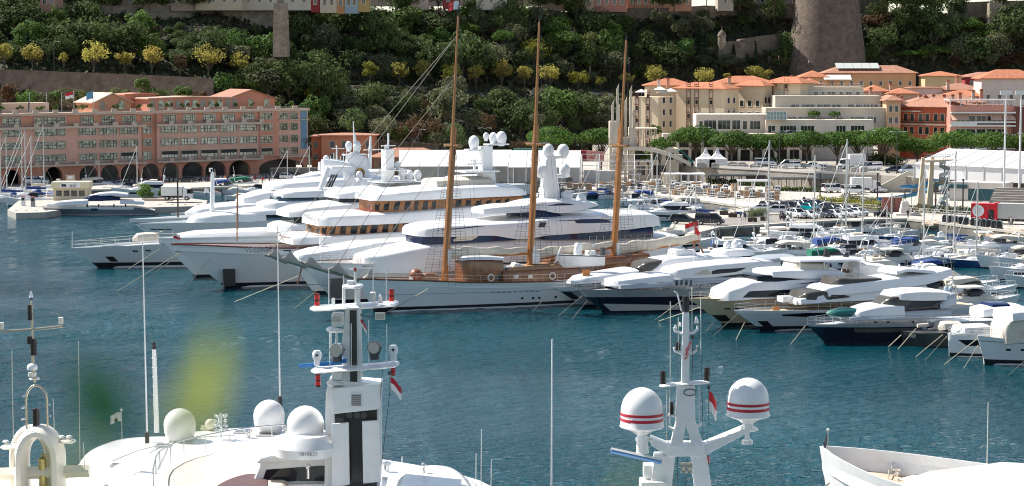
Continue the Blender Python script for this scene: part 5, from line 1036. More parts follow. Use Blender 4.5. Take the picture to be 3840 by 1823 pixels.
cr_=[('equipment_crate','white air conditioning cabinet with twin fans in the market storage','cabinet','air conditioning cabinets',(.66,.66,.66)),('storage_crate','brown cardboard stack on a pallet in the market storage','crate','cardboard stacks',(.36,.23,.14)),('flight_case','grey wheeled crate in the market storage','crate','grey crates',(.27,.27,.27)),('table_stack','stack of pale folded tables on the quay','table stack','folded table stacks',(.58,.55,.50))]
CP=[]
for i,(nm,l,c,g,col) in enumerate(cr_):
    root=thing(nm,l,c,group=g); m_=M('crate_paint_%d'%i,col,.7,var=.15,scale=1.5); mb=MB()
    if i==3: [mb.box(-.9,.9,-.45,.45,.15+k*.16,.25+k*.16) for k in range(7)]
    else: mb.box(-.6,.6,-.5,.5,.15,1.75 if i==0 else 1.35)
    mb.build('body',m_,root,smooth=0); mb=MB(); [mb.box(-.6,.6,y-.06,y+.06,0,.147) for y in (-.4,0,.4)]; mb.build('pallet',wood if i==1 else dgrey,root,smooth=0); mb=MB()
    if i==0: [mb.lathe([(.26,0),(.26,.02)],n=12).xf(Matrix.Identity(4)) if 0 else mb.add([(x+.24*cos(t),-.505,z+.24*sin(t)) for t in [2*pi*k/12 for k in range(12)]],[tuple(range(12))]) for x,z in ((-.28,1.3),(.28,1.3),(-.28,.65),(.28,.65))]
    else: mb.box(-.62,.62,-.52,.52,1.36 if i!=3 else 1.28,1.42 if i!=3 else 1.33)
    mb.build('fan' if i==0 else 'lid',dgrey if i==0 else m_,root,smooth=0); CP.append(Proto(root))
r3=random.Random(21)
for k in range(120):
    t=r3.random(); px=2130+t*790; py0=694+t*44; py=py0+r3.uniform(-14,16)
    if 2770<px<2890 and py<748 and r3.random()<.5: continue
    CP[r3.choice((0,1,2,3,0,1,3))].put(P(px,py,QZ),r3.uniform(-.3,.3),sc=r3.uniform(.7,1.15))
for k in range(26):
    px=2610+r3.random()*650; CP[r3.choice((0,2,3,3))].put(P(px,622+(px-2610)*.03+r3.uniform(2,9),TZ),r3.uniform(-.3,.3),sc=r3.uniform(.7,1.1))
cn=thing('telehandler','teal boom lift folded beside the pagoda tents','lift',P(2575,624,TZ)); mb=MB(); mb.box(-1,1.6,-.8,.8,.5,1.3); mb.build('chassis',M('teal_machine',(.01,.16,.15),.4),cn,smooth=0); mb=MB(); mb.tube([(1.2,0,1.3),(-1.6,0,4.0)],.24,6,.16); mb.tube([(-1.6,0,4.0),(-2.3,0,3.4)],.18,5); mb.build('boom',M('teal_machine'),cn); [MB().lathe([(.05,-.2),(.45,-.18),(.45,.18),(.05,.2)],n=10).xf(Matrix.Translation((x,s*.8,.45))@Matrix.Rotation(pi/2,4,'X')).build('wheel',tyre,cn) for x in (-.6,1.2) for s in (-1,1)]
fr=thing('site_fence','grey mesh site fence along the market storage','fence',(0,0,0)); mb=MB(); pb=MB()
fp=[P(2060,706-6,QZ),P(2405,722,QZ),P(2640,742,QZ),P(2900,765,QZ)]
for a,b in zip(fp[:-1],fp[1:]):
    for z in (.1,.6,1.1): mb.tube([a+Vector((0,0,z)),b+Vector((0,0,z))],.035,4)
    for k in range(12): p=a.lerp(b,k/12); MB().tube([p,p+Vector((0,0,1.15))],.04,4).build('post',grey,fr)
mb.build('rail',grey,fr)
fr=thing('terrace_fence','long metal railing on top of the terrace wall','fence',(0,0,0)); mb=MB(); pb=MB()
for a,b in zip(T[1:4],T[2:5]):
    for z in (.9,1.3): mb.tube([a+Vector((0,.2,z-.3)),b+Vector((0,.2,z-.3))],.035,4)
    for k in range(12): p=a.lerp(b,k/12)+Vector((0,.2,0)); MB().tube([p,p+Vector((0,0,1.0))],.04,4).build('post',grey,fr)
mb.build('rail',grey,fr)
for i,(px,py) in enumerate(((2748,815),(2822,832),(2715,806),(2868,828))):
    p=P(px,py,QZ); root=thing('wooden_planter','dark wooden planter box on the pier','planter',p,radians(-10),'planters on the pier'); mb=MB(); mb.box(-.8,.8,-.35,.35,0,.75); mb.build('box',M('dark_planter_wood',(.06,.045,.035),.8,var=.2),root,smooth=0); mb=MB(); leaves(mb,(0,0,.8),.55,60,.18,r3,.4); mb.build('plants',LM['olive'],root,smooth=0)
shed('pale corrugated container at the end of the pier',2505,2570,866,905,368,offwh,dp=2.5)
# ---- riprap rocks at the right shore
rk=M('shore_rock',(.36,.26,.18),.9,col2=(.58,.46,.35),scale=1.3,bump=.8,bscale=3)
rm_=[]
for k in range(5):
    mb=MB(); rg=random.Random(70+k); mb.blob((0,0,0),.9,8,6,(1.3,1,.75)); mb.v=[tuple(Vector(v)*(1+.28*noise.noise(Vector(v)*1.6+Vector((k*5,0,0))))+Vector((rg.uniform(-.08,.08),)*3)) for v in mb.v]; o=mb.build('shore_rock',rk,smooth=25); tag(o,'beige boulder in the rock slope along the right shore','rock','boulders on the right shore'); rm_.append(Proto(o))
for k in range(150):
    t=r3.random(); px=3478+t*380; u=r3.random(); py=838+t*40+u*(18+t*22); z=1.2-1.35*u
    o=rm_[k%5].put(P(px,py,z),r3.uniform(0,6.28),sc=r3.uniform(.55,1.2)); o.rotation_euler.x=r3.uniform(-.5,.5)
# ---- fuel dock on the left
dock=[P(x,y,1.2) for x,y in ((28,788),(70,752),(250,742),(700,742),(778,752),(770,772),(560,778),(230,786),(170,796),(60,799))]
mb=MB(); mb.prism([(p.x,p.y) for p in dock],-2,1.2); tag(mb.build('fuel_dock',M('pale_dock',(.40,.38,.34),.8,var=.15,scale=.6),smooth=0),'pale concrete fuel dock behind the moored blue grey yacht','dock')
for k in range(8):
    p=P(62+k*38 if k<4 else 600+(k-4)*48,799 if k<4 else 775,.75); root=tag(MB().tube([(0,0,-.5),(0,0,.5)],.28,8).build('dock_fender',rubber,loc=p+Vector((0,-.35,0))),'black cylinder fender on the fuel dock edge','fender','fenders on the fuel dock')
es=thing('fuel_station','low cream fuel station with a yellow white fascia lettered in black','building',P(200,752,1.2)); s_=P(200,752,1.2).y/F
mb=MB(); mb.box(0,130*s_,0,4,0,2.6); mb.build('wall',M('cream_station',(.58,.50,.36),.7),es,smooth=0); mb=MB(); mb.box(-.3,130*s_+.3,-.5,4.2,2.603,3.9); mb.build('fascia',M('fascia_yellow_white',(.66,.60,.42),.6),es,smooth=0)
mb=MB(); mb.box(1.6,5.8,-.54,-.503,2.75,3.75); sg=mb.build('sign_panel',white,es,smooth=0)
text('eni',1.25,black,sg,(4.3,-.56,3.2),(pi/2,0,0))
mb=MB(); mb.slab([(1.85,2.85),(2.0,3.4),(2.7,3.5),(2.85,3.2),(2.95,2.85),(2.75,2.85),(2.6,3.1),(2.5,2.85),(2.3,2.85),(2.25,3.1),(2.1,2.85)],-.57,-.545); mb.slab([(1.75,3.35),(1.95,3.65),(2.15,3.45),(2.0,3.35)],-.57,-.546); mb.build('emblem',black,sg,smooth=0)
for x in (.6,2.2,3.8,5.4): mb=MB(); mb.box(x,x+1.2,-.04,-.003,.9,2.1); mb.build('window',winm,es,smooth=0)
for i,(px,py,h,w,kd,l) in enumerate(((545,750,2.9,4.6,'bright','big round bright green bush on the fuel dock'),(615,748,2.2,3.0,'bright','green bush with yellow tips left of the tanker lorry'),(650,747,2.1,3.0,'bright','green bush behind the tanker lorry cab'))):
    t=tree('dock_bush',l,'bush',None,h*1.25,w,kd,600+i,trunk=.05,clumps=16,lf=90,q=.32); t.location=P(px,py,1.2)
mb=MB(); mb.box(-3,3,-1.2,1.2,0,.5); tag(mb.build('bush_planter',trim,loc=P(590,752,1.2),smooth=0),'low stone planter wall under the dock bushes','planter')
nb=thing('notice_board','beige notice board panel before the left arches','sign',P(265,706,QZ)); mb=MB(); mb.box(-1.0,1.0,-.1,.1,.7,3.0); mb.build('panel',trim,nb,smooth=0); mb=MB(); mb.box(-.5,.5,-.13,-.103,2.2,2.7); mb.build('notice',white,nb,smooth=0); mb=MB(); [mb.box(x-.08,x+.08,-.08,.08,0,.697) for x in (-.8,.8)]; mb.build('leg',dgrey,nb,smooth=0)
for i,(px,py) in enumerate(((88,772),(124,775))):
    root=thing('fuel_pump','upright fuel pump at the dock end','fuel pump',P(px,py,1.2),group='fuel pumps on the dock'); mb=MB(); mb.box(-.4,.4,-.3,.3,0,1.9); mb.build('cabinet',grey if i else white,root,smooth=0); mb=MB(); mb.box(-.3,.3,-.33,-.303,1.1,1.7); mb.build('display',black,root,smooth=0); mb=MB(); mb.box(-.45,.45,-.35,.35,1.903,2.0); mb.build('cap',red,root,smooth=0)
# ================================================================ YACHTS
def interp(tab,x):
    if x<=tab[0][0]: return tab[0][1]
    for (a,b),(c,d) in zip(tab[:-1],tab[1:]):
        if x<=c:
            t=(x-a)/(c-a); t=t*t*(3-2*t)*.35+t*.65; return b+(d-b)*t
    return tab[-1][1]
class Yacht:
    """local frame: x forward from the foot of the stem, y to port, z up from the water"""
    def __init__(s,name,label,cat,foot,deg,L,B,group=None,scale_to=None):
        p=P(foot[0],foot[1],0) if not isinstance(foot,Vector) else foot
        s.p,s.L,s.B=p,L,B; s.a=radians(180+deg); s.r=thing(name,label,cat,p,s.a,group); s.f=Vector((cos(s.a),sin(s.a),0)); s.n=Vector((-sin(s.a),cos(s.a),0))
    def q(s,px,py,w=0):                       # photo pixel on the plane y=w: local (x, z)
        d=ray(px,py); o=Vector((0,0,CH))-s.p-s.n*w; t=-o.dot(s.n)/d.dot(s.n); h=o+d*t; return h.dot(s.f), h.z
    def hull(s,tip,sheer,mat=white,mid=None,boot=antif,zb=.35,entry=.42,deckmat=None,bul=.7,keel=1.2,stripes=(),tr=.9,flare=1.3,rail=None,full=2.2,bootz=(-.1,None)):
        """tip: local (x,z) of the bow; sheer: [(u,z)]"""
        s.rake,s.zb=tip; s.sheer=sheer; s.entry=entry; s.tr=tr; s.flare=flare; s.full=full
        N=26; rings=[]
        us=[0,.012,.03,.055,.085]+[.12+.88*i/(N-6) for i in range(N-5)]
        for u in us:
            rg=[]
            zs=interp(sheer,u)
            for sd in (1,-1):
                col=[]
                for t in (-.3,0,.12,.3,.55,.8,1.0):
                    col.append(s.pt(u,t*zs if t>=0 else -keel,sd))
                x,y,z=s.pt(u,zs,sd); ins=.12 if abs(y)>.3 else .02
                col.append((x-(.15 if u<.02 else 0),y-sd*ins if abs(y)>ins else 0,z)); col.append((x-(.15 if u<.02 else 0),(y-sd*(ins+.05)) if abs(y)>ins+.05 else 0,z-bul))
                rg+= col if sd==1 else col[::-1]
            rings.append(rg)
        mb=MB(); mb.loft(rings); h=mb.build('hull',mat,s.r,smooth=35)
        if deckmat:
            rg=[]
            for u in us[1:]:
                z=interp(sheer,u)-bul+.03; x,y,_=s.pt(u,interp(sheer,u),1); rg.append([(x-.1,max(.02,y-.19),z),(x-.1,0,z+.05),(x-.1,-max(.02,y-.19),z)])
            mb=MB(); mb.loft(rg,closed=False); mb.build('deck',deckmat,s.r,smooth=30)
        if boot: s.stripe('boot_stripe',[(0,-.15,zb),(1,-.15,zb)],boot)
        for st in stripes: s.stripe(*st)
        if rail:
            for sd in (1,-1):
                mb=MB(); mb.tube([Vector(s.pt(u,interp(sheer,u),sd))+Vector((0,0,.04)) for u in us],.10,5); mb.build('cap_rail',rail,s.r)
        return h
    def pt(s,u,z,sd=1):
        f=lambda e,p:(1-(1-min(1,u/e))**p)
        taper=1-(1-s.tr)*max(0,(u-.6)/.4)**1.5
        bd=s.B/2*(.025+.975*f(s.entry,s.full))*taper; bw=s.B/2*.93*f(s.entry*1.25,1.7)*taper
        z0=max(.4,interp(s.sheer,u)); t=max(0,min(1.0,z/z0)); y=bw+(bd-bw)*t**s.flare
        if z<0: y=bw*.8
        x=-u*s.L+s.rake*(z/s.sheer[0][1] if z>0 else 0)*max(0,1-u/.4)**1.5
        return (x,sd*max(y,.015),z)
    def uofx(s,x,z):
        lo,hi=0,1.0
        for _ in range(24):
            m=(lo+hi)/2
            if s.pt(m,z)[0]>x: lo=m
            else: hi=m
        return lo
    def stripe(s,name,tab,mat,off=.02,sides=(1,-1),zof=None):
        """tab: (u, z low, z high) along the hull side; a thin raised band"""
        for sd in sides:
            r=[]; n=18; u0,u1=tab[0][0],tab[-1][0]
            for k in range(n+1):
                u=u0+(u1-u0)*k/n; a=interp([(t[0],t[1]) for t in tab],u); b=interp([(t[0],t[2]) for t in tab],u)
                pa,pm,pb=Vector(s.pt(u,a,sd)),Vector(s.pt(u,(a+b)/2,sd)),Vector(s.pt(u,b,sd)); o=Vector((off*.3,sd*off,0)); r.append([pa+o,pm+o,pb+o,pb-o*2,pa-o*2])
            mb=MB(); mb.loft(r); mb.build(name,mat,s.r,smooth=30)
    def port(s,px,py,wpx,hpx,mat=glass,name='hull_window',both=False,sd=1):
        x,z=s.q(px,py,s.B/2); u=s.uofx(x,z); x,z=s.q(px,py,s.pt(u,z)[1]); u=s.uofx(x,z); k=(s.p+s.f*x).y/F/max(.3,abs(s.n.y)); w=wpx*k/s.L/2*1.02; h=hpx*(s.p+s.f*x).y/F/2; s.stripe(name,[(max(.002,u-w),z-h,z+h),(u+w,z-h,z+h)],mat,sides=(1,-1) if both else (sd,))
    def body(s,name,st,mat,crown=.25,tum=.10,parent=None,rnd=.15,taperaft=True):
        """st: (photo column, bottom, top row, half width) from nose to tail; rows under 60 are metres"""
        S_=[]
        for px,b,t,w in st:
            x,zt=s.q(px,t,w) if t>60 else (None,t)
            if b>60: xb,zb=s.q(px,b,w); x=xb if x is None else (x+xb)/2
            else: zb=b
            S_.append((x,zb,zt,w))
        return s.body3(name,S_,mat,crown,tum,parent,rnd)
    def body3(s,name,S_,mat,crown=.25,tum=.10,parent=None,rnd=.15):
        S2=[]
        N=len(S_)
        for i in range(N-1):
            p0,p1,p2,p3=S_[max(0,i-1)],S_[i],S_[i+1],S_[min(N-1,i+2)]
            for k in range(5):
                t=k/5; r_=[.5*(2*b+(c-a)*t+(2*a-5*b+4*c-d)*t*t+(3*b-a-3*c+d)*t**3) for a,b,c,d in zip(p0,p1,p2,p3)]; r_[0]=p1[0]+(p2[0]-p1[0])*t; r_[3]=max(.1,min(r_[3],max(p1[3],p2[3])+.1)); r_[2]=max(r_[2],r_[1]+.03); S2.append(tuple(r_))
        S2.append(S_[-1]); rg=[]
        for x,zb,zt,w in S2:
            h=max(.05,zt-zb); c=.55*crown*min(1,w/2); half=[(w,zb),(w*(1-tum*.5),zb+h*.5),(w*(1-tum*(1-rnd)),zb+h*(1-rnd)),(w*(1-tum)*.975,zb+h*(1-rnd*.35)),(w*(1-tum)*.9,zt),(w*.5,zt+c*.75),(0,zt+c)]
            rg.append([(x,y,z) for y,z in half]+[(x,-y,z) for y,z in half[-2::-1]])
        mb=MB(); mb.loft(rg); o=mb.build(name,mat,s.r,smooth=42)
        if parent: o.parent=parent
        o['st']=0; del o['st']; s.last=S2; s.tum=tum; return o
    def sidey(s,S_,x,z):
        for a,b in zip(S_[:-1],S_[1:]):
            if b[0]<=x<=a[0]:
                t=(x-a[0])/(b[0]-a[0]) if b[0]!=a[0] else 0; zb,zt,w=[a[i]+(b[i]-a[i])*t for i in (1,2,3)]; f=max(0,min(1,(z-zb)/max(.05,zt-zb))); return w*(1-s.tum*min(f,.85)-(max(0,f-.85)*.7))
        return S_[0][3] if x>S_[0][0] else S_[-1][3]
    def pane(s,name,poly,mat,parent=None,off=.03,both=True,S_=None):
        """poly of photo pixels lying on the near side of the last body"""
        S_=S_ or s.last; pts=[]
        for px,py in poly:
            w=S_[len(S_)//2][3]
            for _ in range(5): x,z=s.q(px,py,w); w=s.sidey(S_,x,z)
            pts.append((x,z))
        xs=[p[0] for p in pts]; x0,x1=min(xs)+.01,max(xs)-.01; n=max(4,min(20,int((x1-x0)/.8))); cols=[]
        for k in range(n+1):
            x=x0+(x1-x0)*k/n; zz=[a[1]+(b[1]-a[1])*(x-a[0])/(b[0]-a[0]) for a,b in zip(pts,pts[1:]+pts[:1]) if (a[0]-x)*(b[0]-x)<=0 and a[0]!=b[0]]
            if len(zz)>1: cols.append((x,min(zz),max(zz)+.01))
        for sd in ((1,-1) if both else (1,)):
            rg=[]
            for x,za,zb in cols:
                y=[s.sidey(S_,x,za+(zb-za)*t) for t in (0,.5,1)]; rg.append([(x,sd*(y[0]+off),za),(x,sd*(y[1]+off),(za+zb)/2),(x,sd*(y[2]+off),zb),(x,sd*(y[2]-.1),zb),(x,sd*(y[0]-.1),za)])
            mb=MB(); mb.loft(rg); mb.build(name,mat,parent or s.r,smooth=0)
    def rail(s,u0,u1,h=.9,n=14,mat=steel,name='guard_rail',inset=.15,r=.025,bars=2,dz=0.):
        mb=MB()
        for sd in (1,-1):
            q=[]
            for k in range(n+1):
                u=u0+(u1-u0)*k/n; x,y,z=s.pt(u,interp(s.sheer,u),sd); q.append(Vector((x-.1,y-sd*min(inset,abs(y)*.8),z+dz)))
            for b in range(bars): mb.tube([p+Vector((0,0,h*(b+1)/bars)) for p in q],r,4)
            for p in q: mb.tube([p-Vector((0,0,.1)),p+Vector((0,0,h))],r,4)
        mb.build(name,mat,s.r)
    def dome(s,px,py,rpx,mat=white,y=0,tall=1.15,parent=None):
        x,z=s.q(px,py,y); D=(s.p+s.f*x+s.n*y).y; r=rpx*D/F; mb=MB(); prof=[(r*.55,-r*tall-.15),(r*.6,-r*tall),(r*.86,-r*.75),(r,-r*.2),(r,r*.15)]+[(r*cos(t),r*.15+r*(tall-.15)*sin(t)) for t in (.35,.7,1.05,1.35,1.54)]
        mb.lathe(prof,(x,y,z),16); o=mb.build('satellite_dome',mat,parent or s.r); return o
    def spar(s,pts,r,mat=white,name='mast',r2=None,y=0,n=8,parent=None):
        mb=MB(); mb.tube([(x,y,z) for x,z in [s.q(px,py,y) for px,py in pts]],r,n,r2); return mb.build(name,mat,parent or s.r)
    def blk(s,name,px0,px1,py0,py1,y0,y1,mat=white,parent=None,yref=None):
        x0,z0=s.q(px0,py1,yref if yref is not None else (y0+y1)/2); x1,z1=s.q(px1,py0,yref if yref is not None else (y0+y1)/2); mb=MB(); mb.box(min(x0,x1),max(x0,x1),y0,y1,z0,z1); return mb.build(name,mat,parent or s.r,smooth=0)
    def sh(s,rows,w=None):                     # sheer table from photo points on the near side
        out=[]
        for px,py in rows:
            x,z=s.q(px,py,s.B/2 if w is None else w); out.append((max(0,min(1,-x/s.L)),z))
        return out
def lines(label,pairs,r=.035,mat=rope,name='mooring_line',group='mooring lines of the yachts',cat='rope',sag=.0):
    for (a,b,l) in pairs:
        p,q=a,b; mb=MB(); mb.tube([(p.lerp(q,k/6)-Vector((0,0,sag*sin(pi*k/6))))-p for k in range(7)],r,4); o=mb.build(name,mat,loc=p); tag(o,l,cat,group)
# ---- M1: white mega yacht with blue glass
m=Yacht('mega_yacht','white mega yacht with dark blue swoosh windows, right behind the schooner','yacht',(1262,1138),26.5,55,10.4)
t=m.q(1120,983); m.hull(t,[(0,t[1]),(.12,5.2),(.3,4.9),(.6,4.7),(1,4.5)],stripes=(('dark_waist_line',[(.1,4.72,4.86),(.95,4.35,4.5)],navy),),deckmat=teak)
m.stripe('dark_stern_boot',[(0,-.1,.5),(1,-.1,.5)],navy,off=.03)
m.body('lower_superstructure',[(1335,4,972,.6),(1372,4,964,2.2),(1460,4,953,3.9),(1560,4,934,4.6),(1650,4,920,4.9),(1900,4,903,5.0),(2060,4,900,5.0),(2330,4,893,5.0),(2560,4,888,4.8)],white,crown=.5)
m.body('front_windows',[(1552,910,888,.8),(1582,914,884,2.6),(1620,916,880,3.7),(1700,914,878,4.4),(1850,905,876,4.75),(1935,900,884,4.9)],bglass,crown=0,tum=.03)
m.pane('interior_blind',[(1700,905),(1700,886),(1790,884),(1790,900)],offwh,off=.02); 
m.body('bridge_deck',[(1537,882,872,.5),(1560,886,864,2.3),(1600,889,857,3.7),(1650,889,851,4.5),(1720,888,846,5.0),(1850,884,840,5.1),(1935,896,834,5.1),(2000,893,828,5.1),(2045,884,822,5.1),(2330,864,806,5.1),(2450,850,803,4.9),(2475,846,812,4.5)],white,crown=.6,tum=.06); bd=m.last
m.pane('dark_waist_line',[(1640,866),(1850,844),(2040,829),(2290,826),(2290,823),(2040,825),(1850,840),(1640,862)],navy,S_=bd)
m.pane('slot_window',[(2140,823),(2270,821),(2296,835),(2165,838)],bglass,S_=bd); m.pane('square_port',[(2019,834),(2048,834),(2048,853),(2019,853)],black,S_=bd)
m.body('aft_windows',[(2035,893,884,4.6),(2060,900,880,4.85),(2330,895,862,4.85),(2450,890,850,4.7)],bglass,crown=0,tum=.02)
m.body('sun_deck_coaming',[(1800,848,836,1.2),(1830,848,829,2.6),(1930,842,822,3.8),(2110,830,812,4.0),(2240,822,806,4.0)],offwh,crown=.1)
m.body('sun_deck_glass',[(1948,826,812,1.2),(1962,826,800,2.6),(1992,824,786,3.4),(2075,818,784,3.6),(2112,816,808,3.6)],bglass,crown=0)
m.body('sun_deck_roof',[(1922,790,781,.7),(1955,790,770,2.6),(2020,788,760,3.5),(2100,800,754,3.8),(2200,784,757,3.6),(2245,772,764,3.2)],white,crown=.4); 
m.pane('roof_slot_window',[(2050,772),(2100,762),(2150,765),(2155,769)],bglass)
m.body('forward_deck_bulge',[(1785,800,790,.8),(1815,802,783,2.0),(1900,800,774,3),(2000,795,770,3.2)],white,crown=.2)
col=m.body('mast_column',[(2040,760,690,.7),(2052,760,600,.8),(2085,760,586,.8),(2100,760,700,.7)],white,crown=0,tum=.3)
m.spar([(2088,690),(2090,745)],.5,navy,'column_stripe'); m.spar([(2025,648),(2075,662),(2135,656)],.28,white,'cross_arm',y=-.1); m.spar([(2050,578),(2075,592),(2115,586)],.22,white,'cross_arm',y=.1)
for px,py,r,y in ((2056,563,21,0),(2112,565,22,-.2),(2030,640,21,.2),(2117,638,21,-.2),(2128,737,19,1.0),(2180,748,19,1.2)): m.dome(px,py,r,y=y)
m.rail(.0,.1,.9,6); m.rail(.62,.97,.8,18,dz=2.2)
for px in (1495,1572): m.port(px,1010,60 if px<1500 else 0,22) if px<1500 else None
m.port(1573,1000,72,24,glass); m.port(1712,998,52,24,glass)
m.blk('anchor_grating',1236,1285,1042,1120,2.2,2.9,dgrey)
lf=flag('ensign','red white and blue ensign flying at the mega yacht stern',m.p-m.f*54.2+Vector((0,0,6.3)),2.4,1.8,1.2,(red,white,),-1,sag=.3)
# ---- M2: yacht with varnished wooden deckhouses
w_=Yacht('classic_style_yacht','white yacht with two varnished wooden window decks under white roofs','yacht',(846,1077),25,62,11)
t=w_.q(642,917); w_.hull(t,[(0,t[1]),(.15,5.4),(.35,5.0),(.6,4.7),(1,4.4)],rail=M('rail_varnish',(.22,.05,.025),.3,coat=.4),deckmat=teak,bul=.9,zb=.6)
for px,py,a,b in ((769,943,52,6),(848,943,64,6)): w_.port(px,py,a,b,M('fairlead_cream',(.75,.71,.62),.5),'fairlead_slot')
for px,py in ((1079,946),(1131,947)): w_.port(px,py,20,17,black)
w_.blk('bow_plate',838,880,1008,1074,1.0,1.5,black)
w_.body('main_deck_bulwark',[(1080,915,894,1.1),(1095,918,891,3.0),(1140,918,887,4.7),(1236,914,885,5.35),(1540,906,867,5.45),(1960,882,843,5.45)],white,crown=.05,tum=.02)
rv=M('rail_varnish'); w_.pane('wooden_cap',[(1085,896),(1140,889),(1236,887),(1540,869),(1940,845),(1940,842),(1540,865.5),(1236,883),(1140,885),(1085,892)],rv)
def woodhouse(nm,st,wins,yb,yt):
    h=w_.body(nm,st,wood_l,crown=0,tum=.03); S_=w_.last
    for a,b in wins:
        f=lambda tab,px: interp(tab,px); w_.pane('window',[(a,f(yb,a)),(b,f(yb,b)),(b,f(yt,b)),(a,f(yt,a))],glass,parent=h,S_=S_)
wood_l=M('oak_panel',(.31,.14,.052),.4,var=.22,scale=1.5)
woodhouse('lower_wooden_house',[(1193,890,838,.9),(1200,890,838,2.8),(1232,890,837,4.0),(1300,886,833,4.5),(1680,868,812,4.6),(1900,850,795,4.6)],((1211,1227),(1238,1259),(1275,1300),(1314,1343),(1350,1377),(1388,1418),(1433,1458),(1471,1495),(1508,1533),(1547,1570),(1584,1607),(1622,1645),(1660,1684)),[(1200,878),(1400,875),(1684,862)],[(1200,843),(1400,842),(1684,826)])
w_.body('lower_roof',[(1186,844,822,1.2),(1193,848,817,3.4),(1232,849,812,4.8),(1330,846,807,5.4),(1480,839,800,5.5),(1700,825,782,5.5),(1960,806,762,5.4)],white,crown=.5,tum=.04)
w_.body('upper_sill',[(1362,802,794,1.0),(1374,804,793,2.8),(1425,804,792,4.0),(1690,792,782,4.5),(1960,778,768,4.5)],rv,crown=.1)
woodhouse('upper_wooden_house',[(1389,797,752,.9),(1396,798,752,2.6),(1427,798,751,3.6),(1480,796,750,4.1),(1690,788,745,4.2),(1962,772,735,4.2)],((1409,1424),(1438,1460),(1476,1500),(1515,1540),(1552,1570),(1584,1606),(1618,1636),(1707,1731),(1744,1767),(1782,1806),(1820,1844),(1857,1879),(1892,1909)),[(1400,790),(1600,786),(1910,768)],[(1400,757),(1600,755),(1910,742)])
w_.body('upper_roof',[(1383,750,736,1.1),(1391,753,732,3.2),(1427,754,728,4.6),(1500,753,722,5.1),(1700,746,706,5.2),(1850,739,698,5.2),(1945,735,702,4.9),(1976,731,716,4.2)],white,crown=.5,tum=.05)
w_.body('sundeck_cover',[(1622,707,684,1.5),(1640,708,679,3),(1850,702,672,3),(1857,700,680,2.4)],canvas,crown=.5)
w_.blk('mast_column',1802,1838,548,680,-.9,.9); w_.blk('radar_platform',1722,1850,637,646,-2.2,2.2); w_.blk('cross_arm',1748,1812,558,566,-.8,.8); w_.blk('cross_arm',1822,1900,538,545,-.9,.9); w_.blk('mast_foot',1800,1846,646,676,-1.0,1.0)
for px,py,r,y in ((1777,534,20,0),(1823,511,11,0),(1850,517,16,-.5),(1880,518,20,.3)): w_.dome(px,py,r,y=y,tall=1.3)
w_.blk('radar_scanner',1752,1804,613,617,-.1,.1,navy); w_.blk('radar_scanner',1760,1812,598,603,-.1,.1); w_.spar([(1779,640),(1779,600)],.18,white,'radar_pedestal')
w_.spar([(889,905),(889,715)],.09,mastw,'jack_staff',y=0); w_.spar([(1040,560),(1040,480)],.02,white,'aerial') if 0 else None
x,z=w_.q(1025,940,5.2); u=w_.uofx(x,z); v=Vector(w_.pt(u,z,1)); text('WEDGE TOO',1.15,grey,w_.r,v+Vector((0,.1,0)),(pi/2-.1,0,pi),'ship_name',.02)
lf=flag('bow_pennant','small red and white flag at the bow of the wooden decked yacht',w_.p+w_.f*(w_.rake-.3)+Vector((0,0,w_.zb)),1.6,.9,.7,(white,red),1)
# ---- Y3 sleek white foredeck between them
y=Yacht('motor_yacht','sleek white yacht squeezed behind the furled jibs of the schooner','yacht',(1178,1101),25,40,8)
t=y.q(1092,977); y.hull(t,[(0,t[1]),(.3,t[1]-.3),(1,t[1]-.6)],bul=.2)
y.body('foredeck',[(1098,980,968,.5),(1130,980,957,2.0),(1200,975,945,3.2),(1330,968,928,3.7),(1400,962,916,3.7)],white,crown=.5); y.body('coach_roof',[(1330,940,925,1.2),(1400,935,912,2.8),(1560,920,900,3)],white); y.spar([(1365,925),(1560,905)],.35,M('tender_grey',(.4,.42,.44),.5),'covered_tender',y=1); y.spar([(1205,930),(1205,895)],.3,white,'capstan')
# ---- Y6 blue grey bulwark, dark windows
y=Yacht('motor_yacht','white yacht with black wraparound windows behind the wooden decked yacht','yacht',(735,1039),25,58,10.6)
t=y.q(593,893); y.hull(t,[(0,t[1]),(.2,t[1]+.1),(.5,t[1]+.2),(1,t[1])],deckmat=white,bul=.8)
y.body('main_deck',[(1010,870,852,.6),(1040,870,846,2.4),(1100,866,842,4.4),(1400,850,826,4.8),(1700,840,810,4.8)],white,crown=.2)
y.body('lower_windows',[(1090,842,808,.9),(1102,844,806,2.7),(1180,845,802,3.9),(1500,834,790,4.1)],glass,crown=0,tum=.02)
y.body('lower_roof',[(1064,812,801,.7),(1085,815,793,3.0),(1150,813,782,4.5),(1260,808,770,5.0),(1400,797,757,5.0),(1600,790,748,5)],white,crown=.5)
y.body('bridge_windows',[(1263,772,741,.9),(1271,773,739,2.4),(1302,774,738,3.4),(1390,772,737,3.8),(1600,768,735,3.8)],glass,crown=0,tum=.02)
y.body('bridge_roof',[(1247,743,734,.9),(1270,745,726,3.2),(1330,745,718,4.2),(1400,743,712,4.5),(1650,735,700,4.4)],white,crown=.5)
y.blk('mast_column',1438,1470,560,690,-.9,.9); y.blk('radar_platform',1400,1515,634,641,-2,2); y.blk('hot_tub',1404,1490,686,720,-2.4,.5,M('tub_grey',(.5,.52,.54),.4)); y.blk('dome_deck',1400,1590,676,684,-2.5,2.5)
y.spar([(1456,560),(1456,500)],.15,white,'mast_pole'); y.blk('cross_arm',1430,1482,545,549,-.2,.2); y.blk('radar_scanner',1400,1470,558,562,-.1,.1)
for px,py,r in ((1509,650,14),(1537,654,13),(1566,656,15),(1491,620,11),(1448,552,7)): y.dome(px,py,r,tall=1.3)
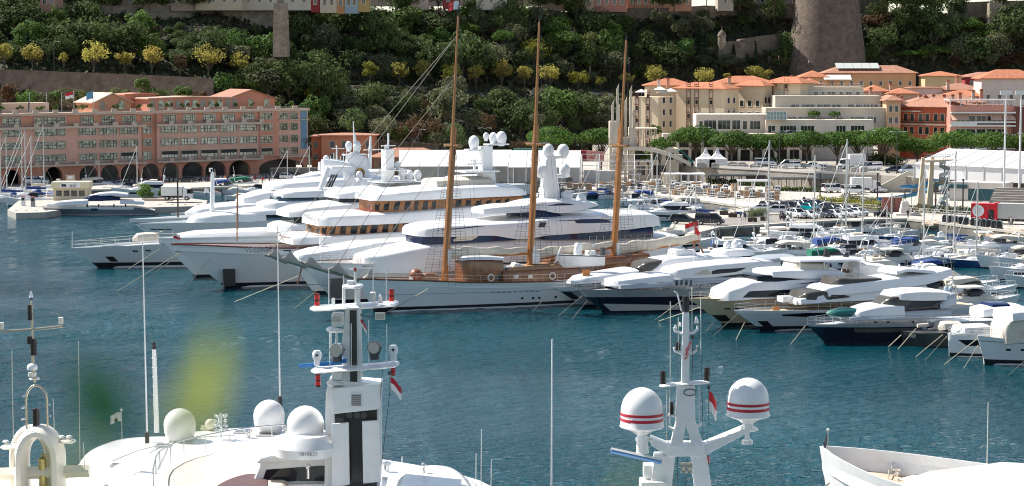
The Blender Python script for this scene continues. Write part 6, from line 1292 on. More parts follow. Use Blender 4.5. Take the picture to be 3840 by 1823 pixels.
y.spar([(892,860),(892,700)],.08,navy,'dark_staff'); y.spar([(1385,905),(1385,710)],.06,wood,'thin_staff') if 0 else None
# ---- Y5 low pale hull at the left
y=Yacht('motor_yacht','long low pale hulled yacht whose bow reaches farthest left of the big yachts','yacht',(372,1004),17,52,9)
t=y.q(264,930); y.hull(t,[(0,t[1]),(.2,3.6),(.5,3.4),(1,3.4)],M('pale_grey_hull',(.62,.66,.68),.3),deckmat=white,bul=.35,zb=.8)
y.rail(.0,.35,1.0,10,offwh); y.port(420,972,24,20,black,'anchor_pocket')
for px,py in ((502,942),(512,942),(551,940),(561,940)): y.port(px,py,7,6,black,'port_hole')
for k in range(4): y.port(398+k*24,924,20,5,white,'fairlead_slot')
y.body('forward_house',[(640,905,896,.8),(680,903,884,2.4),(760,898,876,3.6),(1100,888,862,3.8)],white); y.body('tender_cover',[(500,905,893,.5),(520,905,880,1.2),(590,902,878,1.2),(600,902,890,.6)],canvas,crown=.3)
y.spar([(271,930),(271,868)],.05,white,'jack_staff')
# ---- Y7 sleek yacht with mirrored windows
y=Yacht('motor_yacht','white yacht with two tiers of mirrored wraparound windows','yacht',(664,946),22,58,10.5)
t=y.q(519,838); y.hull(t,[(0,t[1]),(.3,t[1]+.2),(1,t[1]+.3)],M('pale_grey_hull'),deckmat=white,bul=.4)
for px in (575,602,630): y.port(px,860,16,4,black,'fairlead_slot')
y.body('foredeck',[(706,838,828,.6),(730,838,820,2),(800,836,808,3.6),(880,834,803,4.2),(1000,832,800,4.4)],white,crown=.6)
y.body('mirrored_windows',[(876,834,808,1.2),(888,837,804,3.0),(940,838,803,4.0),(1075,834,803,4.2),(1200,830,800,4.2)],mirror,crown=0,tum=.12,rnd=.4)
y.body('lower_roof',[(872,808,800,1.2),(890,808,796,3),(1000,806,788,4.4),(1270,798,774,4.6)],white,crown=.5)
y.body('bridge_base',[(978,800,768,.8),(990,802,765,2.6),(1040,800,758,4.0),(1300,790,748,4.3)],white,crown=.2)
y.body('upper_mirrored_windows',[(1036,762,741,1.2),(1045,764,738,2.8),(1090,766,737,3.6),(1196,764,736,3.8)],mirror,crown=0,tum=.12,rnd=.4)
y.body('bridge_roof',[(1038,742,732,1.1),(1060,742,725,3),(1110,742,718,3.9),(1300,738,710,4)],white,crown=.4)
y.spar([(795,806),(797,646)],.42,white,'signal_pole',r2=.3); y.spar([(797,646),(797,632),(786,632)],.1,white,'lamp_arm'); y.spar([(787,632),(787,645)],.14,white,'masthead_lamp')
for s_ in (-2.6,2.6): y.spar([(1200,712),(1232,628)],.45,white,'radar_arch_leg',y=s_)
for k in range(3): y.spar([(1222+k*9,705),(1246+k*9,655)],.16,navy,'arch_grille',y=0)
for px,py,r in ((1312,672,19),(1298,655,13),(1350,682,14),(1348,655,12)): y.dome(px,py,r,tall=1.2)
y.blk('arch_top',1225,1300,622,630,-2.8,2.8)
# ---- Y8 white yacht with dark blue stripe
y=Yacht('motor_yacht','white yacht with a dark blue hull line, its bow just above the mirrored yacht','yacht',(596,915),22,62,10.8)
t=y.q(483,822); y.hull(t,[(0,t[1]),(.3,t[1]+.4),(1,t[1]+.8)],deckmat=white,bul=.5,stripes=(('blue_hull_line',[(0,t[1]-.75,t[1]-.6),(.6,t[1]-.3,t[1]-.15)],navy),))
y.body('foredeck',[(700,806,797,.7),(750,802,784,2.6),(820,798,775,3.9),(1000,790,762,4.4)],white,crown=.5)
y.body('upper_deck',[(890,768,752,.8),(915,766,742,2.6),(1000,760,722,4.0),(1120,756,716,4.4)],white,crown=.4)
y.body('bridge_windows',[(1010,742,714,1.0),(1018,744,711,3.0),(1060,742,710,4.0),(1300,735,702,4.3)],glass,crown=0,tum=.02)
y.body('bridge_roof',[(1001,713,702,1.0),(1020,714,696,3.2),(1070,712,688,4.6),(1300,702,672,4.8),(1500,696,668,4.6)],white,crown=.6)
y.body('funnel_block',[(1215,690,600,1.0),(1300,690,610,2.2),(1390,690,640,2.2)],white,crown=.2,tum=.3); y.body('upper_funnel',[(1305,640,585,.8),(1335,640,575,1.6),(1380,640,590,1.6)],white,tum=.3)
y.spar([(668,815),(665,623)],.14,M('brown_black_staff',(.03,.022,.02),.5),'signal_staff'); y.spar([(1330,585),(1325,455)],.22,white,'main_mast',r2=.08); y.spar([(1340,560),(1330,500)],.12,white,'mast_pole')
for px,py,r in ((1308,547,13),(1339,551,15)): y.dome(px,py,r,tall=1.4)
y.blk('cross_arm',1288,1372,577,583,-1,1); y.spar([(1384,640),(1390,510)],.5,white,'lattice_mast',r2=.15)
y.blk('cross_arm',1365,1410,560,564,-.3,.3); 
em=MB(); x,z=y.q(1352,648,2.3); em.lathe([(.85,0),(.85,.04)],n=20).xf(Matrix.Translation((x,2.1,z))@Matrix.Rotation(-pi/2,4,'X')); e=em.build('round_emblem',M('emblem_gold',(.35,.2,.06),.5),y.r); em=MB(); [em.slab([(x+dx-.16,z-.5),(x+dx+.16,z-.5),(x+dx+.22,z+.1),(x+dx+.05,z+.55),(x+dx-.2,z+.2)],2.15,2.2) for dx in (-.4,0,.4)]; em.build('emblem_figures',M('emblem_brown',(.10,.04,.02),.5),e,smooth=0)
# ---- Y9 farther mast cluster yacht
y=Yacht('motor_yacht','white yacht farthest back, known by its red vertical mast array and small domes','yacht',(760,868),20,60,10)
t=y.q(640,800); y.hull(t,[(0,t[1]),(1,t[1]+.3)],bul=.3); y.body('upper_deck',[(1020,715,700,1),(1050,712,690,3),(1200,705,676,4),(1500,700,668,4)],white); y.body('top_deck',[(1110,680,664,1),(1200,676,650,3),(1450,672,640,3)],white)
y.spar([(1262,650),(1262,545)],.12,white,'mast_pole'); y.blk('cross_arm',1245,1290,556,559,-.3,.3); y.dome(1223,595,11); y.dome(1168,652,8)
for k in range(6): y.spar([(1240+k*12,640),(1240+k*12,585-k%3*12)],.06,white,'whip_aerial')
y.blk('radar_scanner',1390,1452,560,563,-.1,.1)
y.body('mast_base',[(1200,640,610,.8),(1260,640,600,1.8),(1330,640,612,1.6)],white,tum=.4)
# distant yacht behind the wooden decked one
y=Yacht('motor_yacht','small white yacht with a blue black window line behind the wooden decked yacht stern','yacht',(1640,740),22,22,5.5)
t=y.q(1600,698); y.hull(t,[(0,t[1]),(1,t[1])],bul=.2); y.body('cabin',[(1640,690,678,.6),(1700,690,662,1.9),(1860,686,656,2.1)],white); y.pane('side_window',[(1660,682),(1730,668),(1850,664),(1850,672)],bglass)
# ---- schooner
sc=Yacht('schooner','three masted wooden schooner with a long pale blue grey hull and varnished deckhouses','sailing ship',(1404,1170),26.5,44,8.6)
shull=M('schooner_hull',(.73,.78,.79),.35,var=.04,scale=.3)
t=sc.q(1338,1047); sc.hull(t,[(0,t[1]),(.12,3.9),(.3,3.35),(.55,3.1),(.8,3.3),(1,3.9)],shull,rail=wood,deckmat=teak,bul=.7,zb=.55,entry=.5,tr=.55,full=1.9)
sc.stripe('rubbing_strake',[(.03,2.1,2.18),(1,2.0,2.08)],M('strake_grey',(.35,.42,.44),.5))
for px,py in ((1958,1119),(1999,1118),(2022,1117),(2084,1114)): sc.port(px,py,8,8,black,'port_hole')
for k in range(9): sc.port(1848+k*21,1098-k*.6,12,2.2,dgrey,'scupper')
sc.spar([(1345,1050),(1250,1022),(1130,986),(990,957)],.24,M('grey_spar',(.27,.23,.18),.8,var=.2,scale=2),'bowsprit',r2=.10); sc.spar([(1136,990),(1115,1065)],.09,wood,'dolphin_striker')
mb=MB(); q=[sc.q(x,y_) for x,y_ in ((1250,1026),(1130,994),(1115,1065),(1345,1075))]; mb.tube([(q[1][0],0,q[1][1]),(q[2][0],0,q[2][1]),(q[3][0],0,q[3][1])],.03,4); mb.build('bobstay',drope,sc.r)
jib=M('furled_sailcloth',(.42,.39,.34),.9,var=.15,scale=1.5,bump=.6,bscale=3)
for i,(pk,base) in enumerate((((1036,926),((1008,955),(1075,985))),((1090,940),((1055,972),(1150,1000))),((1168,960),((1140,990),(1240,1022))),((1268,985),((1232,1010),(1330,1042))),((1400,1002),((1363,1042),(1398,1046))))):
    mb=MB(); a=sc.q(*base[0]); b=sc.q(*base[1]); c=sc.q(*pk); n=8; rg=[]
    for k in range(n+1):
        t_=k/n; x=a[0]+(b[0]-a[0])*t_; z=a[1]+(b[1]-a[1])*t_; tp=.28; pkx=(c[0]-a[0])/(b[0]-a[0]); h=(c[1]-(a[1]+(b[1]-a[1])*pkx))*max(.12,(1-abs(t_-pkx)/(pkx+.001)) if t_<pkx else (1-(t_-pkx)/(1-pkx))**1.7); w=.42*(1-abs(t_-.4)*.8)+.06*sin(k*3.1+i)
        rg.append([(x,w,z),(x,w*.9,z+h*.35),(x,w*.3,z+h*.8),(x,0,z+h),(x,-w*.3,z+h*.8),(x,-w*.9,z+h*.35),(x,-w,z),(x,0,z-.25)])
    mb.loft(rg); mb.build('furled_jib',jib,sc.r,smooth=60)
MS=[((1666,1055),(1699,545),(1690,478),(1718,60)),((1985,1045),(2008,540),(2002,400),(2022,82)),((2298,1030),(2325,545),(2322,480),(2348,150))]
for i,(ft,hd,t0,t1) in enumerate(MS):
    mst=sc.spar([ft,hd,(hd[0]+3,hd[1]-70)],.46,mastw,'lower_mast',r2=.38); 
    sc.spar([(hd[0]-4,hd[1]+62),(t0[0]+8,t0[1]+20),t1],.30,mastw,'topmast',r2=.12,y=.38)
    sc.spar([(hd[0]-32,hd[1]+2),(hd[0]+34,hd[1]+6)],.10,M('ochre_paint',(.50,.30,.08),.5),'crosstree',y=.3); sc.spar([(t1[0],t1[1]+4),(t1[0]+3,t1[1]-(40 if i==0 else 12))],.06,black,'truck_pole',y=.38)
    x,z=sc.q(hd[0],hd[1]); mb=MB(); mb.box(x-.35,x+.35,-2.2,2.2,z-.05,z+.12); mb.build('spreader',wood,sc.r,smooth=0); sc.blk('gooseneck',ft[0]+8,ft[0]+22,ft[1]-120,ft[1]-60,-.45,.45,wcanvas)
    dx,dz=sc.q(*ft); hx,hz=sc.q(*hd); tx,tz=sc.q(*t1); mb=MB(); rb=MB()
    for sd in (1,-1):
        D_=[(dx+o,sd*3.9,dz-.2) for o in (1.2,.2,-.9,-2.0)]
        for d_ in D_: mb.tube([d_,(hx,sd*.5,hz)],.022,3)
        for o in (-2.6,-3.4): mb.tube([(dx+o,sd*3.9,dz),(tx,0,tz+1)],.016,3)
        mb.tube([(hx,sd*2.2,hz),(tx,0,tz+1)],.016,3)
        for k in range(5,46):
            a_=k/52; p0=Vector(D_[0]).lerp(Vector((hx,sd*.5,hz)),a_); p1=Vector(D_[-1]).lerp(Vector((hx,sd*.5,hz)),a_)
            if k<40: rb.tube([p0,p1],.02,3)
        rb.build('ratlines',drope,sc.r)
    mb.build('shrouds',drope,sc.r)
mb=MB(); top=sc.q(1712,135); mid=sc.q(1697,300); ends=[sc.q(x,y_) for x,y_ in ((1000,957),(1080,975),(1140,992),(1250,1020),(1345,1046))]
for e,tp in ((ends[0],top),(ends[1],top),(ends[2],mid),(ends[3],mid),(ends[3],mid),(ends[4],sc.q(1699,545))): mb.tube([(e[0],0,e[1]),(tp[0],0,tp[1])],.038,4)
mb.build('forestay',M('forestay_rope',(.42,.38,.3),.8),sc.r); mb=MB()
for a,b in (((2015,190),(1725,545)),((2340,230),(2025,540)),((2022,90),(1715,250)),((2348,160),(2022,250))): a,b=sc.q(*a),sc.q(*b); mb.tube([(a[0],0,a[1]),(b[0],0,b[1])],.018,3)
mb.build('triatic_stay',drope,sc.r)
def furled(p0,p1,r,label='furled_sail',nn=14):
    a,b=sc.q(*p0),sc.q(*p1); rg=[]
    for k in range(nn+1):
        t_=k/nn; x=a[0]+(b[0]-a[0])*t_; z=a[1]+(b[1]-a[1])*t_; rr_=r*(1-.45*t_)*(1+.12*sin(k*2.3)); rg.append([(x,.42*rr_*cos(q_),z+rr_*sin(q_)*.9-(.12*sin(k*1.3))) for q_ in [2*pi*j/10 for j in range(10)]])
    mb=MB(); mb.loft(rg); mb.build('furled_sail',M('sail_cover',(.64,.58,.48),.9,var=.12,scale=1.3,bump=.5,bscale=3),sc.r,smooth=60); sc.spar([(p0[0],p0[1]+20),(p1[0],p1[1]+12)],.16,mastw,'boom')
furled((1680,948),(1975,940),.85); furled((1985,956),(2310,915),.85); furled((2300,938),(2625,890),1.0)
dh=sc.body('wheelhouse',[(1738,3.2,978,1.3),(1752,3.2,972,1.6),(1835,3.2,972,1.6),(1888,3.2,976,1.6)],wood,crown=.1,tum=.04); sl_=sc.last
sc.body('wheelhouse_roof',[(1733,978,968,1.5),(1752,976,964,1.95),(1835,975,962,1.95),(1893,977,966,1.8)],white,crown=.15)
for a in ((1752,1768),(1780,1796),(1834,1848)): sc.pane('window',[(a[0],990),(a[1],990),(a[1],1012),(a[0],1012)],glass,parent=dh,S_=sl_)
sc.pane('dark_doorway',[(1862,1000),(1882,1000),(1882,1056),(1862,1056)],black,parent=dh,S_=sl_)
sc.body('main_deckhouse',[(1888,3,1020,2.0),(1900,3,1018,2.2),(2100,3,1006,2.2),(2180,3,1000,2.2)],wood,crown=.1,tum=.03); s2=sc.last
for a in ((1928,1945),(1980,1998)): sc.pane('window',[(a[0],1031),(a[1],1030),(a[1],1044),(a[0],1045)],offwh,S_=s2)
sc.body('aft_deckhouse',[(2080,3.2,985,1.8),(2095,3.2,978,2),(2330,3.2,962,2.1),(2440,3.2,952,2)],wood,crown=.1); sc.body('deckhouse_roof',[(1905,1018,1008,1.9),(2060,1012,995,2.0),(2350,985,965,2.0)],teak,crown=.1)
sc.blk('dark_hatch',2300,2350,970,990,-1.5,1.5,black); sc.blk('skylight',1612,1636,1030,1052,-.7,.7,wood); sc.body('companionway',[(1578,1054,1044,.7),(1600,1053,1028,.8),(1634,1052,1026,.8)],wood); 
x,z=sc.q(1560,1033); mb=MB(); mb.blob((x,0,z),.85,12,8); mb.build('brown_dome',M('copper_brown',(.22,.075,.035),.4),sc.r)
for px,py in ((1842,1042),(2072,1035)):
    x,z=sc.q(px,py,2.35); mb=MB(); rg=[]
    for k in range(16): a=2*pi*k/16; rg.append([(x+(.42+.1*cos(b))*cos(a),2.32+.1*sin(b),z+(.42+.1*cos(b))*sin(a)) for b in [2*pi*j/6 for j in range(6)]])
    rg.append(rg[0]); mb.loft(rg,c0=False,c1=False); mb.build('life_ring',M('life_ring_white',(.72,.70,.66),.6),sc.r)
mb=MB(); x,z=sc.q(1895,1007); mb.tube([(x-.5,.6,z),(x+.7,.6,z)],.42,10); mb.build('life_raft_drum',white,sc.r); sc.body('covered_engine',[(1920,1018,1005,.4),(1935,1018,988,.7),(1968,1018,995,.6)],wcanvas); sc.blk('liferaft_case',1968,2004,998,1016,.2,1.0,white)
sc.blk('ventilator',1990,2016,946,988,-.6,.6,white); sc.rail(.02,.95,.9,40,mat=offwh,r=.018)
lf=flag('masthead_flag','white and red pennant at the very top of the tallest mast',sc.p+sc.f*sc.q(1718,60)[0]+sc.n*.38+Vector((0,0,sc.q(1718,60)[1]+.3)),1.6,1.4,1.0,(white,red),-1,split='v',pole=black)
lf=flag('ensign','red ensign hanging at the end of the schooner boom',sc.p+sc.f*sc.q(2605,905)[0]+Vector((0,0,sc.q(2605,905)[1])),2.2,.9,1.1,(red,),1,droop=.5,pole=wood)
mb=MB()
for a,b in (((2612,895),(2590,960)),((2612,895),(2640,955))): a,b=sc.q(*a),sc.q(*b); mb.tube([(a[0],0,a[1]),(b[0],0,b[1])],.14,5)
mb.build('boom_crutch',wood,sc.r)
# tender in its cradle on the schooner deck
td=Yacht('ship_tender','white launch with outboard motor resting on deck beside the main mast','boat',sc.p,26.5,6.0,2.1)
x,z=sc.q(2103,1000,1.8); td.r.location=td.p=sc.p+sc.f*x+sc.n*1.8+Vector((0,0,z)); td.hull((.9,1.7),[(0,1.7),(.4,1.35),(1,1.25)],white,boot=None,bul=.4,keel=.15,flare=.8); td.body3('console',[(-2.0,.6,2.0,.3),(-2.2,.6,2.9,.42),(-2.9,.6,2.9,.42)],white); td.body3('seat_box',[(-3.8,.6,1.9,.6),(-4.8,.6,1.9,.6)],white)
mb=MB(); mb.box(-6.4,-5.9,-.25,.25,.7,2.2); mb.build('outboard_motor',dgrey,td.r,smooth=0); td.stripe('rubbing_band',[(0,1.45,1.6),(1,1.1,1.22)],navy)
for px,py0,py1 in ((2080,995,925),(2205,960,915)): sc.spar([(px+45,py0),(px,py0-8),(px+25,py1)],.12,white,'davit',y=2.6)

x,z=m.q(1878,782,.5); person('person sunbathing on the forward roof of the blue glass mega yacht',m.p+m.f*x+m.n*.5+Vector((0,0,z-.5)),m.a,(.6,.5,.45),(.3,.3,.32),'sit')
for px,py,l,t_ in ((1560,1056,'deckhand in white on the schooner foredeck',(.72,.72,.7)),(2450,1000,'crew member in blue on the schooner afterdeck',(.05,.1,.25)),(2250,1010,'crew member in a dark shirt beside the schooner deckhouse',(.05,.05,.06))):
    x,z=sc.q(px,py,2.6); person(l,sc.p+sc.f*x+sc.n*(1.1 if px<1700 else 2.6)+Vector((0,0,2.75)),sc.a+1.2,t_,(.05,.06,.1))
# ================================================================ RIGHT HAND MOTOR YACHTS AND THE MARINA
smoke=M('smoked_screen',(.075,.07,.062),.15,spec=.35)
G='motor yachts moored bow out on the right'
y=Yacht('motor_yacht','silver white yacht with dark raked windscreen and three domes behind the black hulled one','yacht',(2190,1152),26,31,6.6,G)
t=y.q(2073,1077); y.hull(t,[(0,t[1]),(.3,t[1]-.1),(1,t[1]-.5)],silv,deckmat=white,bul=.25); y.stripe('white_topside',[(0,t[1]-.5,t[1]-.02),(1,t[1]-.9,t[1]-.5)],white)
y.port(2137,1108,26,30,black,'anchor_pocket')
y.body('foredeck',[(2140,1066,1054,.6),(2200,1064,1042,2.0),(2300,1054,1028,2.6),(2400,1044,1014,2.8)],white,crown=.3)
y.body('windscreen',[(2388,1020,1006,1.0),(2425,1020,988,2.0),(2470,1018,980,2.3),(2520,1014,976,2.3)],smoke,crown=.15); y.body('cabin',[(2455,1025,1010,2.5),(2500,1022,976,2.55),(2600,1012,964,2.6),(2700,1004,962,2.5),(2760,998,960,2.4)],white,crown=.3); y.pane('side_window',[(2470,1020),(2520,994),(2590,986),(2560,1000)],bglass)
y.body('radar_arch',[(2690,968,950,1.0),(2730,964,940,2.0),(2800,960,936,2.0),(2830,956,944,1.6)],white); [y.dome(px,py,14,y=yy,tall=1.2) for px,py,yy in ((2726,922,.6),(2756,918,0),(2772,926,-.4))]
y.body('covered_tender',[(2520,960,946,.6),(2540,960,938,1.2),(2610,957,940,1.0)],wcanvas); y.rail(0,.6,.8,16); 
x,z=y.q(2185,1040); mb=MB(); mb.box(x-.5,x+.5,.9,1.0,z-.2,z+1.0); mb.build('orange_board',M('orange_board',(.6,.22,.04),.6),y.r,smooth=0)
y=Yacht('motor_yacht','yacht with black hull, pale lower band and silver sides in front of the schooner stern','yacht',(2268,1172),25,29,7.0,G)
t=y.q(2160,1086); y.hull(t,[(0,t[1]),(.25,t[1]-.2),(.6,t[1]-.35),(1,t[1]-.7)],black and navy,deckmat=white,bul=.2,boot=None)
y.stripe('silver_topside',[(0,t[1]-1.0,t[1]-.02),(.3,t[1]-1.15,t[1]-.22),(.6,t[1]-1.2,t[1]-.38),(1,t[1]-1.4,t[1]-.72)],silv); y.stripe('pale_lower_band',[(.03,.18,1.15),(.45,.18,.6),(.6,.15,.2)],M('pale_bottom',(.5,.53,.54),.4))
y.body('foredeck',[(2285,1074,1064,.7),(2320,1074,1054,2.0),(2420,1068,1041,2.7),(2525,1062,1030,2.9)],white,crown=.3); y.body('sun_pad',[(2300,1060,1056,.5),(2330,1058,1050,1.2),(2420,1046,1040,1.4)],canvas)
y.body('cabin_side',[(2330,1085,1070,2.75),(2420,1080,1060,2.9),(2600,1068,1042,3.0),(2800,1052,1022,3.0),(2900,1040,1012,2.9)],silv,crown=.05); [y.pane('side_vent',[(px,1052),(px+9,1051),(px+9,1071),(px,1072)],black) for px in (2533,2551,2569,2586)]
y.body('cabin',[(2515,1046,1024,1.6),(2545,1046,1012,2.3),(2600,1044,1003,2.7),(2700,1040,992,2.8),(2850,1026,980,2.8),(2930,1004,977,2.6)],white,crown=.35); y.pane('side_window',[(2669,1012),(2800,1004),(2765,1020),(2670,1029)],glass)
y.pane('canvas_screen',[(2600,1030),(2645,1010),(2666,1012),(2668,1030)],canvas); y.pane('aft_opening',[(2680,1040),(2790,1026),(2840,1030),(2740,1040)],black)
y.body('radar_wing',[(2850,990,978,2.0),(2920,982,968,2.6),(2990,972,962,2.2)],silv); y.rail(0,.85,.9,24); y.spar([(2510,1030),(2510,912)],.04,white,'whip_aerial'); y.spar([(2602,1050),(2602,930)],.04,white,'whip_aerial')
y=Yacht('motor_yacht','cream hulled yacht with raked white house and black side window','yacht',(2718,1222),24,27,7.0,G)
t=y.q(2583,1119); crh=M('cream_hull',(.52,.44,.31),.3); y.hull(t,[(0,t[1]),(.3,t[1]-.35),(1,t[1]-.5)],crh,deckmat=M('beige_deck',(.58,.47,.34),.6),bul=.3); y.stripe('top_edge',[(0,t[1]-.14,t[1]-.02),(.3,t[1]-.5,t[1]-.37),(1,t[1]-.64,t[1]-.52)],M('tan_edge',(.5,.33,.2),.4))
y.port(2702,1193,40,26,black,'anchor_pocket'); y.port(2722,1157,14,6,black); y.port(2756,1156,14,6,black)
y.body('house',[(2706,1130,1117,1.6),(2738,1128,1092,2.4),(2790,1126,1076,2.8),(2830,1122,1060,2.9),(3000,1116,1047,2.9),(3200,1105,1038,2.8)],white,crown=.25); y.pane('side_window',[(2785,1116),(2811,1092),(2975,1086),(2957,1115)],glass)
y.body('windscreen',[(2822,1062,1050,.9),(2842,1063,1039,2.2),(2882,1064,1033,2.6),(2985,1066,1041,2.7),(3130,1054,1046,2.7)],glass,crown=.05); y.body('roof',[(2866,1036,1027,1.2),(2900,1040,1019,2.5),(3000,1045,1014,2.8),(3150,1044,1016,2.8),(3195,1042,1030,2.6)],white,crown=.35)
y.body('flybridge_seats',[(2985,1018,996,1.6),(3000,1018,990,2.0),(3110,1014,990,2.0)],canvas); y.body('hardtop',[(2984,984,980,1.6),(3000,984,976,2.3),(3200,980,971,2.4),(3246,976,972,2.2)],white,crown=.2); [y.spar([(px,1015),(px,980)],.06,white,'hardtop_post',y=yy) for px in (3000,3090,3175,3225) for yy in (-2,2)]
y.body('black_mast_fin',[(3092,972,958,.2),(3100,972,930,.25),(3115,972,965,.2)],black); y.dome(3172,957,12,M('dark_ball',(.03,.035,.05),.15),y=.5,tall=.9); y.body('covered_deck_gear',[(3205,1035,1005,1.5),(3230,1035,992,2.0),(3330,1030,1000,1.8)],wcanvas,crown=.4); y.rail(0,.3,.7,8)
[y.blk('brown_chair',px,px+12,1010,1022,-.4,.4,M('brown_leather',(.16,.06,.03),.6)) for px in (3125,3165,3190)]
y=Yacht('motor_yacht','pale grey yacht with teak bow seats, smoked flybridge screen and swept white arch','yacht',(2856,1239),22,28,6.8,G)
t=y.q(2752,1164); y.hull(t,[(0,t[1]),(.3,t[1]-.1),(1,t[1]-.4)],M('pale_grey_hull'),deckmat=M('beige_deck'),bul=.25,zb=.5); y.port(2866,1215,28,26,black,'anchor_pocket'); y.stripe('hull_window',[(.12,1.75,1.95),(.2,1.6,2.1),(.45,1.6,2.0)],glass); y.stripe('top_line',[(0,t[1]-.35,t[1]-.05),(1,t[1]-.8,t[1]-.5)],white)
y.blk('bow_seat',2925,2985,1108,1132,-1.3,.2,white); y.blk('teak_seat_back',2940,2978,1111,1126,-1.33,-1.31,teak) ; y.blk('bow_seat',2972,3042,1122,1140,-.4,1.4,wcanvas); x,z=y.q(2893,1155); mb=MB(); mb.box(x-.45,x+.45,1.1,1.2,z-.5,z+.35); mb.build('orange_board',M('orange_board'),y.r,smooth=0)
y.body('house',[(2985,1142,1130,1.2),(3005,1142,1122,2.0),(3060,1138,1112,2.5),(3090,1134,1104,2.6),(3300,1124,1085,2.7),(3480,1106,1070,2.6)],white,crown=.1)
y.body('windscreen',[(2992,1122,1116,1.2),(3030,1124,1100,2.2),(3088,1126,1092,2.5),(3120,1124,1094,2.55)],smoke,crown=.1); y.body('upper_house',[(3072,1112,1094,2.0),(3110,1112,1080,2.5),(3180,1104,1066,2.75),(3320,1088,1050,2.8),(3480,1066,1030,2.7),(3540,1048,1016,2.5),(3572,1030,1008,2.2)],white,crown=.1); u_=y.last
y.pane('side_window',[(3092,1124),(3112,1106),(3168,1106),(3190,1114)],glass,S_=u_); y.body('flybridge_screen',[(3114,1082,1068,1.2),(3150,1080,1046,2.2),(3200,1078,1046,2.5),(3310,1062,1044,2.5)],smoke,crown=.02); y.blk('flybridge_seats',3190,3320,1038,1052,-2.0,2.0,canvas)
y.body('radar_arch',[(3365,1030,1016,2.2),(3400,1020,1008,2.4),(3500,1026,1014,2.4),(3520,1030,1020,2.4)],white,crown=.05); [y.dome(px,py,10,y=yy,tall=1.2) for px,py,yy in ((3440,1006,.8),(3462,1006,0),(3424,1010,-.6))]; y.spar([(3372,1012),(3372,990)],.1,white,'radar_pedestal'); y.body('dark_tender',[(3395,1046,1036,.5),(3420,1046,1030,.9),(3470,1042,1028,.8)],dgrey); y.rail(0,.8,.75,20)
x,z=y.q(3457,1078,2.9); text('AMAL II',.5,dgrey,y.r,Vector((x,2.84,z+.5)),(pi/2-.05,0,pi),'ship_name',.01) if 0 else None
y=Yacht('motor_yacht','open dark navy yacht with white soft top and green dinghy on the bow','yacht',(3096,1289),20,23,6.0,G)
t=y.q(3026,1216); y.hull(t,[(0,t[1]),(.3,t[1]+.05),(1,t[1]-.25)],navy,deckmat=white,bul=.12,boot=None); y.stripe('silver_topside',[(0,t[1]-.3,t[1]),(.3,t[1]-.4,t[1]+.05),(1,t[1]-.8,t[1]-.25)],silv); y.stripe('grey_window_line',[(.15,t[1]-.95,t[1]-.5),(.9,t[1]-1.2,t[1]-.85)],M('warm_grey_line',(.10,.09,.08),.4))
for px in (3283,3330,3424,3510,3527): y.port(px,1208,9,7,black,'port_hole')
y.body('foredeck',[(3180,1200,1190,.8),(3230,1198,1168,1.8),(3310,1194,1150,2.3),(3395,1188,1146,2.4)],white,crown=.15); y.body('cabin_side',[(3190,1204,1192,1.8),(3330,1198,1172,2.4),(3570,1186,1158,2.4)],silv,crown=.02)
y.body('windscreen',[(3296,1156,1144,.9),(3345,1158,1118,1.9),(3400,1162,1112,2.2),(3520,1154,1118,2.25)],smoke,crown=.05); y.pane('cockpit_opening',[(3392,1158),(3425,1128),(3520,1126),(3505,1150)],glass); y.body('soft_top',[(3342,1118,1109,1.3),(3385,1126,1100,2.2),(3460,1128,1094,2.35),(3540,1126,1096,2.3),(3582,1120,1102,2.0)],wcanvas,crown=.3)
y.body('arch_leg',[(3528,1160,1140,2.35),(3560,1150,1110,2.4),(3588,1140,1100,2.3)],silv,crown=0); [y.dome(px,1083,9,M('pale_blue_cover',(.35,.42,.5),.7),y=yy) for px,yy in ((3548,.8),(3566,-.5))]
y.rail(0,.75,.8,18); [MB().blob((0,0,0),.34,8,6,(1,1,2.0)).build('fender',M('grey_blue_fender',(.22,.27,.33),.5),y.r,loc=Vector(y.pt(u,t[1]-.9,1))+Vector((0,.35,0))) for u in (.46,.62,.73)]
dg=Yacht('inflatable_dinghy','green inflatable dinghy upside down on the foredeck of the navy yacht','dinghy',y.p,20,3.4,1.6); x,z=y.q(3130,1186,0.2); mb=MB(); mb.blob((0,0,.45),1,12,8,(2.3,.95,.55)); mb.build('hull',M('dinghy_green',(.01,.13,.12),.5),dg.r); mb=MB(); mb.blob((.1,0,.55),.92,12,8,(2.0,.8,.58)); mb.build('cover',M('dinghy_dark',(.015,.05,.06),.6),dg.r); dg.r.location=y.p+y.f*(x-1.2)+y.n*.2+Vector((0,0,z-.1))
y=Yacht('catamaran','low dark grey squared bow boat in the shadow right of the navy yacht','boat',(3388,1292),12,15,5.5)
t=y.q(3378,1240); dkh=M('dark_grey_hull',(.045,.055,.055),.5,var=.2); y.hull(t,[(0,t[1]),(1,t[1])],dkh,deckmat=dgrey,bul=.1,entry=.12,boot=None,full=3.5); y.port(3400,1252,14,16,trim,'fairlead'); y.spar([(3440,1222),(3480,1218)],.22,canvas,'rolled_cover',y=1); y.spar([(3480,1236),(3560,1226)],.15,canvas,'boom'); y.body('covered_raft',[(3520,1240,1226,.8),(3545,1238,1214,1.5),(3610,1236,1214,1.5)],canvas,crown=.3)
y=Yacht('motor_yacht','blocky white boat with upright bow and black side window strip, second from the right edge','boat',(3560,1334),14,14,4.6)
t=y.q(3554,1252); y.hull(t,[(0,t[1]),(1,t[1]-.2)],white,deckmat=white,bul=.15,entry=.25,full=2.8); y.stripe('hull_window',[(.05,1.75,1.8),(.1,1.2,1.85),(.45,1.2,1.85)],glass); y.body('coach_roof',[(3590,1252,1240,.8),(3620,1250,1230,1.6),(3720,1246,1226,1.8)],white); y.rail(0,.5,.7,8)
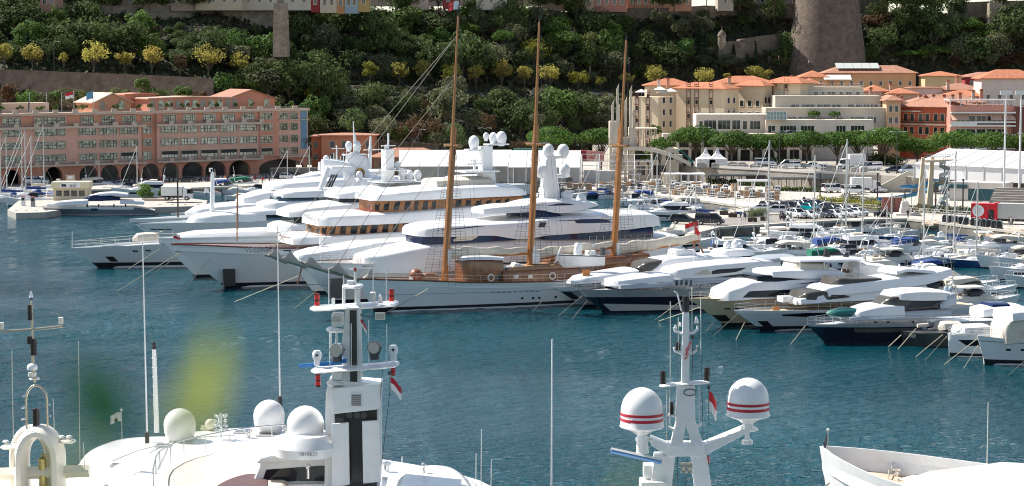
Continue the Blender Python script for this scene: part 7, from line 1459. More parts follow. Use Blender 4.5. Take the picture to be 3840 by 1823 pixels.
y=Yacht('motor_yacht','white cruiser with navy canopy and blue windscreen near the right edge','boat',(3668,1250),14,14,4.8)
t=y.q(3652,1188); y.hull(t,[(0,t[1]),(1,t[1])],navy,deckmat=white,bul=.1); y.body('foredeck',[(3660,1188,1180,.8),(3690,1188,1162,1.9),(3760,1186,1152,2.2),(3840,1182,1150,2.2)],white); y.body('windscreen',[(3706,1168,1155,1.0),(3725,1168,1144,1.7),(3790,1162,1142,1.9)],bglass)
y=Yacht('trawler_yacht','white trawler yacht with canvas wheelhouse covers cut by the right edge','boat',(3694,1366),14,18,5.4)
t=y.q(3664,1258); y.hull(t,[(0,t[1]),(.25,t[1]-.5),(1,t[1]-.7)],M('trawler_white',(.70,.71,.72),.35),deckmat=teak,bul=.35,entry=.3,zb=.55); y.stripe('rubbing_line',[(0,t[1]-.6,t[1]-.5),(1,t[1]-1.25,t[1]-1.15)],grey); [y.port(px,1308+(px-3700)*.03,14,8,black,'port_hole') for px in (3775,3835)]
y.body('wheelhouse',[(3752,1290,1262,1.2),(3775,1290,1225,1.9),(3800,1288,1200,2.1),(3900,1284,1195,2.2)],canvas,crown=.1); y.body('wheelhouse_roof',[(3776,1214,1196,1.4),(3800,1204,1174,2.3),(3920,1196,1165,2.4)],wcanvas); y.rail(0,.4,.8,8,mat=offwh)
# ---------------------------------------------------------------- small craft of the marina
def cruiser(nm,label,L,B,top=white,cov=None,fly=False,hullm=white,hard=False):
    y=Yacht(nm,label,'boat',Vector((0,0,0)),180,L,B); y.hull((L*.09,L*.15+.35),[(0,L*.15+.35),(.3,L*.12+.3),(1,L*.10+.2)],hullm,deckmat=white,bul=.12,zb=.15); h=L*.11+.25
    y.body3('cabin',[(-L*.20,h-.3,h+.1,B*.12),(-L*.28,h-.3,h+.45,B*.3),(-L*.42,h-.3,h+.75,B*.37),(-L*.48,h-.3,h+.8,B*.38)],top)
    y.body3('windscreen',[(-L*.38,h+.5,h+.75,B*.2),(-L*.46,h+.5,h+1.35,B*.34),(-L*.62,h+.5,h+1.3,B*.38)],glass if not cov else smoke,crown=.02)
    y.body3('cockpit',[(-L*.48,h-.2,h+.55,B*.42),(-L*.95,h-.2,h+.4,B*.42)],top,crown=0)
    if fly: y.body3('flybridge',[(-L*.40,h+1.3,h+1.5,B*.25),(-L*.5,h+1.28,h+2.0,B*.36),(-L*.78,h+1.25,h+1.9,B*.38)],top,crown=.05); y.body3('flybridge_seat',[(-L*.58,h+1.9,h+2.3,B*.2),(-L*.7,h+1.9,h+2.3,B*.2)],canvas); y.body3('saloon',[(-L*.45,h+.5,h+1.3,B*.38),(-L*.8,h+.5,h+1.28,B*.38)],glass,crown=0)
    if cov: y.body3('canopy',[(-L*.46,h+1.3,h+1.5,B*.3),(-L*.56,h+1.3,h+1.75,B*.4),(-L*.9,h+.6,h+1.5,B*.4)],cov)
    if hard: y.body3('hard_top',[(-L*.42,h+1.55,h+1.62,B*.3),(-L*.48,h+1.55,h+1.72,B*.38),(-L*.8,h+1.55,h+1.68,B*.38)],top)
    mb=MB(); a=[(-L*.78,s*B*.42,h+.2) for s in (-1,1)]; mb.tube([a[0],(-L*.82,-B*.36,h+1.9+fly*.9),(-L*.82,B*.36,h+1.9+fly*.9),a[1]],.09,6); mb.build('radar_arch',top,y.r)
    if L>9: mb=MB(); mb.blob((-L*.82,0,h+2.1+fly*.9),.3,8,5,(1,1,.8)); mb.build('radar_dome',white,y.r)
    y.rail(.02,.5,.6,8,r=.03,bars=1); y.stripe('hull_window',[(.22,h*.62,h*.66),(.26,h*.55,h*.78),(.5,h*.55,h*.74)],glass)
    for u in (.45,.62,.8):
        for sd in (1,-1): p=Vector(y.pt(u,h*.5,sd)); MB().blob((p.x,p.y+sd*.14,p.z),.16,7,5,(1,1,2.0)).build('fender',navy if L>9.5 else rubber,y.r)
    mb=MB(); [mb.box(-L*x-.35,-L*x+.35,B*s_-.3,B*s_+.3,h+.35,h+.75) for x,s_ in ((.70,.18),(.84,-.15))]; mb.build('cockpit_seat',M('tan_seat',(.30,.22,.15),.7),y.r,smooth=0); mb=MB(); [mb.tube([(-L*.8,s_*B*.3,h+1.9+fly*.9),(-L*.84,s_*B*.3,h+4.2+fly*.9)],.022,4) for s_ in (-1,1)]; mb.build('whip_aerials',offwh,y.r); mb=MB(); mb.box(-L*.34,-L*.25,-B*.1,B*.1,h+.5,h+.56); mb.build('deck_hatch',dgrey,y.r,smooth=0)
    return Proto(y.r)
def openboat(nm,label,L,B,cov=None,hullm=white,motor=True,bim=None):
    y=Yacht(nm,label,'boat',Vector((0,0,0)),180,L,B); y.hull((L*.08,L*.12+.3),[(0,L*.12+.3),(.4,L*.09+.25),(1,L*.08+.2)],hullm,deckmat=M('pale_sole',(.5,.47,.42),.7),bul=.35,zb=.1); h=L*.08+.2
    if cov: y.body3('boat_cover',[(-L*.12,h-.1,h+.15,B*.2),(-L*.4,h-.1,h+.75,B*.46),(-L*.9,h-.1,h+.35,B*.46)],cov)
    else: y.body3('console',[(-L*.42,h-.3,h+.6,B*.15),(-L*.48,h-.3,h+.95,B*.2),(-L*.58,h-.3,h+.8,B*.2)],white); y.body3('bench',[(-L*.68,h-.3,h+.35,B*.3),(-L*.8,h-.3,h+.35,B*.3)],canvas)
    if bim: y.body3('bimini_top',[(-L*.4,h+1.75,h+1.8,B*.36),(-L*.45,h+1.75,h+1.9,B*.42),(-L*.8,h+1.75,h+1.85,B*.42)],bim); mb=MB(); [mb.tube([(-L*.6,s*B*.44,h),(x,s*B*.4,h+1.78)],.03,4) for s in(-1,1) for x in (-L*.45,-L*.78)]; mb.build('bimini_frame',steel,y.r)
    mb=MB(); mb.box(-L*.9,-L*.72,-B*.3,B*.3,h+.05,h+.2); mb.box(-L*.38,-L*.30,-B*.2,B*.2,h-.1,h+.12); mb.build('cushions',M('tan_seat',(.30,.22,.15),.7),y.r,smooth=0)
    for u in (.5,.75): p=Vector(y.pt(u,h*.6,1)); MB().blob((p.x,p.y+.13,p.z),.13,7,5,(1,1,1.9)).build('fender',rubber,y.r)
    if motor: mb=MB(); mb.box(-L-.35,-L+.05,-.22,.22,.2,h+.75); mb.build('outboard_motor',dgrey,y.r,smooth=0)
    return Proto(y.r)
def sailboat(nm,label,L,B,H,cov,hullm=white):
    y=Yacht(nm,label,'sailing boat',Vector((0,0,0)),180,L,B); y.hull((L*.10,1.35),[(0,1.35),(.4,1.1),(1,1.1)],hullm,deckmat=white,bul=.05,zb=.12,tr=.7); y.body3('coach_roof',[(-L*.25,.9,1.2,B*.12),(-L*.32,.9,1.5,B*.26),(-L*.62,.9,1.55,B*.3)],white); y.body3('cockpit_hood',[(-L*.6,1.3,1.8,B*.26),(-L*.64,1.3,2.2,B*.3),(-L*.72,1.3,2.1,B*.3)],cov)
    mb=MB(); mb.tube([(-L*.42,0,1.2),(-L*.425,0,H)],.15,7,.11); mb.build('mast',M('alloy_mast',(.58,.57,.54),.4,.3),y.r); mb=MB(); mb.tube([(-L*.43,0,2.3),(-L*.85,0,2.3)],.08,6); mb.build('boom',alu,y.r)
    mb=MB(); mb.loft([[(-L*.43-L*.42*k/8,.26*(1-k*.07)*cos(a),2.62-.02*k+.32*(1-k*.06)*sin(a)) for a in [2*pi*j/8 for j in range(8)]] for k in range(9)]); mb.build('sail_cover',cov,y.r)
    mb=MB(); mb.tube([(L*.07,0,1.3),(-L*.42,0,H*.97)],.05,4); mb.build('furled_genoa',wcanvas,y.r); mb=MB()
    for s in (-1,1):
        mb.tube([(-L*.44,s*B*.45,1.1),(-L*.42,s*B*.24,H*.55),(-L*.42,0,H*.98)],.02,3)
        mb.tube([(-L*.42,0,H*.55),(-L*.42,s*B*.25,H*.55)],.03,4)
    mb.tube([(-L*.98,0,1.1),(-L*.42,0,H)],.02,3); mb.build('rigging',M('steel_wire',(.42,.42,.42),.5),y.r); y.rail(.02,.9,.6,12,r=.02,bars=1); return Proto(y.r)
BT=dict(c1=cruiser('cabin_cruiser','x',10,3.3),c2=cruiser('cabin_cruiser','x',11,3.5,cov=canvas),c3=cruiser('cabin_cruiser','x',9,3.1,cov=bcanvas),c4=cruiser('cabin_cruiser','x',10,3.3,top=offwh,hard=True),f1=cruiser('flybridge_cruiser','x',13,4.2,fly=True),f2=cruiser('flybridge_cruiser','x',12,4.0,top=offwh,fly=True),
 g1=cruiser('cabin_cruiser','x',10,3.4,cov=gcanvas),o1=openboat('open_boat','x',6.5,2.4),o2=openboat('open_boat','x',7,2.5,cov=canvas),o3=openboat('open_boat','x',7,2.5,cov=bcanvas,hullm=navy),o4=openboat('open_boat','x',7.5,2.6,bim=wcanvas),o5=openboat('inflatable_boat','x',5.5,2.2,hullm=dgrey),
 s1=sailboat('sailing_yacht','x',11,3.4,15,bcanvas),s2=sailboat('sailing_yacht','x',12,3.6,17,wcanvas),s3=sailboat('sailing_yacht','x',10,3.2,13.5,canvas,hullm=M('blue_hull',(.02,.07,.2),.3)))
GM='small boats moored in the marina'
def boat(k,px,py,deg,label,sc=1.0,H=None):
    """foot of the stem at a photo pixel; deg: heading of the bow, 0 = left"""
    o=BT[k].put(P(px,py,0),radians(180+deg),label,GM,sc)
    return o
def sail(k,px,py,deg,label,ytop):           # mast foot at px; scaled so the mast reaches the right height
    L={'s1':11,'s2':12,'s3':10}[k]; Hm={'s1':15,'s2':17,'s3':13.5}[k]; p=P(px,py,0); sc=(CH-(ytop-HZ)*p.y/F)/Hm; a=radians(180+deg); f=Vector((cos(a),sin(a),0)); scb=min(1.25,max(.8,sc))
    o=BT[k].put(p+f*(L*.42*scb),a,label,GM,scb)
    for c in o.children:
        n=c.name.split('.')[0]
        if n in ('mast','furled_genoa','rigging'): c.scale.z=sc/scb
    return o
for a in (
 ('f2',2668,938,200,'cream flybridge boat with folded radar arch at the pier end'),('c1',2905,935,15,'white cruiser with pale bimini below the limousine'),('o4',2985,925,190,'white fishing boat with a T shaped top under the quay wall'),('c2',3075,925,170,'white cabin boat with cream awning beside the quay steps'),('c1',3150,905,165,'white sport cruiser moored under the row of white cars'),('f1',3190,925,160,'white flybridge boat with green striped hull under the quay wall'),
 ('c3',3238,958,190,'dark hooded pilot boat between the two thick masts'),('o2',3305,935,175,'covered cream day boat left of the yellow mast'),('c4',3330,890,170,'small cabin boat under the dark quay corner'),('o5',3350,880,180,'grey inflatable next to the quay corner'),('o1',3435,885,165,'tiny white open boat at the start of the rocks'),
 ('f1',3400,965,190,'white sport fishing boat with tower, centre of the right marina'),('c3',3530,960,190,'grey and white bowrider with blue bathing platform'),('o2',3480,930,180,'long beige covered tender behind the sport fisher'),('o1',3600,905,180,'white speedboat with windscreen below the rocks'),('o2',3560,935,175,'cream launch with folded cover below the rocks'),('o5',3668,925,185,'small grey tender near the rocks'),('o1',3715,935,180,'white boat with black outboard right of the blue mast'),('o4',3790,930,170,'white open boat with arch at the right rocks'),('o2',3640,960,185,'beige covered launch in the middle row'),('o2',3740,965,180,'large beige covered launch at the right edge'),
 ('c2',3680,1005,12,'white cabin boat with grey hood and three black fenders'),('o3',3570,1010,190,'navy boat with white covered engine left of the hooded cabin boat'),('o4',3820,1000,10,'white boat with outboard cut by the right edge'),('c1',3785,1080,15,'white walkaround boat with a small cabin in the right back row'),
 ('f2',3545,1120,195,'cream flybridge boat with open bimini, centre right'),('c4',3640,1130,190,'white boat with a large folded awning behind the green hooded one'),('g1',3620,1165,195,'boat under a green canvas hood'),('f2',3720,1110,190,'cream motor boat with radar mast right of the bimini boat'),('c2',3790,1125,195,'white boat with cream covers at the right edge'),('o5',3720,1185,190,'white and grey inflatable tied behind the green hooded boat'),('c4',3800,1160,190,'white hard top boat before the navy canopy cruiser'),
 ('c1',3020,960,170,'white cruiser with pale hood left of the black mast'),('c1',3060,985,15,'white half covered cruiser above the cream yacht hardtop'),('f1',2930,985,185,'white boat with two dark radar balls'),('o4',2960,955,180,'white tuna tower boat at the left of the right marina'),('c3',2860,965,190,'white boat with blue cockpit cover right of the beige flybridge'),('c2',2800,985,15,'cream covered boat behind the domes of the silver yacht'),('o5',3260,975,200,'black hulled tender moored at the sport fisher'),('c1',3330,1000,185,'white boat with pale deck left of the sport fisher'),('g1',3250,1005,190,'boat with green netting behind the cream yacht'),('o2',3350,1045,185,'cream covered boat behind the swept arch'),('c4',3480,1005,190,'white boat behind the red and white flag'),
 ('c2',3610,960,12,'white cabin boat with tan hood in the second row below the rocks'),('o2',3700,990,190,'long cream covered tender between the hooded boat and the rocks'),('c4',3760,1010,14,'white hard top cruiser right of the hooded cabin boat'),('c1',3840,1045,15,'white sport cruiser half cut by the right photo edge'),('f2',3470,1065,195,'cream flybridge boat behind the green hooded one'),('o1',3655,1075,190,'white open boat in the open water below the hooded boats at the right'),('c2',3730,1050,14,'white cabin boat with cream hood, middle of the right edge group'),('o4',3580,1060,190,'white open boat under a pale bimini, centre of the right marina'),
 # middle basin behind the mega yachts
 ('c2',2440,800,10,'white cruiser in the middle basin right of the mizzen mast'),('c1',2560,800,170,'long white cruiser against the promenade'),('c3',2310,768,10,'white boat with blue hood by the promenade'),('o3',2270,745,190,'small blue covered boat by the promenade steps'),('o1',2350,750,10,'small white open boat left of the white cruiser'),('c1',2480,775,175,'white sport cruiser with dark windows near the promenade bend'),('o2',2400,775,10,'cream covered boat in the middle basin'),('o4',2510,830,10,'white boat with bimini behind the mega yacht stern'),('c1',2620,815,175,'white cruiser beside the pale container'),('o1',2230,775,185,'white launch with red cover behind the mega yacht'),('c2',2190,755,190,'white boat with cream hood behind the twin domes'),('o4',2300,800,10,'white boat with pale bimini behind the mizzen mast'),('o1',2700,798,5,'small white boat in the green inner basin'),('o5',2745,790,10,'grey inflatable in the inner basin corner'),('f1',2380,830,10,'white flybridge boat behind the mega yacht sun deck'),('o2',2140,735,190,'beige covered boat left of the middle basin'),
 # left basin
 ('o1',760,724,10,'small white boat behind the tanker lorry'),('o3',800,716,190,'small dark boat by the shore wall'),('o2',830,728,10,'cream covered boat left of the white signal pole'),('c1',880,738,10,'white cabin boat right of the white signal pole'),('c3',930,722,190,'white boat with blue hood by the shore wall'),('o1',960,736,10,'white open boat in the left basin'),('o5',990,715,190,'grey inflatable by the shore wall'),('o4',900,712,190,'small boat with pale bimini by the shore wall'),('g1',1010,712,185,'green hooded boat by the shore wall'),('o2',850,752,10,'beige boat near the dock corner'),('c1',1040,735,10,'white boat right of the green hooded one'),('o1',1075,716,190,'white dinghy by the arches of the terracotta building'),('o1',720,735,10,'white skiff at the dock corner'),('c2',470,715,190,'white ketch hulled motor boat left of the dock bushes'),('o3',330,722,190,'boat with bright blue cover behind the blue grey yacht'),('c1',395,730,10,'white boat behind the blue grey yacht cabin'),('f1',435,742,10,'grey white sport cruiser directly behind the blue grey yacht'),('c1',30,772,12,'white motor boat at the left photo edge'),('o3',90,748,12,'boat with dark blue cover among the left masts')):
    boat(*a)
for a in (
 ('s2',26,742,10,'slim sailing yacht at the far left edge',505),('s1',4,760,10,'sailing yacht cut by the left photo edge',500),('s2',84,745,10,'sailing yacht with thick mast, left of the twin masts',485),('s1',97,750,15,'sailing yacht with the slightly shorter twin mast',488),('s3',119,735,10,'blue hulled sailing yacht before the notice board',508),('s2',166,742,10,'sailing yacht with the tallest mast on the left',468),('s1',372,716,10,'sailing yacht before the left arches, raked boom',600),('s3',515,722,10,'white ketch left of the dock bushes with leaning boom',545),
 ('s1',1078,705,10,'left of two sailing yachts behind the mirrored yacht',560),('s2',1160,705,10,'sailing yacht right of the blue banner',545),
 ('s2',2880,935,12,'sailing yacht with blue boom cover at the left of the right marina',525),('s2',3051,950,12,'sailing yacht with thick pale mast before the dark off roader',580),('s2',3170,955,12,'sailing yacht with the tallest mast right of the car park',520),('s2',3232,965,12,'sailing yacht with mast before the white saloon',560),('s3',3341,905,12,'small sailing yacht with varnished yellow mast and blue boom cover',720),('s2',3462,990,15,'sailing yacht with mast left of the diving tower',640),('s2',3576,990,15,'sailing yacht with the thickest mast before the big marquee',565),('s3',3660,1000,15,'sailing yacht with the slanting blue mast',680),('s1',2238,745,10,'sailing yacht left of the mizzen mast',575),('s1',2463,790,10,'sailing yacht in the middle basin, first mast right of the mizzen',570),('s2',2512,800,10,'sailing yacht in the middle basin, second mast right of the mizzen',568),('s1',2608,830,10,'sailing yacht by the pale container',690),('s1',2755,840,10,'sailing yacht whose mast stands before the planters',690),('s3',3325,880,12,'small sailing yacht with a short white mast at the quay corner',770),('s1',3548,930,12,'sailing yacht with thin mast behind the sport fisher',690)): sail(*a)
# ---- yacht at the fuel dock
y=Yacht('motor_yacht','sleek yacht with white top and dark grey blue hull along the fuel dock','yacht',(196,808),8,20,5.2)
t=y.q(150,773); y.hull(t,[(0,t[1]),(.3,t[1]-.1),(.8,t[1]-.2),(1,t[1]-.9)],M('blue_grey_hull',(.13,.155,.19),.35,var=.05),deckmat=white,bul=.1,zb=.3,boot=M('grey_boot',(.35,.36,.37),.5)); y.stripe('white_topside',[(0,t[1]-.45,t[1]),(.8,t[1]-.7,t[1]-.2)],white)
y.body('foredeck',[(175,772,766,.6),(215,772,758,1.6),(300,770,752,2.1),(330,768,750,2.2)],white); y.body('windscreen',[(308,753,748,.8),(335,754,737,1.6),(370,754,732,1.9),(450,752,742,2.0)],bglass); y.body('hard_top',[(335,736,733,.9),(370,735,726,1.7),(430,733,723,2.0),(480,738,728,1.9)],white); y.body('cockpit',[(450,766,750,2.2),(480,766,752,2.2),(540,768,755,2.2)],white,crown=0)
for px in (327,370,427,471): y.port(px,772,5,12,rubber,'fender')
for px in (385,412,440,455): y.port(px,775,4,4,black,'port_hole')
y.port(355,783,26,16,M('blue_hull_window',(.02,.05,.11),.1))
# ---- mooring lines from the bows into the water
def ml(x0,y0,z0D,x1,y1): 
    q=P(x1,y1,0); p=PD(x0,y0,z0D) ; return p,q
L_=[((600,933),291,(480,1010),'cream line from the bow of the wooden decked yacht to the water, left one'),((682,943),291,(440,1092),'long cream line from the wooden decked yacht, second from left'),((690,940),291,(474,1107),'long cream line from the wooden decked yacht, third from left'),((800,955),290,(686,1092),'line hanging from the wooden decked yacht fairlead'),((1120,1035),270,(880,1132),'long line from the furled jib tip down to the water'),((1200,1080),268,(1100,1160),'double line from the blue glass yacht bow'),((1606,1083),262,(1450,1172),'dark line from the schooner bow fairlead'),
 ((2070,1090),266,(1995,1170),'line from the silver white yacht to the water'),((2185,1108),261,(2095,1184),'line from the black hulled yacht, left one'),((2200,1130),261,(2146,1197),'line from the black hulled yacht, right one'),((2560,1125),248,(2457,1200),'line from the cream yacht bow'),((2680,1205),247,(2643,1247),'short line under the cream yacht anchor'),((2765,1178),245,(2674,1260),'line from the pale grey yacht, left one'),((2792,1210),245,(2760,1275),'line from the pale grey yacht, right one'),((3020,1222),234,(2964,1292),'line from the navy yacht bow'),((3380,1256),231,(3333,1300),'line from the dark square bow, left one'),((3435,1232),230,(3367,1310),'line from the dark square bow, right one'),((3535,1255),225,(3434,1338),'line from the blocky white boat, left one'),((3550,1262),225,(3470,1350),'line from the blocky white boat, right one'),((3662,1272),219,(3540,1368),'line from the trawler bow, left one'),((3668,1295),219,(3614,1382),'line from the trawler bow, right one'),((3840,1355),215,(3780,1407),'line at the right photo edge'),((610,868),330,(520,890),'dark line from the mirrored yacht bow'),((2720,1120),247,(2470,1205),'second line of the cream yacht')]
lines('',[(*ml(a[0],a[1],D,*b),l) for a,D,b,l in L_],r=.05)
# ================================================================ FOREGROUND YACHTS, MASTS AND THE TWIG
MD=93.5
fw=M('foreground_white',(.77,.77,.76),.28,var=.06,scale=1.1,coat=.25,bump=.03,bscale=.7); FD=107.0
class Loc:
    """thing standing on an upright plane at distance D; q gives metres from its origin"""
    def __init__(s,name,label,cat,px,py,D): s.o=PD(px,py,D); s.D=D; s.r=thing(name,label,cat,s.o)
    def q(s,px,py,dy=0): p=PD(px,py,s.D+dy)-s.o; return p
    def rod(s,name,pts,r,mat=fw,r2=None,n=8,par=None,dy=0):
        mb=MB(); mb.tube([s.q(*p[:2],dy+(p[2] if len(p)>2 else 0)) for p in pts],r,n,r2); return mb.build(name,mat,par or s.r)
    def box(s,name,x0,x1,y0,y1,d0,d1,mat=fw,par=None,bev=0):
        a,b=s.q(x0,y1),s.q(x1,y0); mb=MB(); mb.box(a.x,b.x,d0,d1,a.z,b.z); o=mb.build(name,mat,par or s.r,smooth=0)
        if bev:
            m_=o.modifiers.new('b','BEVEL'); m_.width=bev; m_.segments=3; o.data.polygons.foreach_set('use_smooth',[True]*len(o.data.polygons))
        return o
    def wing(s,name,pts,h,d,mat=fw):          # rounded spreader platform through photo points
        rg=[]; q=[s.q(*p) for p in pts]; n=len(q)
        for i,p in enumerate(q):
            e=1 if 0<i<n-1 else .45
            rg.append([(p.x,p.y+d*e*cos(a),p.z+h*e*sin(a)) for a in [2*pi*k/12 for k in range(12)]])
        mb=MB(); mb.loft(rg); return mb.build(name,mat,s.r,smooth=60)
    def dome(s,px,py,rpx,mat=fw,dy=0,tall=1.25,name='satellite_dome',base=True):
        p=s.q(px,py,dy); r=rpx*(s.D+dy)/F; mb=MB(); prof=([(r*.6,-r*1.35),(r*.74,-r*1.3),(r*.86,-r*.8)] if base else [])+[(r*.97,-r*.45),(r,-r*.05)]+[(r*cos(t),r*tall*.9*sin(t)) for t in (.2,.4,.6,.8,1.0,1.2,1.4,1.52)]
        mb.lathe(prof,p,28); return mb.build(name,mat,s.r,smooth=60)
    def lantern(s,px,yt,yb,rpx,mat,dy=0,bands=(black,),name='navigation_light'):
        a,b=s.q(px,yb,dy),s.q(px,yt,dy); r=rpx*(s.D+dy)/F; h=b.z-a.z; mb=MB(); mb.lathe([(r*.85,0),(r*.85,h*.08),(r,h*.1),(r,h*.46),(r*.8,h*.48),(r*.8,h*.53),(r,h*.55),(r,h*.9),(r*.7,h*.97),(r*.2,h)],a,14); o=mb.build(name,mat,s.r,smooth=35)
        mb=MB(); [mb.lathe([(r*1.06,h*k),(r*1.06,h*(k+.07))],a,14) for k in (.0,.47,.9)]; mb.build('lantern_frame',bands[0],o); return o
redl=M('red_lantern',(.55,.008,.012),.12,spec=.8); blackl=M('black_lantern',(.02,.012,.014),.2)
# ---------------- central radar mast
m=Loc('radar_mast','tall white radar mast with red lanterns, searchlights and dark hatch, bottom centre','mast',1330,1830,MD)
q=m.q
def slabx(name,poly,d0,d1,mat=fw,par=None,bev=.03):
    mb=MB(); pts=[q(*p) for p in poly]; mb.slab([(p.x,p.z) for p in pts],d0,d1); o=mb.build(name,mat,par or m.r,smooth=0)
    if bev: b=o.modifiers.new('b','BEVEL'); b.width=bev; b.segments=2
    return o
slabx('column',[(1232,1425),(1222,1490),(1217,1840),(1425,1840),(1425,1500),(1428,1440)],-.05,1.6)
slabx('upper_column',[(1293,1160),(1282,1290),(1284,1452),(1354,1452),(1350,1160)],.1,1.0)
slabx('front_hood',[(1248,1450),(1427,1434),(1428,1518),(1412,1528),(1250,1545)],-.62,-.052,fw)
slabx('dark_recess',[(1256,1545),(1414,1528),(1414,1840),(1256,1840)],-.10,-.052,M('dark_recess',(.02,.023,.025),.2),bev=0)
slabx('hatch_door',[(1249,1580),(1312,1574),(1316,1806),(1249,1818)],-.72,-.58); slabx('hatch_door',[(1362,1570),(1425,1566),(1432,1795),(1366,1802)],-.72,-.58)
g=slabx('vent_panel',[(1317,1465),(1363,1461),(1363,1514),(1317,1518)],-.65,-.623); 
for k in range(6): mb=MB(); a=q(1322,1473+k*7.4); b=q(1358,1470+k*7.4); mb.box(a.x,b.x,-.675,-.652,a.z-.025,a.z+.02); mb.build('vent_slot',M('vent_dark',(.12,.09,.085),.6),g,smooth=0)
for k,px in enumerate((1311,1340,1366)): c=q(px,1554); MB().lathe([(.12,0),(.15,0),(.15,.06),(.12,.06)],n=14).xf(Matrix.Translation((c.x,-.16,c.z))@Matrix.Rotation(pi/2,4,'X')).build('exhaust_ring',dgrey,m.r)
slabx('dark_panel',[(1311,1165),(1337,1165),(1339,1440),(1313,1440)],.05,.095,M('dark_recess'),bev=0)
m.wing('lower_spreader',[(1168,1389),(1185,1388),(1240,1385),(1330,1379),(1430,1371),(1480,1366),(1497,1364)],.12,.75); m.wing('upper_spreader',[(1164,1157),(1180,1156),(1240,1154),(1330,1148),(1420,1143),(1480,1138),(1494,1136)],.12,.7)
for px,yt,dy in ((1289,1068,0),(1336,1075,.1),(1345,1075,.5)): m.rod('top_strut',[(px,1148),(px,yt)],.07)
m.wing('top_platform',[(1286,1075),(1296,1074),(1324,1074),(1352,1073),(1362,1072)],.10,.5); m.box('top_box',1303,1326,1052,1070,-.2,.25,bev=.03); m.rod('top_pole',[(1332,1072),(1332,1014)],.055); m.lantern(1332,1003,1018,5,redl); m.rod('wind_vane',[(1308,1010),(1328,1011)],.03)
m.lantern(1189,1100,1153,10,redl); m.lantern(1469,1083,1136,10,redl); m.lantern(1193,1402,1450,10,redl); m.lantern(1474,1378,1408,9,redl)
for px,y0,y1 in ((1233,1155,1008),(1288,1150,1033),(1400,1143,1000),(1449,1140,993),(1317,1375,1213),(1382,1367,1202),(1450,1362,1215),(1237,1382,1230)): m.rod('whip_aerial',[(px,y0,-.2),(px,y1,-.2)],.022,n=5)
m.box('instrument_case',1388,1408,1096,1124,-.2,.2,offwh,bev=.02); m.rod('gps_mushroom',[(1426,1134),(1426,1112),(1426,1104)],.10,r2=.04); m.rod('stub',[(1250,1150),(1250,1118)],.07)
def searchlight(px,py,r,label='searchlight'):
    c=q(px,py); R_=r*MD/F; mt=Matrix.Translation((c.x,-.25,c.z))@Matrix.Rotation(pi/2,4,'X')@Matrix.Rotation(-.25,4,'Y'); o=MB().lathe([(.05,-.42),(R_*.6,-.40),(R_*.95,-.2),(R_,.0),(R_,.12),(R_*.9,.13)],n=18).xf(mt).build('searchlight',steel if px<1300 else M('gunmetal',(.10,.10,.105),.35,.5),m.r); MB().lathe([(.01,.135),(R_*.9,.132)],n=18).xf(mt).build('lens',M('lamp_lens',(.42,.42,.38),.12,.2),o)
    MB().lathe([(.20,-.55),(.22,-.3),(.12,-.2)],(c.x,-.1,c.z),10).build('searchlight_base',dgrey,o); mb=MB(); mb.tube([(c.x-R_*1.1,-.1,c.z),(c.x-R_*.7,-.1,c.z-R_*.95),(c.x,-.1,c.z-R_*1.2),(c.x+R_*.7,-.1,c.z-R_*.95),(c.x+R_*1.1,-.1,c.z)],.025,5); mb.build('yoke',black,o)
searchlight(1264,1308,26); searchlight(1405,1300,25)
for px,py in ((1266,1193),(1427,1182)):
    c=q(px,py); mb=MB(); mb.box(c.x-.22,c.x+.22,-.45,-.2,c.z-.15,c.z+.15); o=mb.build('floodlight',offwh,m.r,smooth=0); mb=MB(); mb.box(c.x-.18,c.x+.18,-.47,-.452,c.z-.11,c.z+.11); mb.build('lens',M('lamp_lens'),o,smooth=0)
for px,py,s_ in ((1189,1345,1),(1475,1325,1)):
    c=q(px,py); mb=MB(); mb.lathe([(.13,-.33),(.16,-.25),(.13,-.1),(.2,.05),(.21,.25),(.14,.36),(.03,.38)],c,14); o=mb.build('camera_pod',white,m.r); mb=MB(); mb.blob((c.x,c.y-.19,c.z+.18),.07,8,6); mb.build('camera_eye',black,o)
m.rod('radar_scanner',[(1122,1374),(1240,1362),(1300,1352)],.10,M('radar_blue',(.03,.2,.5),.35),n=6)
for yy in (1225,1425): m.wing('side_bracket',[(1226,yy+10),(1240,yy+12),(1290,yy+16)],.13,.45); m.box('radome_box',1244,1285,yy-50 if yy<1300 else yy-30,yy,-.1,.6,bev=.05)
m.rod('ladder_pipe',[(1239,1225),(1239,1345)],.05); m.rod('ladder_pipe',[(1262,1240),(1262,1330)],.05); 
mb=MB(); [mb.tube([q(*a),q(*b)],.014,4) for a,b in (((1274,1395),(1262,1755)),((1434,1388),(1410,1735)),((1464,1450),(1432,1735)))]; mb.build('halyard',drope,m.r)
fl=flag('courtesy_flag','red over white flag hanging under the right spreader of the central mast',PD(1462,1455,MD-.2),.6,.62,.55,(M('flag_red_deep',(.45,.012,.03),.7),M('flag_white',(.78,.78,.76))),1,droop=.45,pole=drope,r=.012); fl=flag('small_flag','small crumpled red and white flag behind the central mast column',PD(1349,1212,MD+.3),.3,.35,.3,(red,white),1,droop=.5,pole=drope,r=.012)
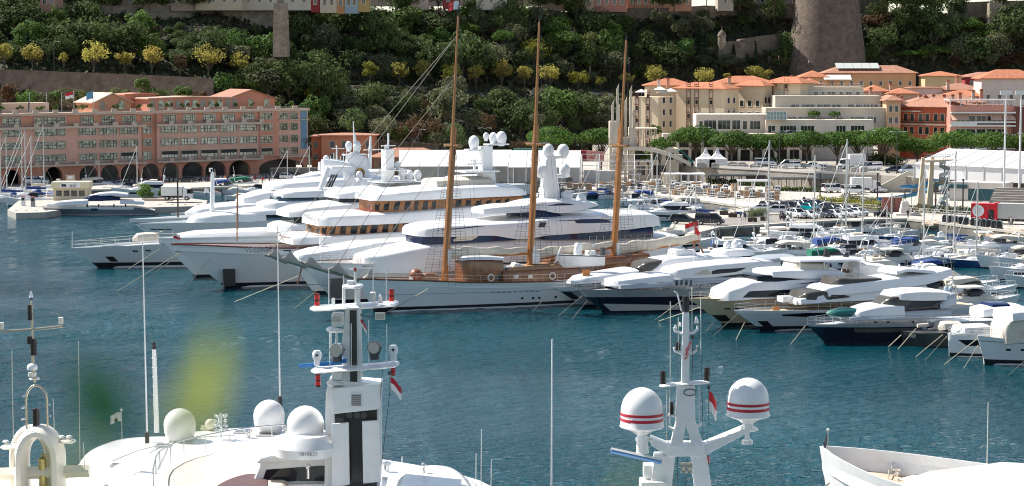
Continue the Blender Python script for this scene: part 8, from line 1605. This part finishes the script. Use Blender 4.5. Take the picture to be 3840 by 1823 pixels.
# ---------------- big white yacht carrying the mast
Bt=thing('foreground_yacht','big white yacht along the bottom edge with domes, canvas covered pool ring and curved decks','yacht',PD(900,1750,FD)); bo=PD(900,1750,FD)
def dk(px,py,z): return P(px,py,z)-bo
ZD=bo.z
def surf(name,pts,z0,z1,mat=fw,round_=.25,inset=.5,parent=None,crown=.0):
    """deck block: outline of photo points taken at its top height, with rounded shoulder"""
    o=[P(x,y,z1)-bo for x,y in pts]; c=sum(o,Vector())/len(o); n=len(o)
    # smooth outline
    sm=[]
    for i in range(n):
        p0,p1,p2,p3=o[i-1],o[i],o[(i+1)%n],o[(i+2)%n]
        for t in (0,.25,.5,.75): sm.append(.5*((2*p1)+(p2-p0)*t+(2*p0-5*p1+4*p2-p3)*t*t+(3*p1-p0-3*p2+p3)*t**3))
    rg=[]; mr=sorted(((p-c)*1).length for p in sm)[len(sm)//4]
    for k,(ins,dz) in enumerate(((0,z0-z1),(0,-round_),(inset*.3,-round_*.35),(inset,0),(inset*2.2,crown*.6),(inset*4,crown))):
        f_=max(.06,1-ins/mr); rg.append([(c.x+(p.x-c.x)*f_,c.y+(p.y-c.y)*f_,z1-bo.z+dz) for p in sm])
    mb=MB(); mb.loft(rg); return mb.build(name,mat,parent or Bt,smooth=50)
surf('main_hull',[(240,1800),(420,1700),(800,1640),(1300,1700),(1800,1800),(2060,2000),(2180,2160),(2050,2350),(1200,2500),(400,2300),(150,2000)],-2,8.0,inset=.1)
surf('lower_deck',[(300,1720),(380,1662),(520,1635),(800,1640),(1300,1700),(1760,1790),(1800,1950),(1200,2200),(500,2100),(270,1850)],7.0,10.2,inset=.3)
surf('upper_deck',[(500,1790),(560,1690),(690,1618),(900,1596),(1150,1596),(1350,1640),(1420,1760),(1380,1900),(1000,1980),(640,1930)],9.0,12.6,inset=.5)
surf('side_wing',[(280,1795),(300,1760),(400,1700),(520,1660),(620,1650),(560,1720),(500,1800),(470,1900),(330,1900)],8.0,10.9,inset=.4)
surf('front_step',[(380,1800),(420,1745),(520,1700),(640,1690),(560,1790),(540,1880),(420,1900)],9,11.5,inset=.35)
surf('canvas_ring',[(596,1785),(640,1738),(740,1706),(880,1688),(1030,1682),(1120,1700),(1090,1790),(1000,1880),(700,1890)],12.0,12.95,M('beige_deck_canvas',(.62,.55,.46),.85,var=.07,scale=.7,bump=.5,bscale=2),round_=.25,inset=.35)
surf('pool_floor',[(790,1850),(850,1800),(940,1775),(1000,1790),(990,1850),(900,1890)],12.9,12.99,M('pool_dark',(.10,.05,.05),.6,var=.3,scale=4),round_=.02,inset=.05)
ring=[P(x,y,13.0)-bo for x,y in ((575,1823),(585,1775),(600,1752),(640,1728),(690,1708),(770,1690),(860,1672),(940,1660),(1020,1652),(1070,1650))]
mb=MB(); mb.tube([p+Vector((0,0,.75)) for p in ring],.035,6); mb.build('guard_rail',steel,Bt); [MB().tube([p-Vector((0,0,.1)),p+Vector((0,0,.76))],.025,5).build('rail_post',steel,Bt) for p in ring]
wl=Loc('x','x','x',1100,1850,95.6); bpy.data.objects.remove(wl.r); wl.r=Bt; woff=wl.o-bo
def whs(name,poly,d0,d1,mat=fw,bev=.12):
    mb=MB(); mb.slab([(wl.q(*p).x+woff.x,wl.q(*p).z+woff.z) for p in poly],d0+woff.y,d1+woff.y); o=mb.build(name,mat,Bt,smooth=0)
    if bev: b=o.modifiers.new('b','BEVEL'); b.width=bev; b.segments=3; o.data.polygons.foreach_set('use_smooth',[True]*len(o.data.polygons))
    return o
whs('wheelhouse',[(930,1900),(958,1790),(990,1712),(1010,1700),(1215,1684),(1300,1690),(1300,1900)],-1.2,3.5)
whs('wheelhouse_roof',[(972,1716),(990,1694),(1030,1684),(1215,1668),(1300,1672),(1300,1690),(1215,1697),(1012,1714)],-1.5,4,fw,.08)
whs('wheelhouse_window',[(993,1792),(1010,1742),(1215,1727),(1300,1735),(1300,1784),(1120,1784)],-1.24,-1.203,glass,0)
whs('wheelhouse_sill',[(985,1800),(985,1793),(1300,1786),(1300,1795)],-1.7,-1.21,fw,.03)
surf('aft_deck',[(1240,1770),(1330,1735),(1480,1745),(1640,1800),(1700,1880),(1400,1950),(1220,1880)],9.0,12.2,inset=.5)
surf('aft_hump',[(1480,1780),(1520,1746),(1620,1726),(1720,1740),(1775,1790),(1785,1850),(1600,1900),(1480,1850)],10.5,13.2,inset=.7,round_=.8)
def bdome(px,ytop,wpx,z,lab=None):
    r0=wpx/2; D=(bo.y); 
    p=P(px,ytop+wpx*1.05,z)-bo; r=r0*(p.y+bo.y)/F; mb=MB(); mb.lathe([(r*.62,-.15),(r*.66,0),(r*.84,r*.22),(r*.97,r*.7),(r,r*1.1)]+[(r*cos(t),r*1.1+r*1.02*sin(t)) for t in (.2,.4,.6,.8,1.0,1.2,1.4,1.53)],p,28); return mb.build('satellite_dome',fw,Bt,smooth=60)
bdome(675,1530,122,12.5); bdome(1010,1498,120,12.6); bdome(1146,1520,142,14.6)
p=P(1146,1680,14.6)-bo; mb=MB(); mb.lathe([(1.35,-.3),(1.4,.1),(1.15,.45),(1.0,.6)],p,24); mb.build('dome_plinth',fw,Bt)
x=P(1180,1695,14.62)-bo; text('1010629',.24,grey,Bt,p+Vector((.25,-1.41,-.02)),(pi/2,0,0),'dome_number',.01)
ct=P(830,1640,12.7)-bo; mb=MB(); mb.tube([ct,ct+Vector((0,0,1.2))],.04,6); 
for k in range(4):
    for a in range(5): mb.blob(ct+Vector((.28*cos(a*1.256+k),.28*sin(a*1.256+k),.35+k*.25)),.085,6,5); mb.tube([ct+Vector((0,0,.3+k*.25)),ct+Vector((.28*cos(a*1.256+k),.28*sin(a*1.256+k),.35+k*.25))],.02,4)
mb.build('lamp_cluster',M('glass_chrome',(.7,.72,.75),.12,.7),Bt); ct2=P(790,1610,12.65)-bo; mb=MB(); mb.blob(ct2+Vector((0,0,.25)),.3,12,8); mb.tube([ct2+Vector((-.5,0,.1)),ct2],.12,6); mb.build('horn',offwh,Bt)
for px,yb,yt,z,r in ((552,1645,668+0,11.0,.055),(1050,1512,800,14,.05)):
    a=P(px,yb,z)-bo; b=PD(px-(18 if px<600 else 10),880 if px<600 else 845,(a+bo).y)-bo; mb=MB(); mb.tube([a,b],r,6,r*.5); mb.build('tall_whip_aerial',fw,Bt); mb=MB(); mb.tube([a-Vector((0,0,.3)),a+Vector((0,0,.35))],.12,8); mb.build('aerial_base',black,Bt)
a=P(588,1622,11.0)-bo; b=PD(578,1310,(a+bo).y)-bo; mb=MB(); mb.tube([a,b],.14,8,.11); [mb.tube([a.lerp(b,k/9),a.lerp(b,k/9+.006)],.155,8) for k in range(1,9)]; mb.build('white_pole',fw,Bt); mb=MB(); mb.lathe([(.1,0),(.11,.12),(.08,.2),(.11,.25),(.09,.38),(.02,.42)],b,10); mb.build('pole_lantern',blackl,Bt)
for px,yb,yt,z in ((1783,1823,1700,12),(1803,1823,1610,12),(1840,1823,1722,12),(2068,1850,1272,12),(1505,1735,1712,13)):
    a=P(px,yb,z)-bo; b=PD(px+3,yt,(a+bo).y)-bo; mb=MB(); mb.tube([a-Vector((0,0,1.5)),b],.022 if px!=2068 else .04,5); mb.build('whip_aerial',fw,Bt)
for px,py,z in ((1155,1795,13.3),(1590,1790,13.0)):
    a=P(px,py,z)-bo; mb=MB(); mb.tube([a,a+Vector((0,0,.45))],.06,6); mb.blob(a+Vector((0,0,.55)),.13,8,6); mb.build('deck_light',steel,Bt)
seam=M('deck_seam',(.33,.33,.33),.7)
def strip(pts,z,name='panel_seam'): mb=MB(); mb.tube([P(x,y,z)-bo+Vector((0,0,.012)) for x,y in pts],.018,4); mb.build(name,seam,Bt)
for pts,z in (([(560,1700),(640,1660),(760,1640),(900,1632)],12.63),([(640,1640),(620,1700),(590,1760)],12.63),([(900,1612),(1000,1612),(1100,1620)],12.64),([(1300,1760),(1420,1790),(1600,1823)],12.22),([(1345,1745),(1330,1800)],12.22),([(420,1730),(520,1690),(600,1670)],10.95)): strip(pts,z)
for px,py,z,w in ((1000,1632,12.62,.5),(905,1622,12.62,.4),(610,1672,12.62,.4),(1385,1790,12.22,.5),(440,1745,10.95,.35)):
    p=P(px,py,z)-bo; mb=MB(); mb.box(p.x-w,p.x+w,p.y-w*.8,p.y+w*.8,p.z-.02,p.z+.07); o=mb.build('deck_hatch',M('hatch_grey',(.55,.56,.57),.35),Bt,smooth=0); mb=MB(); mb.box(p.x-w*.75,p.x+w*.75,p.y-w*.55,p.y+w*.55,p.z+.072,p.z+.08); mb.build('hatch_glass',smoke,o,smooth=0)
for px,py,z in ((930,1640,12.62),(1075,1632,12.62),(1450,1765,12.25),(1390,1745,12.25)):
    p=P(px,py,z)-bo; mb=MB(); mb.lathe([(.11,0),(.12,.25),(.22,.3),(.2,.4),(.02,.45)],p,10); mb.build('vent_mushroom',steel,Bt)
fl=flag('club_flag','small white flag with a dark crest on the left wing of the foreground yacht',P(457,1630,10.9),1.35,.62,.5,(M('flag_white'),),-1,pole=steel,r=.02); mb=MB(); mb.slab([(-.42,.78),(-.25,.98),(-.18,.8),(-.3,.7)],-.10,-.09); mb.slab([(-.42,.78),(-.25,.98),(-.18,.8),(-.3,.7)],.2,.21); mb.build('crest',M('crest_brown',(.08,.04,.04),.7),fl,smooth=0)
# ---------------- mast with red striped domes
m=Loc('dome_mast','white lattice mast with two big red striped satellite domes, bottom right of centre','mast',2580,1850,FD-3); q=m.q
def striped(px,ytop,ybot,wpx,dy):
    r=wpx/2*(m.D+dy)/F; a=q(px,ybot,dy); H_=(ybot-ytop)*(m.D+dy)/F; rd=M('stripe_red',(.45,.012,.035),.3)
    prof=[(r*.16,-r*.42),(r*.2,-r*.38),(r*.55,-r*.15),(r*1.0,0),(r*1.04,.06),(r*1.0,.12),(r*.98,H_*.42)]+[(r*.98*cos(t),H_*.42+(H_*.58)*sin(t)) for t in (.15,.35,.55,.75,.95,1.15,1.35,1.52)]
    mb=MB(); mb.lathe(prof,a,32); o=mb.build('satellite_dome',fw,m.r,smooth=55)
    for z0,z1 in ((.17,.25),(.31,.38)): mb=MB(); mb.lathe([(r*.985,H_*z0),(r*1.003,H_*z0+.005),(r*1.003,H_*z1-.005),(r*.985,H_*z1)],a,32); mb.build('red_stripe',rd,o)
    return a,r
a1,r1=striped(2407,1450,1602,164,-.5); a2,r2_=striped(2805,1414,1560,162,-.5)
m.rod('dome_foot',[(2407,1622,-.5),(2407,1640,-.5),(2410,1700,-.5)],.20,r2=.32); m.wing('dome_collar',[(2384,1648),(2395,1648),(2420,1648),(2440,1646)],.16,.4); m.rod('dome_foot',[(2806,1580,-.5),(2806,1612,-.5)],.25); m.wing('dome_collar',[(2760,1608),(2785,1606),(2825,1608),(2842,1610)],.14,.4); m.rod('dome_foot',[(2802,1612,-.5),(2802,1650,-.5)],.12); m.rod('dome_foot',[(2802,1650,-.5),(2802,1666,-.5)],.28)
def beam(name,p0,p1,w0,w1,d=.35,mat=fw):
    a,b=q(*p0),q(*p1); mb=MB(); mb.loft([[(a.x,-d,a.z-w0),(a.x,d,a.z-w0),(a.x,d,a.z+w0),(a.x,-d,a.z+w0)],[(b.x,-d,b.z-w1),(b.x,d,b.z-w1),(b.x,d,b.z+w1),(b.x,-d,b.z+w1)]]); o=mb.build(name,mat,m.r,smooth=0); bv=o.modifiers.new('b','BEVEL'); bv.width=.05; bv.segments=2; return o
beam('right_arm',(2622,1690),(2800,1606),.30,.16,.5); beam('left_arm',(2520,1690),(2440,1650),.3,.2,.5); beam('cross_beam',(2500,1682),(2640,1682),.3,.3,.6)
def leg(name,pts,w,d=.3):
    rg=[]
    for px,py,k in pts: c=q(px,py); rg.append([(c.x-w*k,-d*k,c.z),(c.x+w*k,-d*k,c.z),(c.x+w*k,d*k,c.z),(c.x-w*k,d*k,c.z)])
    mb=MB(); mb.loft(rg); o=mb.build(name,fw,m.r,smooth=0); bv=o.modifiers.new('b','BEVEL'); bv.width=.04; bv.segments=2
leg('leg',[(2530,1690,1.1),(2554,1580,1),(2554,1444,.85)],.26); leg('leg',[(2622,1690,1.1),(2586,1575,1),(2586,1444,.85)],.26); leg('lower_leg',[(2470,1860,1.3),(2492,1700,1.2)],.42,.4); leg('lower_leg',[(2640,1860,1.3),(2618,1700,1.2)],.32,.4); m.box('ladder_step',2552,2590,1637,1641,-.05,.05); m.box('ladder_step',2552,2610,1768,1774,-.05,.05)
leg('upper_mast',[(2569,1450,1),(2571,1300,.95),(2572,1170,.8)],.19,.2); m.wing('spreader',[(2473,1447),(2483,1446),(2569,1438),(2650,1433),(2662,1432)],.09,.35)
m.lantern(2486,1390,1440,11,blackl); m.lantern(2651,1377,1428,11,blackl); m.lantern(2518,1507,1552,9,blackl); m.lantern(2542,1282,1313,9,blackl); m.lantern(2485,1728,1754,10,redl); m.lantern(2651,1710,1738,10,redl); m.rod('light_shelf',[(2505,1556),(2560,1562)],.08); m.rod('light_shelf',[(2535,1316),(2560,1318)],.05)
mb=MB(); c=q(2572,1168); mb.lathe([(.2,0),(.16,.12),(.2,.25),(.15,.4),(.2,.55),(.16,.7),(.18,.75),(.05,.8)],c,12); mb.build('mast_head_light',black,m.r); m.rod('hooked_arm',[(2571,1172),(2556,1165),(2540,1100),(2528,1092)],.04)
for yy,dx in ((1250,44),(1325,44)):
    m.rod('bracket',[(2572-dx,yy-22),(2572-dx+4,yy-8),(2572-20,yy),(2572,yy+2)],.07); m.rod('bracket',[(2572,yy+2),(2572+28,yy-2),(2572+dx-4,yy-12),(2572+dx,yy-28)],.07)
for px,py in ((2533,1222),(2550,1212),(2615,1225)): m.rod('gps_mushroom',[(px,py+12),(px,py+2),(px,py-4)],.07,r2=.03)
m.rod('bell_cap',[(2612,1212),(2612,1200),(2610,1188)],.12,r2=.04)
for px,y0,y1 in ((2514,1440,1130),(2544,1320,1190),(2595,1240,1075),(2628,1330,1120),(2500,1650,1460),(2512,1600,1450),(2622,1600,1450)): m.rod('whip_aerial',[(px,y0,-.1),(px,y1,-.1)],.022,offwh,n=5)
m.box('radar_motor',2412,2462,1740,1790,-.3,.5,bev=.06); rs=m.rod('radar_scanner',[(2291,1690,-.8),(2480,1732,-.8)],.13,M('radar_blue'),n=4); m.rod('radar_scanner_top',[(2291,1684,-.8),(2480,1726,-.8)],.09,fw,n=4)
m.box('deck_base',2398,2500,1796,1850,-.8,.6,bev=.1); m.box('spotlight_bracket',2552,2600,1735,1755,-.1,.1)
for k in range(6): c=q(2555+(k%3)*22+(k//3)*6,1738+(k//3)*22); mb=MB(); mb.lathe([(.02,-.1),(.12,-.04),(.13,.06),(.01,.07)],n=12).xf(Matrix.Translation((c.x,-.3,c.z))@Matrix.Rotation(pi/2,4,'X')); mb.build('spotlight',M('lamp_chrome',(.5,.48,.42),.15,.8),m.r)
m.wing('lower_bracket',[(2506,1600),(2520,1608),(2545,1612)],.09,.2); m.wing('lower_bracket',[(2605,1600),(2622,1596),(2634,1586)],.09,.2); c=q(2585,1467); mb=MB(); rg=[[(c.x+(.3+.03*cos(b))*cos(a),-.36+.03*sin(b),c.z+(.16+.03*cos(b))*sin(a)) for b in [2*pi*j/5 for j in range(5)]] for a in [2*pi*k/14 for k in range(15)]]; mb.loft(rg,c0=False,c1=False); mb.build('oval_badge',dgrey,m.r)
mb=MB(); [mb.tube([q(*a),q(*b)],.013,4) for a,b in (((2600,1330),(2570,1823)),((2660,1440),(2648,1823)),((2543,1330),(2540,1823)),((2500,1610),(2530,1823)),((2630,1330),(2640,1823)))]; mb.build('halyard',drope,m.r)
fl=flag('courtesy_flag','red over white flag blown thin on the right halyard of the dome mast',PD(2657,1545,FD-3.2),1.15,.42,1.0,(red,M('flag_white')),1,droop=.25,pole=drope,r=.012); fl=flag('striped_flag','red and white striped flag at the upper dome mast',PD(2596,1370,FD-3.2),1.35,.5,.55,(M('flag_stripes',(.7,.7,.68),.7),),-1,droop=.6,pole=drope,r=.012)
mb=MB(); [mb.slab([(-.10-.06*k,1.15-.30*k),(-.04-.06*k,1.2-.30*k),(-.30-.02*k,.72-.2*k),(-.36-.02*k,.70-.2*k)],-.07,.1) for k in range(3)]; mb.build('red_bar',red,fl,smooth=0)
mb=MB(); z0=PD(2580,1850,FD-3).z; mb.prism([(-9,-3.5),(7,-3.5),(9,0),(7,3.5),(-9,3.5)],-z0-1.5,-1.6); mb.build('superstructure_base',fw,m.r,smooth=0); mb=MB(); [mb.box(x-.4,x+.4,-.5,.5,-1.7,.2) for x in (-1.3,.8)]; mb.build('leg_foot',fw,m.r,smooth=0)
# ---------------- arch mast at the left edge
m=Loc('arch_mast','cream radar mast with a tall open arch and stainless hoop at the left edge','mast',110,1850,101.0); q=m.q; cm=M('cream_mast',(.74,.70,.62),.3,var=.04); cs=M('bronze_steel',(.55,.47,.36),.3,.7)
def arch(name,x0,x1,yb,yt,w,mat,dy=0,dep=.3):
    a,b=q(x0,yb,dy),q(x1,yb,dy); t=q((x0+x1)/2,yt,dy); rx=(b.x-a.x)/2; cx=(a.x+b.x)/2; zc=t.z-rx*1.5; pts=[(a.x,a.z)]+[(cx-rx*cos(k*pi/14),zc+rx*1.5*sin(k*pi/14)) for k in range(15)]+[(b.x,b.z)]; rg=[]
    for i,(x,z) in enumerate(pts):
        p0=pts[max(0,i-1)]; p1=pts[min(len(pts)-1,i+1)]; d=Vector((p1[0]-p0[0],0,p1[1]-p0[1])).normalized(); n_=Vector((d.z,0,-d.x)); c=Vector((x,dy,z)); rg.append([c+n_*w*cos(u)+Vector((0,dep*sin(u),0)) for u in [2*pi*k/10 for k in range(10)]])
    mb=MB(); mb.loft(rg); return mb.build(name,mat,m.r,smooth=60)
arch('main_arch',85,220,1860,1618,.34,cm,0,.9); arch('rear_arch',58,190,1860,1610,.25,cm,1.2,.5); arch('steel_hoop',100,178,1608,1445,.055,cs,0,.06)
m.rod('cross_bar',[(-30,1778),(335,1766)],.30,cm,n=4); m.wing('side_platform',[(5,1676),(20,1676),(60,1675),(90,1674)],.12,.5,cm); m.wing('side_platform',[(210,1656),(230,1655),(270,1655),(282,1654)],.10,.4,cm)
m.rod('exhaust_pipe',[(162,1860),(160,1760),(158,1720),(164,1706)],.2,M('brass_pipe',(.45,.36,.16),.25,.8)); m.rod('top_mast',[(130,1435),(122,1330),(120,1200),(117,1130)],.075,cs,r2=.05); m.rod('cross_pipe',[(5,1243),(120,1236),(236,1224)],.06,cs)
for px,py in ((5,1222),(228,1202)): m.box('sensor_box',px-8,px+8,py-12,py+12,-.12,.12,cm,bev=.02); m.rod('sensor_stem',[(px,py+12),(px+3,py+24)],.03,cs)
m.rod('tip_cone',[(117,1116),(117,1106),(116,1092)],.10,white,r2=.04); m.rod('tip_base',[(117,1122),(117,1115)],.07,black)
for px,yt,yb,r in ((112,1143,1172,9),(113,1172,1200,10),(112,1260,1290,11),(126,1270,1332,12),(136,1530,1600,13)): m.lantern(px,yt,yb,r,blackl)
m.dome(121,1378,20,white,tall=.9,name='radome',base=False); m.rod('radome_base',[(121,1398),(121,1412)],.2,cm); m.wing('spreader',[(110,1420),(118,1420),(140,1420),(148,1420)],.06,.25,cm); 
for px,py in ((84,1488),(178,1475),(80,1530),(188,1518),(80,1573),(190,1560)): m.rod('small_lamp',[(px,py),(px+(16 if px<100 else -16),py-3)],.05,steel)
for px,py in ((22,1655),(232,1637),(260,1637)): m.rod('gps_mushroom',[(px,py+14),(px,py)],.06,cm,r2=.05); m.rod('mushroom_cap',[(px,py+2),(px,py-4)],.17,white,r2=.1)
for px,y0,y1 in ((50,1650,1312),(300,1760,1280),(205,1650,1495),(318,1760,1660)): m.rod('whip_aerial',[(px,y0,-.2),(px-6,y1,-.2)],.018,offwh,n=5)
mb=MB(); z0=PD(110,1850,101).z; o_=q(110,1850); mb.prism([(-7,-3),(6,-3),(8,0),(6,3),(-7,3)],-z0-1.5,.1); mb.build('superstructure_base',cm,m.r,smooth=0)
# ---------------- bow at the bottom right
by=Yacht('foreground_bow','white yacht bow with high bulwark, anchor windlass and teak deck, bottom right corner','yacht',P(3150,1790,0)*0+Vector((PD(3170,1900,122).x,122,0)),-44,48,10.5)
t=by.q(3078,1672); by.hull((t[0],t[1]),[(0,t[1]),(.15,t[1]-.5),(.32,t[1]-1.0),(.6,t[1]-1.3),(1,t[1]-1.5)],fw,deckmat=M('pale_teak_deck',(.55,.44,.33),.6,var=.12,scale=2),bul=1.3,entry=.36,full=3.0,flare=1.1)
zd=t[1]-1.75
def bw(name,x,y_,prof,mat=steel,n=12): mb=MB(); mb.lathe(prof,(x,y_,zd),n); return mb.build(name,mat,by.r)
def bl_(px,py,z=None): p=P(px,py,zd if z is None else z)-by.p; return p.dot(by.f),p.dot(by.n)
for px,py in ((3250,1752),(3296,1760),(3335,1782),(3362,1800),(3408,1768),(3425,1785)):
    x,y_=bl_(px,py); bw('windlass',x,y_,[(.30,0),(.32,.1),(.15,.2),(.14,.5),(.26,.56),(.28,.68),(.1,.74)]); bw('windlass_base',x,y_,[(.45,-.05),(.45,.08)],offwh)
x,y_=bl_(3262,1745); mb=MB(); [mb.lathe([(.42-.02*k,.05*k),(.48-.02*k,.05*k+.03),(.42-.02*k,.05*k+.06)],(x,y_,zd+.35),14) for k in range(5)]; mb.build('rope_coil',rope,by.r)
a_=Vector((*bl_(3150,1690,zd+1.0),zd+1.0)); b_=Vector((*bl_(3262,1752),zd+.15)); mb=MB(); mb.tube([a_,b_],.11,6); mb.tube([b_,Vector((*bl_(3380,1775),zd+.12))],.08,6); mb.build('anchor_chain',steel,by.r)
for p0,p1 in (((3420,1750),(3350,1741)),((3560,1785),(3470,1770))):
    a_,b_=Vector((*bl_(*p0),zd+.1)),Vector((*bl_(*p1),zd+.1)); MB().tube([a_,b_],.12,4).build('deck_rail_strip',dgrey,by.r)
x,y_=bl_(3440,1815); mb=MB(); mb.box(x-1,x+.8,y_-.9,y_+.9,zd-.02,zd+.3); mb.build('locker',canvas,by.r,smooth=0)
rp=[Vector((*bl_(px,py),zd)) for px,py in ((3332,1815),(3342,1800),(3375,1785),(3420,1778),(3490,1786),(3580,1802))]; mb=MB(); [mb.tube([p+Vector((0,0,h)) for p in rp],.03,5) for h in (.45,.9)]; [mb.tube([p,p+Vector((0,0,.9))],.03,5) for p in rp]; mb.build('inner_rail',steel,by.r)
x,y_=bl_(3545,1815); by.body3('superstructure',[(x+1.0,zd-.2,zd+.2,1.2),(x-.6,zd-.2,zd+.9,3.0),(x-4,zd-.2,zd+1.7,4.4),(x-22,zd-.2,zd+2.8,4.7)],fw,crown=.5)
fl=flag('bow_flag','small dark navy flag furled on the staff of the corner bow',by.p+by.f*(by.rake-.5)+Vector((0,0,t[1])),.95,.3,.7,(navy,),-1,droop=.55,pole=offwh,r=.02)
x,y_=bl_(3700,1800,zd+1.2); a_=Vector((x,y_,zd+.6)); h_=PD(3702,1510,(by.p+by.f*x+by.n*y_).y).z-by.p.z; mb=MB(); mb.tube([a_,Vector((x,y_,h_))],.022,5); mb.build('whip_aerial',offwh,by.r)
lines('',[(PD(3110,1812,121),P(2900,1980,0),'cream line leaving the corner bow')],r=.05)
# ---------------- out of focus twig right in front of the camera
tw=thing('leafy_twig','blurred green and yellow leaves close to the camera at the lower left','plant',PD(560,2100,.95)); to=tw.location.copy()
def leaf(px,py,D,lpx,wpx,ang,mat):
    c=PD(px,py,D)-to; k=D/F; L=lpx*k; W=wpx*k; a=Vector((sin(ang),0,cos(ang))); b=Vector((cos(ang),.25,-sin(ang))); rg=[]
    for i in range(9):
        t=i/8; w=W*.5*sin(pi*t**.85)+.0004; p=c+a*(t-.5)*L+Vector((0,.004*sin(t*3),0)); rg.append([p-b*w+Vector((0,.002,0)),p,p+b*w+Vector((0,.002,0))])
    mb=MB(); mb.loft(rg,closed=False); return mb.build('leaf',mat,tw,smooth=60)
lg=M('leaf_deep_green',(.012,.10,.02),.5,trans=.35); ly=M('leaf_yellow_green',(.42,.46,.06),.5,trans=.5)
leaf(368,1505,1.0,340,170,-.5,lg); leaf(300,1440,1.15,160,70,-.3,lg); leaf(772,1430,.92,430,110,.16,ly); leaf(668,1540,.85,260,50,.35,ly); leaf(330,1720,.82,190,45,-.75,ly); leaf(240,1790,.8,160,50,-.4,ly)
leaf(2385,1860,.72,170,60,.1,ly)
mb=MB(); 
for pts in (((770,1590),(700,1850),(560,2100)),((460,1620),(520,1850),(560,2100)),((655,1640),(640,1850),(560,2100)),((400,1830),(480,1960),(560,2100)),((560,2100),(1200,2150),(2400,1950))): mb.tube([PD(x,y_,.8)-to for x,y_ in pts],.0012,5)
mb.build('stem',M('twig_bark',(.12,.13,.05),.7),tw)
